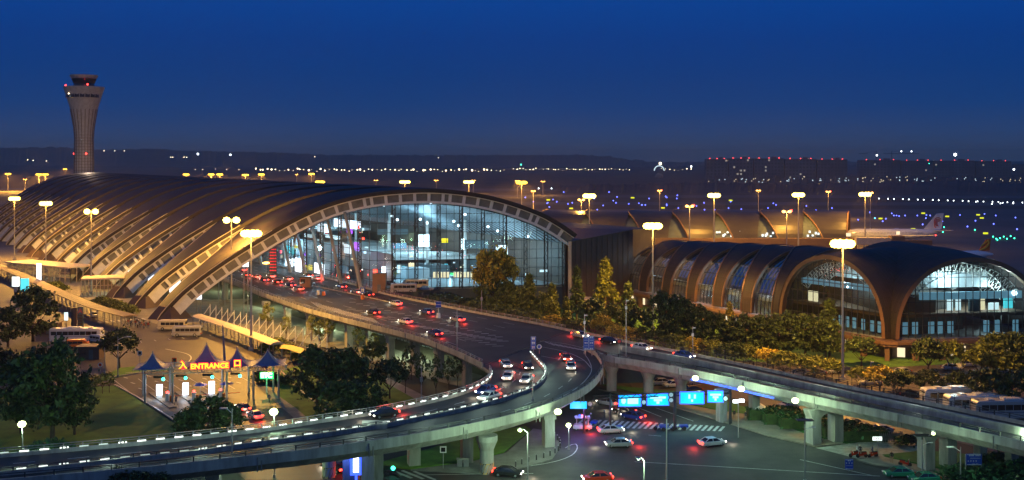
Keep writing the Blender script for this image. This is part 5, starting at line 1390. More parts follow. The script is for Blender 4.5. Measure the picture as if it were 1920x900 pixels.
# trees in front of the pier
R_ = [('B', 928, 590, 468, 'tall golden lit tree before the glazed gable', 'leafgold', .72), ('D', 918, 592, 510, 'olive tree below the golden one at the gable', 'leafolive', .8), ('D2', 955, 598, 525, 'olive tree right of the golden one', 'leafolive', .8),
 ('C', 1135, 600, 483, 'tall conifer left of the first vault rib', None, 1.15), ('C', 1081, 602, 498, 'dark pointed conifer before the connector block', 'leafdark', .9), ('C', 992, 608, 512, 'pointed conifer before the right of the gable', None, 1.1), ('C', 1035, 612, 530, 'olive conifer near the corner post of the gable', None, 1.2), ('C', 1062, 622, 556, 'low conifer before the connector block', None, 1.1), ('C', 1178, 612, 528, 'conifer at the foot of the first vault ribs', 'leafdark', 1.2),
 ('D', 980, 612, 540, 'bushy olive tree before the gable corner', 'leafolive', .9), ('D2', 1020, 620, 548, 'bushy tree between two conifers before the gable', 'leafolive', .8), ('D', 1110, 628, 560, 'bushy dark tree before the connector block', 'leafdark', 1.1), ('D2', 1150, 640, 570, 'golden-brown tree behind the blue deck board', 'leafolive', 1.0), ('B', 1130, 650, 592, 'low golden tree just behind the blue deck board', 'leafgold', .8), ('D', 1195, 640, 575, 'dark olive tree left of the bright mast', 'leafdark', 1.0),
 ('D', 1245, 660, 546, 'very tall dark tree right of the bright mast', 'leafdark', .75), ('D2', 1280, 660, 556, 'tall dark tree second from the bright mast', 'leafdark', .85), ('D', 1312, 662, 574, 'dark tree third from the bright mast', 'leafdark', .9), ('D2', 1345, 664, 588, 'dark tree before the fourth vault rib', 'leafdark', 1.1), ('C', 1368, 655, 566, 'golden pointed conifer before the vault ribs', 'leafgold', .9),
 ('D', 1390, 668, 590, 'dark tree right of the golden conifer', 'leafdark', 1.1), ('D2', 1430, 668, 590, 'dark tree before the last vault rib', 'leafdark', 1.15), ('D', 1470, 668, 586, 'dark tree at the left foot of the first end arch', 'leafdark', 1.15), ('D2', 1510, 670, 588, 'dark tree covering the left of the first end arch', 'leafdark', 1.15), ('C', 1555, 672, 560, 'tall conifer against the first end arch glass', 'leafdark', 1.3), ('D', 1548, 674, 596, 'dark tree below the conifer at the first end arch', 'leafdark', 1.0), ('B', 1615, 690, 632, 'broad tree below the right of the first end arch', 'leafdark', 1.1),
 ('B2', 1740, 702, 634, 'round tree below the left of the second end arch', 'leafdark', .9), ('B', 1785, 704, 640, 'round tree below the middle of the second end arch', 'leafolive', .8), ('D', 1868, 704, 624, 'large olive tree below the right of the second end arch', 'leafolive', 1.2), ('D2', 1905, 712, 622, 'large olive tree at the right edge below the second end arch', 'leafolive', 1.2), ('B', 1835, 710, 652, 'low round tree left of the large olive tree', 'leafolive', 1.0),
 ('B', 1682, 748, 698, 'small spreading tree in the car park behind the flyover, first from left', 'leafdark', 1.0), ('B2', 1742, 752, 694, 'small spreading tree second in the car park row', 'leafdark', 1.0), ('B', 1798, 745, 698, 'small spreading tree third in the car park row', 'leafdark', 1.0), ('B2', 1855, 768, 692, 'small spreading tree fourth in the car park row', 'leafdark', 1.1), ('B', 1908, 775, 700, 'small spreading tree at the right end of the car park row', 'leafdark', 1.1), ('B2', 1560, 712, 672, 'low tree beside the tall mast pole in the car park', 'leafolive', 1.0), ('B', 1608, 725, 688, 'low tree right of the tall mast pole in the car park', 'leafolive', 1.0)]
for k, px, b, t_, lb, m, wx in R_: tree(k, px, b, t_, lb, m, wx, 'trees before the pier building')
gx = [1000, 1035, 1070, 1100, 1135, 1160, 1190, 1225, 1262, 1300, 1335, 1370, 1405, 1440, 1470, 1500, 1530, 1650, 1690]
nth = ['first', 'second', 'third', 'fourth', 'fifth', 'sixth', 'seventh', 'eighth', 'ninth', 'tenth', 'eleventh', 'twelfth', 'thirteenth', 'fourteenth', 'fifteenth', 'sixteenth', 'seventeenth', 'eighteenth', 'nineteenth', 'twentieth', 'twenty-first', 'twenty-second', 'twenty-third', 'twenty-fourth']
for i, px in enumerate(gx):
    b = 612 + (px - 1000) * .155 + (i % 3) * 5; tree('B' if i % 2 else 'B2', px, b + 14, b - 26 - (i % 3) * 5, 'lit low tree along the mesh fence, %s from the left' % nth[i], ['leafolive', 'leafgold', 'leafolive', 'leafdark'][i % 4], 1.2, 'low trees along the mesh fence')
for i, px in enumerate((830, 850, 870, 890, 912, 940, 965, 985)):
    tree('U', px, 574 + i * 4.6, 545 + i * 5, '%s shrub from the left behind the far deck railing' % nth[i], 'leafdark' if i < 3 else 'leafolive', 1.6, 'shrubs behind the far deck railing', 3.5)
tree('U', 760, 522, 500, 'small tree-like bush standing inside before the gable glass', None, 1.0, None, 7)
for i, (px, b) in enumerate(((1448, 787), (1478, 795), (1508, 803), (1590, 822), (1565, 814), (1615, 826))):
    tree('H', px, b, b - 24, 'clipped bright green hedge block, %s from the guard hut' % nth[i if i < 3 else {3: 4, 4: 3, 5: 5}[i]], None, 1.05, 'clipped hedge blocks along the flyover')
for i, (px, b, t_) in enumerate(((1800, 905, 866), (1840, 912, 868), (1880, 915, 870), (1915, 918, 862), (1905, 880, 850), (1868, 875, 845), (1700, 835, 812))):
    tree('U', px, b, t_, 'dark rounded bush under the flyover, %s of the blue direction sign' % ['left', 'directly below', 'lower right', 'far right', 'right edge behind', 'just behind right', 'far left behind'][i], 'leafdark' if i > 3 else 'leafhedge', 1.4, 'rounded bushes near the blue direction sign')
for i, (px, b, t_) in enumerate(((90, 862, 818), (112, 860, 826), (228, 905, 872), (262, 910, 880), (300, 908, 884))):
    tree('U', px, b, t_, ['green lit bush right of the left street lamp', 'smaller green bush behind the ramp', 'leafy top rising before the ramp at the bottom', 'second leafy top before the ramp at the bottom', 'third leafy top before the ramp at the bottom'][i], 'leafhedge' if i < 2 else 'leafdark', 1.2, 'bushes by the lower ramp', 0 if i < 2 else 6)
ug = MB(); rn = random.Random(8)
# ---------------------------------------------------------------- vehicles
def loft(mb, st, smooth=False):
    """stations (x, half width, z0, z1) -> rounded box sections"""
    k = len(mb.v)
    for x, w_, z0, z1 in st:
        c = min(.12, w_ * .3, (z1 - z0) * .3)
        for y, z in ((-w_ + c, z0), (w_ - c, z0), (w_, z0 + c), (w_, z1 - c), (w_ - c, z1), (-w_ + c, z1), (-w_, z1 - c), (-w_, z0 + c)): mb.v.append((x, y, z))
    for i in range(len(st) - 1):
        for j in range(8): mb.face((k + i * 8 + j, k + i * 8 + (j + 1) % 8, k + (i + 1) * 8 + (j + 1) % 8, k + (i + 1) * 8 + j))
    mb.face(range(k, k + 8)); mb.face(range(k + (len(st) - 1) * 8, k + len(st) * 8)); return mb
def wheels(t, xs, w_, r):
    for x in xs:
        for s in (-1, 1):
            MB().mat(0).cyl((x, s * (w_ - .2), r), (x, s * (w_ + .02), r), r, r, 14).mat(1).cyl((x, s * (w_ + .02), r), (x, s * (w_ + .04), r), r * .55, r * .5, 10).build('wheel', ['black', 'steel'], t, world=False)
def car_proto(name, cat, paint, lights=False, kind='sedan', red=False):
    t = thing(name, '-', cat); PROTOS.append(t)
    if kind == 'sedan':
        loft(MB(), [(-2.25, .68, .36, .72), (-2.15, .82, .24, .84), (-1.3, .9, .22, .93), (1.2, .9, .22, .95), (2.05, .87, .24, .96), (2.28, .72, .34, .88)]).build('body', paint, t, world=False)
        g = MB(); k = 0
        for x, w_, z in ((-1.25, .80, .92), (-.45, .64, 1.42), (.95, .64, 1.42), (1.75, .78, .94)):
            g.v += [(x, -w_, z), (x, w_, z)]
        g.v += [(-1.0, -.86, .92), (-1.0, .86, .92), (1.5, -.86, .94), (1.5, .86, .94)]
        g.face((0, 1, 3, 2)); g.face((2, 3, 5, 4)); g.face((4, 5, 7, 6)); g.face((0, 2, 4, 6)); g.face((1, 3, 5, 7)); g.face((0, 1, 7, 6))
        g.build('windows', 'carglass', t, world=False)
        r = loft(MB(), [(-.55, .62, 1.38, 1.43), (-.3, .66, 1.38, 1.47), (.8, .66, 1.38, 1.47), (1.05, .62, 1.38, 1.43)])
        for s in (-1, 1): r.beam((-1.25, s * .8, .94), (-.48, s * .65, 1.42), .06); r.beam((1.75, s * .8, .95), (.98, s * .65, 1.42), .09); r.beam((.25, s * .83, .95), (.25, s * .66, 1.42), .07)
        r.build('roof', paint, t, world=False); wheels(t, (-1.4, 1.35), .86, .33); L = 2.27; hw, hz = .66, .68
    else:
        Lh, w_, z1 = {'minibus': (3.5, 1.02, 2.62), 'coach': (6.0, 1.25, 3.3), 'van': (2.45, .92, 1.95)}[kind]
        loft(MB(), [(-Lh, w_ * .84, .45, z1 * .62), (-Lh + .12, w_ * .97, .32, z1 * (.90 if kind != 'van' else .62)), (-Lh + (.45 if kind != 'van' else 1.1), w_, .3, z1 * .98), (Lh - .2, w_, .3, z1), (Lh, w_ * .92, .4, z1 * .94)]).build('body', paint, t, world=False)
        g = MB()
        for s in (-1, 1):
            x = -Lh + (.9 if kind != 'van' else 1.25); nx = {'minibus': 5, 'coach': 8, 'van': 3}[kind]; stp = (Lh * 2 - (1.3 if kind != 'van' else 1.6)) / nx
            for j in range(nx): g.box(x + stp * (j + .5), s * (w_ + .005), z1 * .66, stp * .92, .03, z1 * .27)
        g.box(-Lh + (.1 if kind != 'van' else .62), 0, z1 * .68, .08 if kind != 'van' else .5, w_ * 1.7, z1 * .3); g.box(Lh + .0, 0, z1 * .7, .06, w_ * 1.5, z1 * .22)
        g.build('windows', 'carglass', t, world=False)
        if kind == 'coach': MB().box(.5, 0, z1 + .12, 3.2, 1.4, .25).box(-3.2, 0, z1 + .1, 1.0, 1.2, .18).build('roof_unit', 'carwhite', t, world=False)
        MB().box(-Lh * .1, 0, z1 * .42, Lh * 1.6, w_ * 2 + .03, .1).build('stripe', 'carblue' if kind == 'coach' else 'cloth_tan', t, world=False)
        wheels(t, (-Lh * .62, Lh * .58), w_, .33 if kind == 'van' else .44); L = Lh; hw, hz = w_ * .75, .75
    for s in (-1, 1):
        MB().box(-L - .01, s * hw, hz, .1, .34, .16).build('headlight', 'headlamp' if lights else 'white', t, world=False)
        MB().box(L - .02, s * (hw + .04), hz + .12, .16, .42, .24).build('tail_light', 'tail' if lights else 'carred', t, world=False)
    if red: o = light('tail_glow', (0, 0, 0), 230, (1, .05, .03), t, .25); o.location = (L + 1.3, 0, .6); o = light('head_glow', (0, 0, 0), 90, (1, .85, .6), t, .25); o.location = (-L - 1.8, 0, .6)
    return t
VP = {'sedan': car_proto('parked_car', 'car', 'carwhite'), 'run': car_proto('driving_car', 'car', 'carsilver', True, red=True), 'mini': car_proto('minibus', 'bus', 'carcream', False, 'minibus'), 'coach': car_proto('coach', 'bus', 'carwhite', False, 'coach'), 'van': car_proto('van', 'van', 'carorange', False, 'van')}
def veh(k, px, py, z, ang, label, paint=None, grp=None, sc_=None):
    p = W(px, py, z); p.z += .04
    if k in ('sedan', 'run') and sc_ is None: sc_ = .88
    return inst(VP[k], label, p, ang, grp, sc_, {'body': paint, 'roof': paint} if paint and k in ('sedan', 'run') else ({'body': paint} if paint else None))
# heading angle: front is local -X
veh('mini', 323, 619, 0, .02, 'cream minibus parked nearest the rib foot'); veh('mini', 351, 631, 0, .05, 'second minibus with darker windows parked in front of the cream one', 'carsilver')
veh('coach', 144, 641, 0, math.pi + .05, 'white coach parked left of the olive court tree')
veh('van', 146, 652, 0, math.pi + .2, 'orange van in front of the white coach'); veh('van', 180, 642, 0, -.5, 'white van between coach and olive tree', 'carwhite')
veh('sedan', 176, 594, 0, 2.1, 'white car beside the covered walkway', 'carwhite')
veh('mini', 757, 549, 7, .03, 'minibus stopped on the deck before the gable glass', 'carsilver'); veh('mini', 780, 541, 7, .0, 'yellowish minibus behind the one at the gable', 'carcream')
veh('sedan', 730, 535, 7, -.6, 'dark car with lit tail before the stone kiosk', 'carblack'); veh('sedan', 800, 545, 7, 3.0, 'silver car right of the minibuses at the gable', 'carsilver')
veh('sedan', 484, 688, 0, 3.0, 'white car half hidden behind the toll canopy', 'carwhite')
GD = 'cars driving on the departures deck'
run = [(455, 509, 1), (462, 519, 0), (480, 522, 1), (495, 528, 0), (508, 521, 1), (520, 532, 1), (540, 526, 0), (545, 538, 0), (560, 545, 1), (578, 520, 1), (594, 525, 0), (640, 541, 1), (668, 551, 1), (690, 556, 0), (742, 573, 1), (800, 589, 0), (858, 603, 1), (700, 590, 1), (760, 607, 0), (815, 630, 1)]
spots = ['closest to the nearest rib', 'in the second lane under the arch', 'below the first lit advert', 'in the near lane under the arch', 'under the dark totem board', 'in the queue before the leaning columns', 'in the far lane before the adverts', 'following in the near lane by the median', 'beside the median fence', 'in front of the white billboard columns', 'braking beside the checkpoint kiosk', 'in the far lane left of the blue post sign', 'in the far lane right of the blue post sign', 'passing the gable corner', 'in the far lane below the minibuses', 'in the far lane below the shrubs', 'farthest right in the far deck lane', 'on the zebra hatching', 'in the near lane past the hatching', 'approaching the hairpin in the near lane']
for i, ((px, py, c), s) in enumerate(zip(run, spots)):
    veh('run', px, py, 7, math.atan2(-.844, .536) if px < 640 else -1.0, 'car with glowing red tail lights ' + s, ['carsilver', 'carblack', 'carwhite', 'carblue'][i % 4], GD)
def on_path(P, f, off, k, lab, paint, grp, rev=False):
    i = int(f * (len(P) - 2)); a, b = P[i], P[i + 1]; ang = math.atan2(b.y - a.y, b.x - a.x); nx, ny = -math.sin(ang) * off, math.cos(ang) * off
    q = {'run': VP['run']}[k]; inst(q, lab, (a.x + nx, a.y + ny, ZD + .04), ang + (0 if rev else math.pi), grp, .88, {'body': paint, 'roof': paint})
l1 = [inner[i].lerp(medn[i], .35) for i in range(N)]; l2 = [inner[i].lerp(medn[i], .72) for i in range(N)]; l3 = [medn[i].lerp(outer[i], .45) for i in range(N)]
GR = 'cars driving round the ramp'
for f, P, lb, pc in ((.05, l1, 'entering the hairpin from the deck', 'carsilver'), (.10, l2, 'beside the median in the hairpin', 'carblack'), (.15, l1, 'at the tightest point of the hairpin', 'carwhite'), (.20, l2, 'just past the tightest point of the hairpin', 'carsilver'), (.26, l1, 'leaving the hairpin on the inner lane', 'carblue'), (.33, l2, 'on the ramp above the round pier', 'carwhite'), (.47, l1, 'on the ramp above the square pier', 'carblack'), (.12, l3, 'on the outer carriageway before the white arrow', 'carred'), (.18, l3, 'on the outer carriageway in the bend', 'carsilver')):
    on_path(P, f, 0, 'run', 'car with red tail lights ' + lb, pc, GR)
fm1 = [a.lerp(b, .26) for a, b in zip(Fp, Np)]; fm2 = [a.lerp(b, .76) for a, b in zip(Fp, Np)]
for f, lb, pc in ((.04, 'where the flyover leaves the deck', 'carsilver'), (.13, 'on the flyover behind the blue board', 'carblack'), (.22, 'on the flyover above the round piers', 'carwhite'), (.31, 'on the flyover above the gantry boards', 'carblue')):
    on_path(fm1, f, 0, 'run', 'car with red tail lights ' + lb, pc, 'cars on the flyover', False)
GJ = 'cars crossing the junction'
for px, py, a, lb, pc in ((1145, 812, 3.3, 'small white cart-like car by the crosswalk start', 'carwhite'), (1160, 838, .1, 'car with red tails turning in the middle of the junction', 'carsilver'), (1335, 836, 3.5, 'car with headlights turning at the right of the junction', 'carwhite'), (1120, 903, .15, 'car with red tails at the bottom of the junction', 'carred'), (1170, 776, -.7, 'car waiting behind the crosswalk in the side road', 'carblack'), (1140, 760, -.7, 'second car waiting in the side road under the flyover', 'carsilver'), (952, 893, 2.9, 'car with headlights entering at the bottom left of the junction', 'carblack'), (1187, 786, -.7, 'first car waiting at the crosswalk stop line', 'carblue')):
    veh('run', px, py, 0, a, lb, pc, GJ)
# lower lanes and toll exit
for px, py, a, lb, pc in ((455, 770, -1.0, 'red-tailed car leaving the toll lanes', 'carblack'), (478, 784, -1.0, 'second red-tailed car leaving the toll lanes', 'carsilver'), (630, 884, -.8, 'car with red tails passing under the ramp', 'carblack')):
    veh('run', px, py, 0, a, lb, pc, 'cars below the toll gate')
GP = 'cars parked behind the flyover'
pk = [(1498, 704, 'carwhite'), (1560, 700, 'carsilver'), (1584, 700, 'carblack'), (1632, 722, 'carsilver'), (1662, 712, 'carwhite'), (1705, 744, 'carblack'), (1755, 745, 'carwhite'), (1785, 694, 'carwhite'), (1812, 688, 'carsilver'), (1832, 738, 'carwhite'), (1900, 708, 'carsilver'), (1918, 716, 'carwhite'), (1878, 702, 'carwhite'), (1596, 800, 'carblack'), (1622, 808, 'carblack'), (1650, 812, 'carsilver'), (1545, 790, 'carblack'), (1480, 765, 'carsilver'), (1262, 726, 'carwhite'), (1238, 722, 'carsilver'), (1310, 722, 'carsilver'), (1296, 737, 'carblack'), (1720, 712, 'carblack'), (1530, 706, 'carblack'), (1690, 702, 'carsilver'), (1852, 722, 'carblack'), (1772, 722, 'carsilver')]
pl = ['white car behind the flyover left of the tall mast', 'silver car at the foot of the tall mast', 'dark car right of the tall mast foot', 'silver car near the small camera post', 'white car between the low trees', 'dark car before the first spreading car park tree', 'white car between the first two spreading trees', 'white car below the second end arch', 'silver car beside the white camera post', 'white car lit beside the third spreading tree', 'silver car under the large olive tree', 'white car at the right edge below the olive tree', 'white car left of the silver one under the olive tree', 'dark car behind the hedge at the first portal pier', 'dark car right of the first portal pier behind the hedge', 'silver car at the driveway gate', 'dark car seen through the portal pier', 'silver car left of the first portal pier', 'white car behind the round flyover piers', 'silver car left of the white one behind the round piers', 'silver car under the flyover near the orange wall', 'dark car before the orange wall', 'dark car left of the round tree at the second arch', 'dark car left of the tall mast foot', 'silver car below the pier corner', 'dark car before the fourth spreading tree', 'silver car between the second and third spreading trees']
for (px, py, pc), lb in zip(pk, pl): veh('sedan', px, py, 0, rt.choice([0.1, 3.2, .35]), lb, pc, GP)
veh('sedan', 1685, 894, .0, .06, 'green taxi at the traffic island with roof light', 'cargreen', 'green taxis'); veh('sedan', 1733, 904, 0, .1, 'second green taxi nearer the bottom edge', 'cargreen', 'green taxis')
veh('coach', 1838, 776, 0, .05, 'white coach parked nearest the flyover at the right'); veh('coach', 1792, 762, 0, .05, 'white coach parked behind the nearest one at the right', 'carwhite'); veh('coach', 1890, 786, 0, .05, 'silver coach parked at the right edge', 'carsilver')
# police cart with light bar
pc_ = thing('police_cart', 'small white patrol cart with blue and red light bar under the ramp', 'patrol cart', W(1092, 806))
loft(MB(), [(-1.5, .6, .3, .7), (-1.2, .7, .25, .95), (1.3, .7, .25, .95), (1.5, .65, .3, .8)]).box(-.9, 0, 1.5, .08, .08, 1.2).box(.9, 0, 1.5, .08, 1.2, 1.2).box(0, 0, 2.05, 2.4, 1.4, .1).build('body', 'carwhite', pc_, world=False)
MB().box(-.4, 0, 2.2, .3, 1.2, .2).build('blue_lamp', 'blueneon', pc_, world=False); MB().box(.1, 0, 2.2, .3, 1.2, .2).build('red_lamp', 'redlamp', pc_, world=False); wheels(pc_, (-1, 1), .62, .28)
light('cart_glow', W(1092, 800) + Vector((0, -1, 3)), 500, (.25, .25, 1), pc_, .3)

# ---------------------------------------------------------------- people
def person_proto(pose, mats, seed):
    t = thing('person', '-', 'person'); PROTOS.append(t)
    st = {'stand': .0, 'walk': .32, 'carry': .15}[pose]
    V = [(0, 0, .95), (0, 0, 1.18), (0, .0, 1.40), (0, 0, 1.50), (0, .01, 1.58), (0, .02, 1.68), (-.10, 0, .88), (.10, 0, .88), (-.11, st * .5, .50), (.11, -st * .5, .50), (-.11, st * .9 - .02, .09), (.11, -st * 1.0 + .02, .09), (-.11, st * .9 + .12, .04), (.11, -st + .14, .04), (-.19, 0, 1.38), (.19, 0, 1.38), (-.24, -st * .4, 1.12), (.24, st * .4, 1.12), (-.23, -st * .3 + .12, .88), (.23, st * .6 + .1, .90), (-.23, -st * .3 + .15, .80), (.23, st * .6 + .13, .82)]
    E = [(0, 1), (1, 2), (2, 3), (3, 4), (4, 5), (0, 6), (0, 7), (6, 8), (7, 9), (8, 10), (9, 11), (10, 12), (11, 13), (2, 14), (2, 15), (14, 16), (15, 17), (16, 18), (17, 19), (18, 20), (19, 21)]
    rad = [.13, .12, .13, .06, .085, .085, .10, .10, .065, .065, .045, .045, .04, .04, .065, .065, .048, .048, .036, .036, .035, .035]
    me = bpy.data.meshes.new('p'); me.from_pydata(V, E, []); o = bpy.data.objects.new('p', me); col.objects.link(o)
    md = o.modifiers.new('s', 'SKIN')
    for i, r in enumerate(rad): me.skin_vertices[0].data[i].radius = (r, r * .8 if i < 3 else r)
    me.skin_vertices[0].data[0].use_root = True
    o.modifiers.new('u', 'SUBSURF').levels = 1
    bpy.context.view_layer.update(); m2 = bpy.data.meshes.new_from_object(o.evaluated_get(bpy.context.evaluated_depsgraph_get())); bpy.data.objects.remove(o)
    m2.materials.clear()
    for m in mats: m2.materials.append(M[m])
    for p in m2.polygons:
        z = p.center.z; x = abs(p.center.x); p.material_index = 1 if z < .93 and x < .19 else (2 if z > 1.5 or (z < .92 and x > .19) else 0)
        if z > 1.66: p.material_index = 3
    b = bpy.data.objects.new('body', m2); col.objects.link(b); b.parent = t; return t
PP = [person_proto('stand', ['cloth_white', 'cloth_dark', 'skin', 'black'], 1), person_proto('walk', ['cloth_red', 'cloth_blue', 'skin', 'black'], 2), person_proto('carry', ['cloth_dark', 'cloth_tan', 'skin', 'black'], 3), person_proto('walk', ['cloth_blue', 'cloth_dark', 'skin', 'black'], 4)]
cw = [(236, 607), (240, 610), (243, 606), (247, 611), (250, 608), (254, 612), (257, 609), (260, 613), (263, 610), (266, 614), (269, 610), (272, 615), (275, 611), (278, 616), (281, 612), (245, 613), (258, 615), (270, 617)]
for i, (px, py) in enumerate(cw): inst(PP[i % 4], 'person waiting in the crowd at the end of the covered walkway', W(px, py, .05), rt.uniform(0, 6), 'people waiting at the walkway end')
one = [(1353, 789, 'person standing against the square pier in the red-lit spot', 1), (1377, 787, 'person standing between gantry post and guard hut', 2), (1398, 790, 'person in dark clothes left of the guard hut', 2), (1538, 828, 'person walking through the portal pier', 1), (793, 560, 'person walking by the far deck railing', 3), (803, 566, 'second person just right along the far deck railing', 2), (715, 546, 'person standing by the stone kiosk', 1), (1607, 855, 'person by the motorbikes, leftmost', 0), (1613, 856, 'person beside the middle motorbike', 2), (1636, 857, 'person sitting up on the right motorbike', 3), (1672, 868, 'person standing on the traffic island above the taxi', 2), (330, 760, 'guard standing by the first toll booth', 3), (375, 757, 'guard near the middle toll booth', 2), (505, 756, 'person at the rightmost toll lane', 3)]
for px, py, lb, k in one: inst(PP[k], lb, W(px, py, 7.03 if py < 600 else .1), rt.uniform(0, 6))
mbk = thing('motorbike', '-', 'motorbike'); PROTOS.append(mbk)
for x in (-.62, .62): MB().cyl((x, -.06, .3), (x, .06, .3), .3, .3, 14).build('wheel', 'black', mbk, world=False)
MB().beam((-.5, 0, .4), (.3, 0, .45), .2, .25).box(.35, 0, .62, .7, .28, .3).box(-.45, 0, .6, .12, .35, .55).build('frame', 'carred', mbk, world=False)
MB().box(.3, 0, .82, .75, .26, .1).build('seat', 'black', mbk, world=False); MB().beam((-.5, -.32, 1.02), (-.5, .32, 1.02), .05).beam((-.6, 0, .4), (-.48, 0, 1.02), .07).build('handlebar', 'steel', mbk, world=False)
for px, py, a, lb in ((1602, 857, .3, 'leftmost motorbike waiting at the traffic island'), (1616, 858, .2, 'middle motorbike waiting at the traffic island'), (1637, 858, .4, 'motorbike right of the other two at the traffic island'), (1697, 874, 2.6, 'motorbike parked on the island behind the taxi')): inst(mbk, lb, W(px, py, .02), a, 'motorbikes at the traffic island')

# ---------------------------------------------------------------- toll gate
tg = thing('toll_canopy', 'blue peaked tent canopy on a truss over the toll lanes', 'canopy', W(390, 752))
ZB = 5.2
def onz(px, py, z): return W(px, py, z)
fl_, fr_ = onz(272, 702, ZB), onz(538, 693, ZB); back_ = Vector((-2.6, 6.5, 0))
bl_, br_ = fl_ + back_ * 1.0, fr_ + back_ * .8
tm = MB()
def box_truss(mb, a, b, hh=.75):
    n_ = max(int((b - a).length / 1.1), 2)
    for z in (0, hh): mb.beam(a + Vector((0, 0, z)), b + Vector((0, 0, z)), .13)
    for i in range(n_):
        p, q = a.lerp(b, i / n_), a.lerp(b, (i + 1) / n_); mb.beam(p + Vector((0, 0, 0 if i % 2 else hh)), q + Vector((0, 0, hh if i % 2 else 0)), .08); mb.beam(q, q + Vector((0, 0, hh)), .07)
for a, b in ((fl_, fr_), (bl_, br_), (fl_, bl_), (fr_, br_)): box_truss(tm, a, b)
for f in (.2, .4, .6, .8): box_truss(tm, fl_.lerp(fr_, f), bl_.lerp(br_, f))
tm.build('truss', 'steel', tg)
for f in (.0, .19, .57, .76, .94):
    for a, b in ((fl_, fr_), (bl_, br_)): p = a.lerp(b, f); MB().cyl((p.x, p.y, 0), (p.x, p.y, ZB), .2, .2, 8).build('column', 'steel', tg)
def tent(c, hw, hd, zt, ax_):
    mb = MB(); K, J = 10, 24; r = []
    d_ = (fr_ - fl_).normalized(); e_ = Vector((-d_.y, d_.x, 0))
    for k in range(K + 1):
        q = k / K; ring = []
        for j in range(J):
            a = 2 * math.pi * j / J; m_ = 1 / max(abs(math.cos(a)), abs(math.sin(a))); sag = .16 * (1 - abs(math.cos(2 * a)) ) * q
            rr = (1 - q) ** 1.0; s_ = rr * (m_ * (1 - q * .0)) ; zz = ZB + .8 + (zt - ZB - .8) * (q ** 2.3)
            s_ = s_ * (1 - sag); ring.append(c + d_ * math.cos(a) * hw * s_ + e_ * math.sin(a) * hd * s_ + Vector((0, 0, zz - c.z)))
        r.append(ring)
    for k in range(K):
        for j in range(J): mb.quad(r[k][j], r[k][(j + 1) % J], r[k + 1][(j + 1) % J], r[k + 1][j])
    mb.build('tent_roof', 'tent', tg)
    e = MB()
    for j in (3, 9, 15, 21):
        for k in range(K): e.beam(r[k][j], r[k + 1][j], .12)
    e.build('tent_seam', 'trimgold', tg)
    MB().cyl((c.x, c.y, ZB), (c.x, c.y, zt + .3), .1, .08).build('tent_pole', 'steel', tg)
for f, py, w_ in ((.06, 661, 2.9), (.44, 645, 4.1), (.66, 653, 2.8), (.88, 656, 3.2)):
    m_ = fl_.lerp(fr_, f).lerp(bl_.lerp(br_, f), .5); zt = H - (py - HZ) * m_.y / F; tent(m_, w_, 3.4, zt, 0)
rzt = math.atan2((fr_ - fl_).y, (fr_ - fl_).x)
ns = thing('entrance_sign', 'red and yellow neon ENTRANCE sign on top of the toll canopy', 'neon sign', (fl_.x, fl_.y - .5, ZB + .8))
def sign_at(px, py, body, size, sx=1.0, th=.02):
    d = fl_.lerp(fr_, (px - 272) / 266).y - .6; p = WD(px, py, d)
    text_mesh('letters', body, size, p, rzt, 'neonyel', ns, .05, 90, sx=sx, thick=th)
    text_mesh('letter_glow', body, size, p + Vector((0, .09, 0)), rzt, 'neonred', ns, .03, 90, sx=sx, thick=.15)
sign_at(343, 685.5, '入', 1.5); sign_at(393, 686.5, 'ENTRANCE', 1.25, 1.02, .03); sign_at(445, 682, '口', 1.35, 1, .03)
fr2 = MB(); a, b = fl_ + Vector((0, -.35, .85)), fr_ + Vector((0, -.35, .85)); fr2.beam(a.lerp(b, .24), a.lerp(b, .7), .1)
for f in (.26, .36, .43, .5, .57, .65): p = a.lerp(b, f); fr2.beam(p - Vector((0, -.1, .1)), p + Vector((0, 0, .9)), .07)
fr2.build('sign_frame', 'darksteel', ns)
light('sign_glow', fl_.lerp(fr_, .45) + Vector((0, -1.5, 2)), 120, (1, .1, .08), ns, .5)
et = thing('lane_sign', 'green lit ETC lane sign on a white pole at the right toll lane', 'lane sign', W(500, 738))
p = W(500, 738); zc = H - (704 - HZ) * p.y / F; MB().box(p.x, p.y, zc, 2.4, .25, 1.2).build('panel', 'greensig', et); text_mesh('letters', 'ETC', 1.15, (p.x, p.y - .16, zc), 0, 'ledwhite', et, .02, 90, thick=.02); MB().cyl((p.x, p.y + .1, 0), (p.x, p.y + .1, zc), .13).build('pole', 'white', et)
light('sign_glow', (p.x, p.y - 1.5, zc - .5), 120, (.1, 1, .3), et, .3)
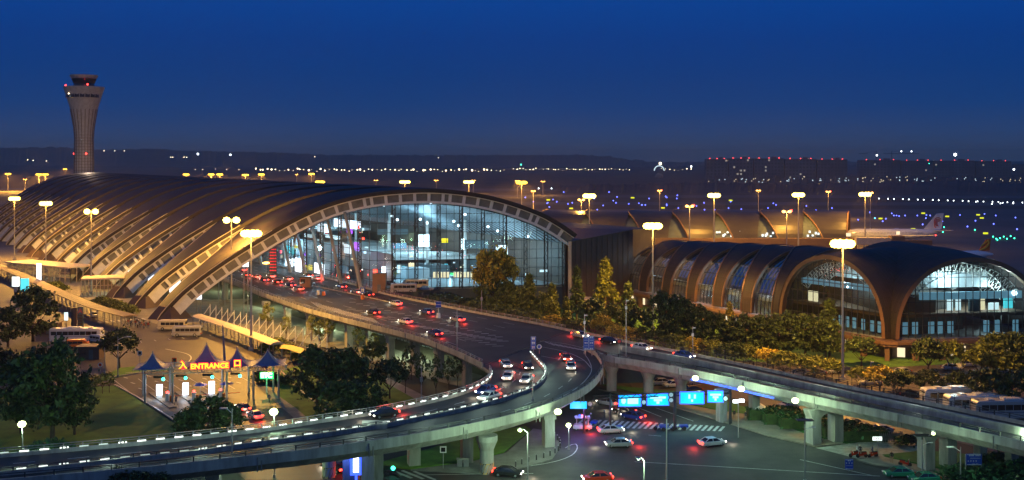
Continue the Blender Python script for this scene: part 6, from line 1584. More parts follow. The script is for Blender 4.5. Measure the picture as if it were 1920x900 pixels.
for i, (px, pb_, y0, y1) in enumerate(((299, 747, 721, 741), (348, 745, 718, 740), (397, 742, 715, 738))):
    p = W(px, pb_); z0, z1 = H - (y1 - HZ) * p.y / F, H - (y0 - HZ) * p.y / F; wd = 10 / F * p.y
    t = thing('light_box', ['left', 'middle', 'right'][i] + ' white light box column of the toll gate', 'light box', p)
    MB().box(p.x, p.y, (z0 + z1) / 2, wd, .5, z1 - z0).build('panel', 'kioskbox', t); MB().box(p.x, p.y, z0 / 2, wd * .9, .45, z0).build('plinth', 'white', t); light('box_glow', (p.x, p.y - 1, 1.8), 260, (.75, .85, 1), t, .5)
    q = p + u * 3.2 + Vector((.6, 0, 0)); b_ = thing('toll_booth', 'small toll machine with red umbrella-like lamp, %s from the left' % nth[i], 'toll machine', q)
    MB().box(q.x, q.y, .7, .55, .5, 1.3).box(q.x, q.y, 1.45, .7, .6, .15).build('cabinet', 'white', b_); MB().ball((q.x, q.y, 1.75), .3, 8, .5).build('lamp', 'redlamp', b_)
    isd = thing('toll_island', 'raised concrete island carrying the %s toll light box' % nth[i], 'traffic island', p); a = p - u * 5 ; b = p + u * 9; n_ = v_ * .65
    MB().prism([tuple((a - n_).xy), tuple((b - n_).xy), tuple((b + n_).xy), tuple((a + n_).xy)], 0, .2).build('base', 'paving', isd)
    r_ = q + v_ * .3; bg_ = thing('barrier_gate', 'raised-arm barrier beside the %s toll machine' % nth[i], 'barrier', r_); MB().box(r_.x + .3, r_.y, .5, .35, .35, 1.0).build('housing', 'carorange', bg_); MB().beam((r_.x + .3, r_.y, .95), (r_.x + 3.2, r_.y + .4, 1.1), .09).build('arm', 'carred', bg_)
for i, (px, py) in enumerate(((306, 711), (348, 709), (398, 707), (450, 705))):
    d = fl_.y - .5; p = WD(px, py, d); t = thing('lane_signal', 'green lane signal hanging from the truss, %s from the left' % nth[i], 'traffic signal', p)
    MB().box(p.x - .9, p.y + .2, p.z + .35, 1.7, .25, .35).beam((p.x, p.y + .2, p.z), (p.x, p.y + .3, ZB), .08).build('housing', 'black', t); MB().ball(p, .3, 8).build('lamp', 'greenlamp', t)
# parasols in toll lane
for i, (px, py) in enumerate(((376, 742), (425, 740))):
    p = W(px, py); t = thing('parasol', ['blue parasol left', 'blue parasol right'][i] + ' of the right toll light box', 'parasol', p); MB().cyl((p.x, p.y, 0), (p.x, p.y, 2.3), .04).build('pole', 'steel', t); MB().lathe([(1.3, 2.0), (.7, 2.3), (.05, 2.5)], 10, (p.x, p.y, 0)).build('shade', 'signblue', t)

# ---------------------------------------------------------------- walkways, pavilions and poles at the left
def walkway(pts, z, w_, label, roofm, name='covered_walkway', curve=False):
    P = [W(px, py, z) for px, py in pts]; P = smooth_path(P, 24); t = thing(name, label, 'walkway', (P[12].x, P[12].y, 0))
    prof = [(-w_, 0), (-w_ * .5, .35 if curve else .1), (0, .5 if curve else .14), (w_ * .5, .35 if curve else .1), (w_, 0), (w_, -.12), (-w_, -.12)]
    MB().sweep(P, prof).build('roof', roofm, t)
    for p, a in along(P, 5): 
        for s in (-1, 1): MB().cyl((p.x - math.sin(a) * s * w_ * .8, p.y + math.cos(a) * s * w_ * .8, 0), (p.x - math.sin(a) * s * w_ * .8, p.y + math.cos(a) * s * w_ * .8, z - .1), .1, .1, 6).build('column', 'steel', t)
    r = MB()
    for p, a in along(P, .5):
        if curve: pass
    for h in (.5, 1.0): r.sweep([Vector((p.x + .6 * w_, p.y - .6 * w_, 0)) for p in P], [(-.03, h), (.03, h), (.03, h + .06), (-.03, h + .06)])
    r.build('handrail', 'steel', t); return t
walkway([(-60, 478), (0, 499), (60, 524), (120, 551), (180, 575), (245, 592)], 3.4, 2.0, 'long straight covered walkway with brown roof along the left court', 'canopybrown')
walkway([(372, 592), (400, 601), (440, 614), (480, 629), (520, 645)], 3.2, 1.7, 'curved pale membrane walkway from the nearest rib foot past the mast', 'tentpale', 'membrane_walkway', True)
t = thing('yellow_canopy', 'short bright yellow-green canopy under the last slanted poles', 'canopy', W(555, 668)); P = [W(530, 651, 3), W(545, 652, 3), W(560, 656, 3), W(574, 661, 3)]
MB().sweep(smooth_path(P, 10), [(-1.5, 0), (0, .6), (1.5, 0), (1.4, -.1), (0, .48), (-1.4, -.1)]).build('roof', 'yellowpaint', t); [MB().cyl((p.x, p.y, 0), p, .08).build('column', 'steel', t) for p in P]
pxs = [394, 405, 416, 427, 439, 451, 462, 474, 486, 499, 512, 526, 540, 554, 568, 583, 598, 613]
for i, px in enumerate(pxs):
    b = 603 + (px - 394) * .26; p = W(px, b); h = 33 / F * p.y; t = thing('slanted_pole', 'white pole with slanting stay, %s in the row from the nearest rib' % nth[i], 'pole', p, group='white poles with stays')
    MB().cyl((0, 0, 0), (0, 0, h), .12, .1, 6).build('pole', 'white', t, world=False); MB().beam((0, 0, h * .92), (-2.6, -1.4, .3), .13).build('stay', 'white', t, world=False)
for px0, px1, yb, zt, dp, lb in ((152, 238, 556, 5.2, 9, 'glass entrance pavilion at the feet of the fourth and fifth ribs'), (14, 132, 518, 5.0, 10, 'wide glass entrance pavilion at the left edge under the ribs')):
    a, b = W(px0, yb), W(px1, yb - 3 if px0 > 100 else yb + 12); t = thing('entrance_pavilion', lb, 'pavilion', a.lerp(b, .5)); n_ = Vector((-(b - a).y, (b - a).x, 0)).normalized() * dp
    MB().prism([tuple((a - n_ * .1).xy), tuple((b - n_ * .1).xy), tuple((b + n_).xy), tuple((a + n_).xy)], zt, zt + .45).build('roof', 'trimgold', t); f_ = MB(); g_ = MB()
    for i in range(13):
        p = a.lerp(b, i / 12); f_.beam(p, p + Vector((0, 0, zt)), .16)
    for z in (1.6, 3.3): f_.beam(a + Vector((0, 0, z)), b + Vector((0, 0, z)), .12)
    for i in range(5): p = b + n_ * i / 4; f_.beam(p, p + Vector((0, 0, zt)), .16)
    q = n_ * .02; g_.quad(a + q, b + q, b + q + Vector((0, 0, zt)), a + q + Vector((0, 0, zt))); g_.quad(b, b + n_, b + n_ + Vector((0, 0, zt)), b + Vector((0, 0, zt)))
    f_.build('frame', 'trimgold', t); g_.build('glazing', 'glassblue', t); m_ = a.lerp(b, .5) + n_ * .5; light('pavilion_lamp', (m_.x, m_.y, 3.8), 900, (.9, .85, .6), t, .4)
for x0, y0, x1, y1, m, lb in ((23, 519, 36, 537, 'winboard', 'pale green lit advert left of the cyan one by the walkway'), (39, 522, 54, 546, 'screencyan', 'cyan lit advert beside the dark walkway tree'), (69, 494, 77, 525, 'kioskbox', 'tall white and violet lit totem behind the walkway')):
    p = W((x0 + x1) / 2, y1 + 16); z0, z1 = H - (y1 - HZ) * p.y / F, H - (y0 - HZ) * p.y / F; wd = (x1 - x0) / F * p.y; t = thing('advert_totem', lb, 'advert board', p)
    MB().box(p.x, p.y, (z0 + z1) / 2, wd, .4, z1 - z0).build('screen', 'screencyan' if 'cyan lit' in lb else ('ledstrip' if 'green' in lb else 'screen'), t); MB().box(p.x, p.y, z0 / 2, wd * .5, .3, z0).build('post', 'steel', t)
for px, pb_, y0, lb in ((151, 615, 575, 'tall dark parking totem with a red letter A by the court'), (139, 612, 577, 'pale slab totem left of the red letter totem')):
    p = W(px, pb_); h = (pb_ - y0) / F * p.y; wd = 10 / F * p.y; t = thing('parking_totem', lb, 'sign', p); MB().box(p.x, p.y, h / 2, wd, .4, h).build('panel', 'intdark' if 'letter A' in lb else 'brownwall', t)
    if 'red letter A' in lb:
        text_mesh('letters', 'A', 1.7, (p.x, p.y - .25, h - 1.1), 0, 'carred', t, .03, 90, thick=.03)
        mb = MB(); [mb.box(p.x, p.y - .23, h * f, wd * .75, .05, .45) for f in (.6, .47, .34, .2)]; mb.build('plates', 'brownwall', t)
t = thing('hotel_column_sign', 'small blue-white lit sign at the dark trees by the court', 'sign', W(124, 620)); p = W(124, 620); MB().box(p.x, p.y, 3.6, .9, .2, 2.0).build('panel', 'wincool', t); MB().box(p.x, p.y, 1.3, .2, .2, 2.6).build('post', 'steel', t)
for px, py, w_, lb in ((91, 625, 5.5, 'small flat-roofed hut left of the parking totems'), (171, 672, 4.6, 'small flat-roofed hut below the orange van')):
    p = W(px, py); t = thing('guard_hut', lb, 'hut', p); MB().box(p.x, p.y, 1.3, w_, 3, 2.6).build('wall', 'brownwall', t); MB().box(p.x, p.y, 2.75, w_ + .8, 3.8, .25).build('roof', 'canopybrown', t); MB().box(p.x + .5, p.y - 1.52, 1.1, .9, .06, 2.0).build('door', 'intdark', t); MB().box(p.x - 1.2, p.y - 1.52, 1.6, 1.2, .06, .9).build('window', 'carglass', t)
for px, py, h, lb in ((412, 668, 8.4, 'tall leaning dark-blue mast pole behind the toll canopy'), ):
    p = W(422, 690); t = thing('leaning_mast', lb, 'pole', p); MB().cyl((0, 0, 0), (-.9, 1.5, 8.6), .28, .12, 8).build('pole', 'tent', t, world=False)
# deck furniture: kiosk, totem boards, blue signs
p = W(712, 548, 7); t = thing('stone_kiosk', 'square stone kiosk on the deck at the gable corner', 'kiosk', p); MB().box(p.x, p.y, 9.6, 3.6, 3, 5.2).build('wall', 'podium', t); MB().box(p.x, p.y - 1.52, 8.2, 1.0, .06, 2.2).build('door', 'intdark', t)
p = W(573, 538, 7); t = thing('checkpoint_kiosk', 'small wooden checkpoint kiosk in the median of the deck', 'kiosk', p); MB().box(p.x, p.y, 8.4, 3.0, 2, 2.8).build('wall', 'podium', t); MB().box(p.x, p.y, 9.9, 3.4, 2.4, .2).build('roof', 'darksteel', t); MB().box(p.x - .6, p.y - 1.03, 8.7, 1.2, .06, 1.2).build('window', 'carglass', t)
for px, y0, y1, wp, lb in ((512, 461, 512, 14, 'tall dark board with rows of red characters under the arch'), (672, 496, 538, 7, 'narrow dark totem at the leaning columns'), (634, 495, 524, 13, 'dark board before the leaning columns')):
    p = W(px, y1, 7); h = (y1 - y0) / F * p.y; wd = wp / F * p.y; t = thing('information_board', lb, 'information board', p); MB().box(p.x, p.y, 7 + h / 2, wd, .4, h).build('panel', 'intdark', t)
    if 'rows' in lb:
        mb = MB(); rn = random.Random(2)
        for r in range(8):
            for c in range(4): mb.box(p.x - wd * .34 + c * wd * .23, p.y - .24, 7 + h * (.1 + r * .11), wd * .14, .05, h * .035)
        mb.build('text_rows', 'tailsoft2' if 'tailsoft2' in M else 'neonred', t)
p = W(499, 512, 7); t = thing('taxi_light_sign', 'orange glowing oval sign left of the dark red-lettered board', 'sign', p); MB().ball((p.x, p.y, 7 + 3.2), 1.2, 12, .28).build('lamp', 'sodiumdim', t); MB().cyl((p.x, p.y, 7), (p.x, p.y, 10), .1).build('pole', 'steel', t)
signmark = 'white'
def board(px, y0, y1, base, wp, zb, lb, rows_, name='direction_sign', posts=(-.3, .3), m='signblue', split=False):
    p = W(px, base, zb); s = p.y / F; z0, z1 = H - (y1 - HZ) * s, H - (y0 - HZ) * s; wd = wp * s; t = thing(name, lb, 'road sign', p)
    MB().box(p.x, p.y, (z0 + z1) / 2, wd, .15, z1 - z0).build('panel', m, t)
    [MB().cyl((p.x + wd * q, p.y + .15, zb), (p.x + wd * q, p.y + .15, z1 - .1), .09).build('post', 'steel', t) for q in posts]
    b = MB().box(p.x, p.y - .085, z1 - .08, wd * .94, .02, .05).box(p.x, p.y - .085, z0 + .08, wd * .94, .02, .05)
    if split: b.box(p.x, p.y - .085, (z0 + z1) / 2, .06, .02, (z1 - z0) * .9)
    b.build('border', 'white', t); n_ = len(rows_)
    for i, r in enumerate(rows_):
        z = z1 - (i + .5) * (z1 - z0) / n_; rh = (z1 - z0) / n_ * .55; cw2 = wd * .84 / max(len(r), 1)      # marks: # a character block, - a thin rule, > an arrow
        mk_ = MB()
        for j, ch in enumerate(r):
            x = p.x - wd * .42 + (j + .5) * cw2; y = p.y - .09
            if ch == '#': mk_.box(x - cw2 * .2, y, z, cw2 * .16, .02, rh).box(x + cw2 * .16, y, z, cw2 * .2, .02, rh * .9).box(x, y - .004, z + rh * .2, cw2 * .7, .02, rh * .18)
            elif ch == '-': mk_.box(x, y, z, cw2, .02, rh * .14)
            elif ch == '>': mk_.quad((x - cw2 * .3, y, z - rh * .5), (x + cw2 * .5, y, z - .01), (x + cw2 * .5, y, z + .01), (x - cw2 * .3, y, z + rh * .5))
        if mk_.v: mk_.build('sign_marks', signmark if m == 'signblue' else 'carblack', t)
    return t
board(1104, 630, 656, 668, 20, 7, 'large blue double direction board at the fork of the deck', ['## ##', '-- --', '## ##', '-- --', '## ##'], split=True)
board(1000, 631, 655, 664, 10, 7, 'narrow blue sign with three white symbols left of the large board', ['#', '#', '#'], posts=(0,))
board(680, 538, 550, 561, 9, 7, 'small blue sign in the forecourt below the leaning columns', ['#'], posts=(0,)); board(822, 565, 577, 596, 10, 7, 'small blue sign in the middle of the deck', ['-'], posts=(0,))
for px, py, lb in ((680, 561, 'first'), (822, 596, 'second'), (597, 552, 'third'), (607, 554, 'fourth')):
    p = W(px, py, 7); t = thing('barrier_drum', 'pale barrel block on the deck, %s' % {'first': 'at the small blue sign near the columns', 'second': 'at the small blue sign in mid deck', 'third': 'left one of two by the median', 'fourth': 'right one of two by the median'}[lb], 'barrier block', p); MB().cyl(p, p + Vector((0, 0, 1.1)), .5, .42, 10).build('drum', 'carorange' if lb < 'g' else 'white', t)
board(1826, 851, 872, 908, 29, 0, 'blue direction sign with small arrow and white characters at the lower right', [' #### ####', '  --------', '> # # #   ', '    -- --  '], posts=(-.5, .52))
board(1592, 861, 880, 884, 15, 0, 'small blue standing sign at the junction edge', [' ## ', '# # #', '-----', '-    '], posts=(0,))
board(1645, 819, 826, 854, 17, 0, 'small white lit box sign on a post by the driveway', [' ## '], m='ledstrip', posts=(.1,))
post('sign_post', 'pole', 'grey pole left of the blue direction sign', 1801, 912, 0, 5.2, 'lamp', 1.4, -1)
# disc signs
for px, py, base, zb, lb in ((1011, 650, 664, 7, 'round deck sign right of the narrow blue sign'), (1161, 640, 672, 7, 'dark round sign on the flyover right of the blue board'), (262, 662, 700, 0, 'pair of small square signs on a pole behind the toll canopy'), (188, 684, 712, 0, 'round white sign left of the white lamp post'), (327, 675, 690, 0, 'small red-framed square sign behind the toll canopy'), (640, 778, 806, 0, 'square no-parking sign behind the ramp below the dark trees'), (831, 843, 880, 0, 'small grey box on a pole under the ramp')):
    p = W(px, base, zb); s = p.y / F; z = H - (py - HZ) * s; t = thing('road_sign', lb, 'road sign', p); MB().cyl((p.x, p.y + .05, zb), (p.x, p.y + .05, z), .05).build('pole', 'steel', t)
    if 'round' in lb: MB().cyl((p.x, p.y, z), (p.x, p.y - .06, z), .45, .45, 14).build('panel', 'white' if 'dark' not in lb else 'darksteel', t); MB().cyl((p.x, p.y - .062, z), (p.x, p.y - .07, z), .3, .3, 14).build('disc', 'signblue' if 'deck' in lb else 'carred', t)
    else: MB().box(p.x, p.y, z, .9, .06, .9).build('panel', 'white' if 'red' not in lb else 'carred', t); MB().box(p.x, p.y - .04, z, .6, .02, .6).build('symbol', 'carblack', t)

# ---------------------------------------------------------------- sign gantry
ga, gb = W(1266, 805), W(1370, 802); 
gt = thing('sign_gantry', 'dark steel gantry with cross arm carrying four glowing blue boards', 'gantry', ga)
dG = ga.y; zA = H - (746 - HZ) * dG / F
aL, aR = WD(1112, 750, dG - 4), WD(1372, 738, dG + 3)
g_ = MB(); 
for dz in (0, .55): g_.beam(aL + Vector((0, .3, dz)), aR + Vector((0, .3, dz)), .16)
n_ = 26
for i in range(n_): p, q = aL.lerp(aR, i / n_), aL.lerp(aR, (i + 1) / n_); g_.beam(p + Vector((0, .3, 0 if i % 2 else .55)), q + Vector((0, .3, .55 if i % 2 else 0)), .08)
g_.build('cross_beam', 'darksteel', gt)
MB().cyl((ga.x, ga.y + .2, 0), (ga.x, ga.y + .2, zA + .8), .28, .22, 10).build('post', 'darksteel', gt); q = WD(1370, 740, dG + 3); MB().cyl((q.x, q.y + .3, 0), (q.x, q.y + .3, q.z + .8), .26, .2, 10).build('post', 'darksteel', gt); q = WD(1145, 748, dG - 3); MB().cyl((q.x, q.y + .3, 0), (q.x, q.y + .3, q.z + .8), .2, .16, 10).build('post', 'darksteel', gt)
for i, (x0, y0, x1, y1) in enumerate(((1161, 741, 1201, 761), (1214, 739, 1253, 759), (1276, 736, 1319, 756), (1328, 734, 1355, 753))):
    d = dG - .4; a, b = WD(x0, y0, d), WD(x1, y1, d); cx, cz = (a.x + b.x) / 2, (a.z + b.z) / 2; wd, hh = b.x - a.x, a.z - b.z
    t = thing('gantry_board', 'glowing blue gantry board, %s of the four' % ['leftmost, with a large white patch', 'second from left, with a downward arrow', 'third from left, with two white marks', 'rightmost and smallest'][i], 'road sign', (cx, d, cz))
    MB().box(cx, d, cz, wd, .2, hh).build('panel', 'cyanboard', t); MB().box(cx, d + .02, cz, wd + .25, .16, hh + .25).build('frame', 'blueneon', t)
    m_ = MB(); y = d - .12
    if i == 0: m_.box(cx + wd * .14, y, cz, wd * .5, .03, hh * .62).beam((cx - wd * .4, y, cz), (cx - wd * .2, y, cz), .5).beam((cx - wd * .3, y, cz - .45), (cx - wd * .3, y, cz + .45), .4)
    elif i in (1, 3): m_.box(cx, y, cz + hh * .2, wd * .76, .03, hh * .2).box(cx, y, cz - hh * .05, wd * .4, .03, hh * .2).box(cx, y, cz - hh * .28, wd * .14, .03, hh * .22)
    else: [m_.box(cx + s * wd * .12, y, cz + .25, wd * .09, .03, hh * .4) for s in (-1, 1)]; m_.box(cx, y, cz - hh * .25, wd * .08, .03, hh * .22)
    m_.build('markings', 'cyanmark', t); light('board_glow', (cx, d - 1.2, cz - .5), 220, (.1, .6, 1), t, .5)
for i, (px, py) in enumerate(((1207, 754), (1258, 750), (1258, 740), (1360, 747), (1106, 757))):
    p = WD(px, py, dG - .5); t = thing('round_sign', 'round dark sign disc on the gantry, %s' % ['between the two left boards', 'lower one beside the gantry post', 'upper one beside the gantry post', 'right of the smallest board', 'at the left tip of the arm'][i], 'road sign', p); MB().cyl((p.x, p.y, p.z), (p.x, p.y - .1, p.z), .48, .48, 16).build('panel', 'darksteel', t); MB().cyl((p.x, p.y - .105, p.z), (p.x, p.y - .12, p.z), .34, .34, 16).build('disc', 'white', t)
a, b = WD(1069, 766, 168), WD(1100, 753, 168); t = thing('underpass_board', 'glowing blue board partly hidden under the ramp curve', 'road sign', ((a.x + b.x) / 2, 168, 0)); MB().box((a.x + b.x) / 2, 168, (a.z + b.z) / 2, b.x - a.x, .25, b.z - a.z).build('panel', 'cyanboard', t); MB().cyl((b.x - .4, 168.3, 0), (b.x - .4, 168.3, b.z), .2).build('post', 'darksteel', t)
a = WD(1085, 783, 167); light('purple_glow', (a.x, a.y - 1, a.z + 1), 700, (.35, .15, 1), t, .4)
a, b = WD(1374, 756, 165), WD(1396, 749, 165); t = thing('lit_box_sign', 'pair of small white lit box signs right of the gantry', 'sign', ((a.x + b.x) / 2, 165, 0)); MB().box((a.x * .75 + b.x * .25), 165, (a.z + b.z) / 2, .8, .2, .45).box((a.x * .25 + b.x * .75), 165, (a.z + b.z) / 2 + .1, .8, .2, .45).build('panel', 'ledwhite', t); MB().cyl((a.x + .9, 165.2, 0), (a.x + .9, 165.2, b.z), .08).build('post', 'steel', t)
# guard hut on the lawn
p = W(1421, 786); t = thing('guard_hut', 'small white octagonal guard hut on the green lawn', 'hut', p)
MB().lathe([(1.15, 0), (1.15, .9)], 8, p).build('wall', 'white', t); MB().lathe([(1.1, .9), (1.1, 1.95)], 8, p).build('window', 'carglass', t); [MB().box(p.x + 1.14 * math.cos(k * math.pi / 4), p.y + 1.14 * math.sin(k * math.pi / 4), 1.43, .14, .14, 1.05, k * math.pi / 4).build('corner_post', 'white', t) for k in range(8)]; MB().lathe([(1.35, 1.95), (1.35, 2.1), (.3, 2.75), (.1, 2.8)], 8, p).build('roof', 'white', t)
# traffic light, bins, bollards, pedicabs, gate
p = W(736, 893); t = thing('traffic_light', 'horizontal traffic light showing green under the ramp', 'traffic light', p); z = H - (877 - HZ) * p.y / F; MB().box(p.x - 1.0, p.y, z, 1.6, .3, .5).beam((p.x - 2.8, p.y, z), (p.x, p.y, z + .1), .1).build('housing', 'black', t); MB().ball((p.x + .1, p.y - .2, z), .3, 10).build('lamp', 'greenlamp', t); MB().cyl((p.x - 2.8, p.y, 0), (p.x - 2.8, p.y, z), .12).build('pole', 'steel', t)
for px, py, lb in ((868, 874, 'pair of grey litter bins on the dark island'), ): p = W(px, py, .14); t = thing('litter_bin', lb, 'litter bin', p); [MB().box(q, 0, .5, .7, .6, 1.0).build('bin', 'steel', t, world=False) for q in (-.45, .45)]; MB().box(0, 0, 1.05, 1.8, .7, .08).build('lid', 'concrete', t, world=False)
bo = thing('bollard', '-', 'bollard'); PROTOS.append(bo); MB().cyl((0, 0, 0), (0, 0, .75), .09, .08, 8).build('post', 'darksteel', bo, world=False); MB().ball((0, 0, .78), .11, 8).build('cap', 'steel', bo, world=False)
for p, a in along(smooth_path(WL([(1035, 816), (1050, 832), (1046, 846), (1025, 857), (985, 868), (960, 878)], .14), 20), 1.5): inst(bo, 'low dark bollard on the edge of the curved island under the ramp', p, 0, 'bollards round the curved island')
for p, a in along(WL([(1108, 790), (1150, 780), (1205, 786)], .02), 3.2): inst(bo, 'dark guard post of the lane divider before the crosswalk', p, 0, 'guard posts of the lane divider', (1.6, 1.6, 1.6))
pc = thing('pedicab', '-', 'tricycle'); PROTOS.append(pc)
for x, y in ((-.8, 0), (.6, -.5), (.6, .5)): MB().cyl((x, y - .03, .32), (x, y + .03, .32), .32, .32, 14).build('wheel', 'black', pc, world=False)
MB().box(.6, 0, .62, 1.3, .9, .35).beam((-.7, 0, .5), (.1, 0, .6), .08).beam((-.75, 0, .3), (-.6, 0, 1.0), .06).build('frame', 'signblue', pc, world=False)
for px, py, a, lb in ((1238, 806, .2, 'blue cargo tricycle left of the gantry post'), (1252, 808, 2.9, 'second blue tricycle at the foot of the gantry post'), (1275, 806, .1, 'dark tricycle right of the gantry post'), (1152, 808, .2, 'orange-boxed tricycle on the crosswalk'), (1112, 800, 1.2, 'tricycle beside the patrol cart')): inst(pc, lb, W(px, py, .02), a, 'tricycles in the junction')
p = W(1675, 828); t = thing('folding_gate', 'grey folding lattice gate across the driveway', 'gate', p); a, b = W(1650, 831), W(1692, 826); g_ = MB()
n_ = 12
for i in range(n_ + 1): q = a.lerp(b, i / n_); g_.beam(q, q + Vector((0, 0, 1.5)), .07)
for i in range(n_): q, r = a.lerp(b, i / n_), a.lerp(b, (i + 1) / n_); g_.beam(q, r + Vector((0, 0, 1.5)), .05); g_.beam(q + Vector((0, 0, 1.5)), r, .05)
g_.build('lattice', 'steel', t)
t = thing('low_wall', 'warm orange low wall behind the flyover piers', 'wall', W(1320, 735)); a, b = W(1292, 738), W(1345, 730); MB().beam(a + Vector((0, 0, .7)), b + Vector((0, 0, .7)), .3, 1.4).build('wall', 'podium', t)
t = thing('low_building', 'flat low building glimpsed under the flyover between the round piers', 'building', W(1215, 712)); a = W(1215, 712); MB().box(a.x, a.y, 1.6, 16, 5, 3.2, .1).build('wall', 'intdark', t); MB().box(a.x, a.y, 3.35, 17, 6, .25, .1).build('roof', 'concrete_dark', t)
p = W(1090, 582); t = thing('small_pavilion', 'flat pale roof of a small building among the trees', 'building', p); MB().box(p.x, p.y, 3.4, 8.5, 6, .3).build('roof', 'trimgold', t); MB().box(p.x, p.y, 1.6, 7.6, 5, 3.2).build('wall', 'brownwall', t)
# ---------------------------------------------------------------- airfield lights
def dot_proto(name, m, r, h, cat, sign=False):
    t = thing(name, '-', cat); PROTOS.append(t); MB().cyl((0, 0, 0), (0, 0, h), .06, .06, 6).build('stem', 'darksteel', t, world=False)
    (MB().box(0, 0, h + r * .5, r * 4, r * .6, r * 1.5) if sign else MB().ball((0, 0, h + r), r, 6)).build('panel' if sign else 'lamp', m, t, world=False); return t  # globes far larger than the real fixtures, bloom modelled as shape
bl = dot_proto('taxiway_light', 'bluelamp', .5, .3, 'airfield light'); wl_ = dot_proto('runway_light', 'ledwarm', .5, .3, 'airfield light'); ys = dot_proto('taxiway_sign', 'yelsign', .75, .2, 'airfield sign', True); gr = dot_proto('green_light', 'greenlamp', .4, .3, 'airfield light')
cw_ = dot_proto('white_light', 'ledwhite', .5, .3, 'airfield light')
blue = [(1010, 401), (1030, 390), (1026, 383), (1044, 380), (1037, 376), (1027, 382), (1060, 358), (1057, 362), (1079, 353), (1080, 355), (1065, 384), (1073, 382), (1150, 378), (1155, 382), (1179, 384), (1131, 387), (1114, 374), (1142, 362), (1157, 371), (1198, 383), (1204, 386), (1217, 374), (1250, 385), (1248, 370), (1250, 372), (1270, 368), (1269, 374), (1272, 392), (1306, 388), (1321, 395), (1366, 392), (1250, 387), (1203, 386), (1210, 386), (1581, 400), (1581, 410), (1609, 414), (1631, 400), (1641, 411), (1655, 417), (1661, 412), (1672, 402), (1676, 406), (1681, 406), (1686, 407), (1697, 406), (1720, 406), (1730, 423), (1737, 405), (1736, 411), (1744, 406), (1767, 417), (1800, 405), (1814, 427), (1829, 416), (1863, 422), (1867, 406), (1904, 410), (1907, 432), (1846, 403), (1320, 382), (1340, 395), (1455, 386), (1450, 383), (1370, 380), (1390, 394), (1120, 395), (1098, 398), (1000, 380), (985, 372), (1440, 392), (1512, 388), (1530, 396), (1560, 392)]
for px, py in blue: inst(bl, 'small blue taxiway lamp on the dark airfield', W(px, py), 0, 'blue taxiway lamps', (H * 0 + 1.0 * W(px, py).y / 850) if W(px, py).y > 850 else 1)
for px, py in [(1010 + i * 21 + (i % 3) * 3, 355 + i * .12) for i in range(27)] + [(1648 + i * 14 + (i % 2) * 3, 374 + i * .4) for i in range(20)] + [(1880, 382), (1900, 383), (1876, 383), (1860, 384), (1830, 380)]:
    inst(cw_, 'white runway edge lamp in a straight row across the airfield', W(px, py), 0, 'white runway edge lamps', max(W(px, py).y / 900, 1))
rn = random.Random(12)
for i in range(62):
    px = 480 + i * 7.6 + rn.uniform(-2.5, 2.5); p = W(px, 320.5 + rn.choice([0, 0, 0, -1.2, 1.6, -2])); inst(wl_, 'white lamp in the dense row along the horizon above the hall', p, 0, 'dense lamp row above the hall', 5.6 * rn.choice([.35, .6, .8, 1.0, 1.25]))
for i in range(44):
    px = 962 + i * 6.2 + rn.uniform(-2, 2) if i < 36 else 1240 + (i - 36) * 8; p = W(px, 318 + rn.uniform(-1.2, 2)); inst(wl_, 'tiny warm lamp in the far row above the connector block', p, 0, 'far warm lamp row', 3.6 * rn.choice([.4, .7, 1.0, 1.3]))
for px, py in ((182, 309), (193, 309), (207, 309), (222, 309), (239, 309), (255, 309), (52, 301), (62, 302), (87, 303), (320, 296), (324, 296), (345, 296), (350, 296), (366, 313), (380, 313), (404, 312), (425, 313), (448, 313), (195, 284), (215, 284), (233, 284), (590, 295), (822, 297)):
    inst(wl_, 'small scattered lamp before the left hills', WD(px, py, 3300) if py < 306 else W(px, py + 6), 0, 'scattered lamps before the hills', 2.6)
for px, py, m, lb, s in ((371, 292, 'w', 'cool white lamp in the hills right of the tower', 6), (432, 293, 'w', 'second cool white lamp in the hills', 5), (977, 311, 'g', 'green lamp on the skyline right of the arch', 5), (1296, 315, 'w', 'white lamp left of the grey apartment slab', 5), (1791, 295, 'w', 'brilliant white lamp above the dark apartment blocks', 9), (1901, 321, 'w', 'white lamp at the foot of the right block', 6), (1644, 294, 'w', 'white lamp on the tower crane cab', 5), (1690, 286, 'w', 'lamp on the crane jib', 4), (1709, 286, 'w', 'lamp at the crane jib end', 4), (1742, 308, 'g', 'green lamp on the dark block', 3), (1238, 311, 'y', 'golden lamp over the small lit dome', 8)):
    p = WD(px, py, 2300); pr = {'w': cw_, 'g': gr, 'y': wl_}[m]; inst(pr, lb, p, 0, None, s * .8)
for px, py in ((1028, 376), (1186, 372), (1243, 391), (1370, 377), (1651, 411), (1712, 431), (1731, 401), (1776, 407), (1834, 404), (1841, 410), (1848, 439), (1071, 392), (1100, 360)): inst(ys, 'small yellow lit taxiway sign on the dark airfield', W(px, py), 0, 'yellow taxiway signs', max(W(px, py).y / 900, .9))
for px, py in [(1862, 446), (1868, 450), (1875, 449), (1882, 446), (1888, 450), (1895, 445), (1902, 449), (1870, 452), (1828, 433), (1768, 437), (1770, 428), (1640, 411)]: inst(gr, 'small green lamp on the taxiway centre line', W(px, py), 0, 'green taxiway lamps', 1)
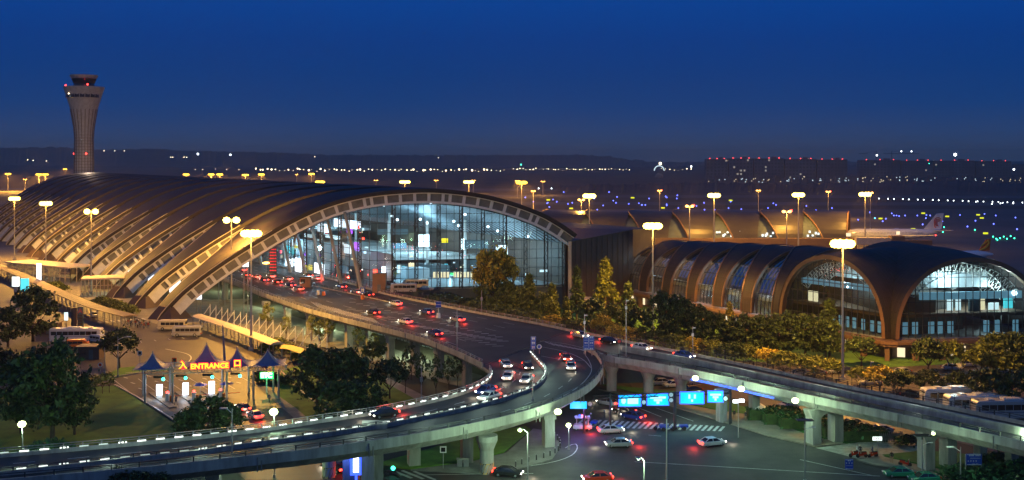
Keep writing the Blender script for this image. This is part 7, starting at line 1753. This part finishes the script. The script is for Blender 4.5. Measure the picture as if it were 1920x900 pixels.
# far lights in the built-up strip: windows belong to houses below
dome = thing('lit_dome', 'small arched roof outlined with lights on the far skyline', 'building', WD(1236, 318, 2600).xy.to_3d())
p = WD(1236, 320, 2600); d_ = MB(); [d_.beam((p.x + 12 * math.cos(math.pi * k / 10), 2600, p.z + 12 * math.sin(math.pi * k / 10)), (p.x + 12 * math.cos(math.pi * (k + 1) / 10), 2600, p.z + 12 * math.sin(math.pi * (k + 1) / 10)), 2.0) for k in range(10)]; d_.build('rim_lights', 'wincool', dome); MB().ball((p.x, 2606, 2), 10, 12).build('roof', 'distant', dome)
def block(px0, px1, top, base, label, lit=.10, seed=1, redlamps=3, grp=None, floors=None):
    d = W(px0, base).y; x0, x1 = (px0 - 960) / F * d, (px1 - 960) / F * d; h = H - (top - HZ) * d / F; t = thing('apartment_block', label, 'building', ((x0 + x1) / 2, d, 0), group=grp)
    w_ = x1 - x0; MB().box((x0 + x1) / 2, d + 10, h / 2, w_, 20, h).box((x0 + x1) / 2 + w_ * .2, d + 10, h + 2, w_ * .15, 8, 4).build('wall', 'distant', t)
    rn = random.Random(seed); nf = 6; nc = min(int(w_ / 7), 12); wm = {q: MB().box(0, 0, 0, w_ / nc * .5, .3, h / nf * .5).mesh('window', m) for q, m in ((0, 'intdark'), (1, 'farwin'))}
    for c in range(nc):
        for f in range(nf):
            x = x0 + (c + .5) * w_ / nc; z = (f + .5) * h / nf; q = 1 if rn.random() < lit else 0
            o = bpy.data.objects.new('lit_window' if q else 'window', wm[q]); col.objects.link(o); o.parent = t; o.location = Vector((x, d - .05, z)) - t.location
    for k in range(redlamps): MB().ball((x0 + w_ * (k + .5) / redlamps, d, h + 1), 1.0, 6).build('roof_lamp', 'redlamp', t)
    return t
M['farwin'] = emis('far_window', (.9, .8, .6), .35)
names = ['grey', 'pale grey', 'dim grey', 'brownish']
bl_l = ['leftmost grey slab block on the right skyline', 'second slab block, slightly lower', 'third slab block with red roof lamps', 'fourth slab block in the grey row', 'rightmost slab of the grey row']
for i, (a, b, tp) in enumerate(((1324, 1365, 298), (1367, 1412, 297), (1414, 1470, 297), (1472, 1530, 298), (1532, 1589, 299))): block(a, b, tp, 336, bl_l[i], .04, i, 3)
bl_l = ['long dark block under the cranes', 'dark block right of the cranes', 'dark block below the brilliant white lamp', 'last dark block at the right skyline']
for i, (a, b, tp) in enumerate(((1612, 1688, 300), (1690, 1750, 301), (1752, 1828, 301), (1830, 1896, 302))): block(a, b, tp, 332, bl_l[i], .015, 10 + i, 3)
block(1905, 1990, 308, 334, 'block with red lamps cut by the right edge', .06, 20, 2)
rn = random.Random(31); k = 0
for px in range(1330, 1990, 16):
    w_ = rn.uniform(7, 15); tp = 331 + rn.uniform(-3, 5) ; d = 1900 + rn.uniform(-150, 150); x0 = (px - 960) / F * d; h = max(H - (tp - HZ) * d / F, 5); t = thing('low_house', 'low distant house with a few lit windows in the built-up strip', 'building', (x0, d, 0), group='low houses in the distant strip')
    ww = w_ / F * d; MB().box(x0, d, h / 2, ww, 10, h).build('wall', 'distant', t); l = MB()
    for j in range(rn.randint(1, 4)): l.box(x0 + rn.uniform(-.4, .4) * ww, d - 5.1, rn.uniform(.3, .85) * h, 1.3, .2, 1.3)
    l.build('lit_window', 'ledwarmsoft', t) if 'ledwarmsoft' in M else l.build('lit_window', rn.choice(['winwarm', 'wincool', 'wincool']), t)
for px, jib, lb in ((1643, -26, 'tower crane with a short jib on the skyline'), (1672, 40, 'tower crane with a long jib beside the first one')):
    d = 2500; p = WD(px, 330, d); zt = WD(px, 288, d).z; t = thing('tower_crane', lb, 'crane', (p.x, d, 0)); MB().beam((p.x, d, 0), (p.x, d, zt + 6), 1.2).build('mast', 'distant', t); MB().beam((p.x - 20, d, zt), (p.x + jib * 1.6, d, zt), 1.2).beam((p.x, d, zt + 6), (p.x + jib * 1.4, d, zt), .4).build('jib', 'distant', t)
# haze
if HAZE:
    hz = MB().box(0, 4400, 64, 14000, 8900, 134).build('haze', [], None) if False else None
    me = MB().box(0, 4700, 60, 15000, 9500, 122).mesh('haze', 'ground'); me.materials.clear()
    hm = bpy.data.materials.new('haze'); hm.use_nodes = True; nt = hm.node_tree; nt.nodes.clear(); o_ = nt.nodes.new('ShaderNodeOutputMaterial'); pv_ = nt.nodes.new('ShaderNodeVolumePrincipled')
    pv_.inputs['Color'].default_value = (1, .84, .70, 1); pv_.inputs['Density'].default_value = HAZE; nt.links.new(pv_.outputs[0], o_.inputs['Volume']); me.materials.append(hm)
    ho = bpy.data.objects.new('haze', me); col.objects.link(ho); tag(ho, 'thin blue dusk haze over the airfield', kind='stuff')
drop_unused()
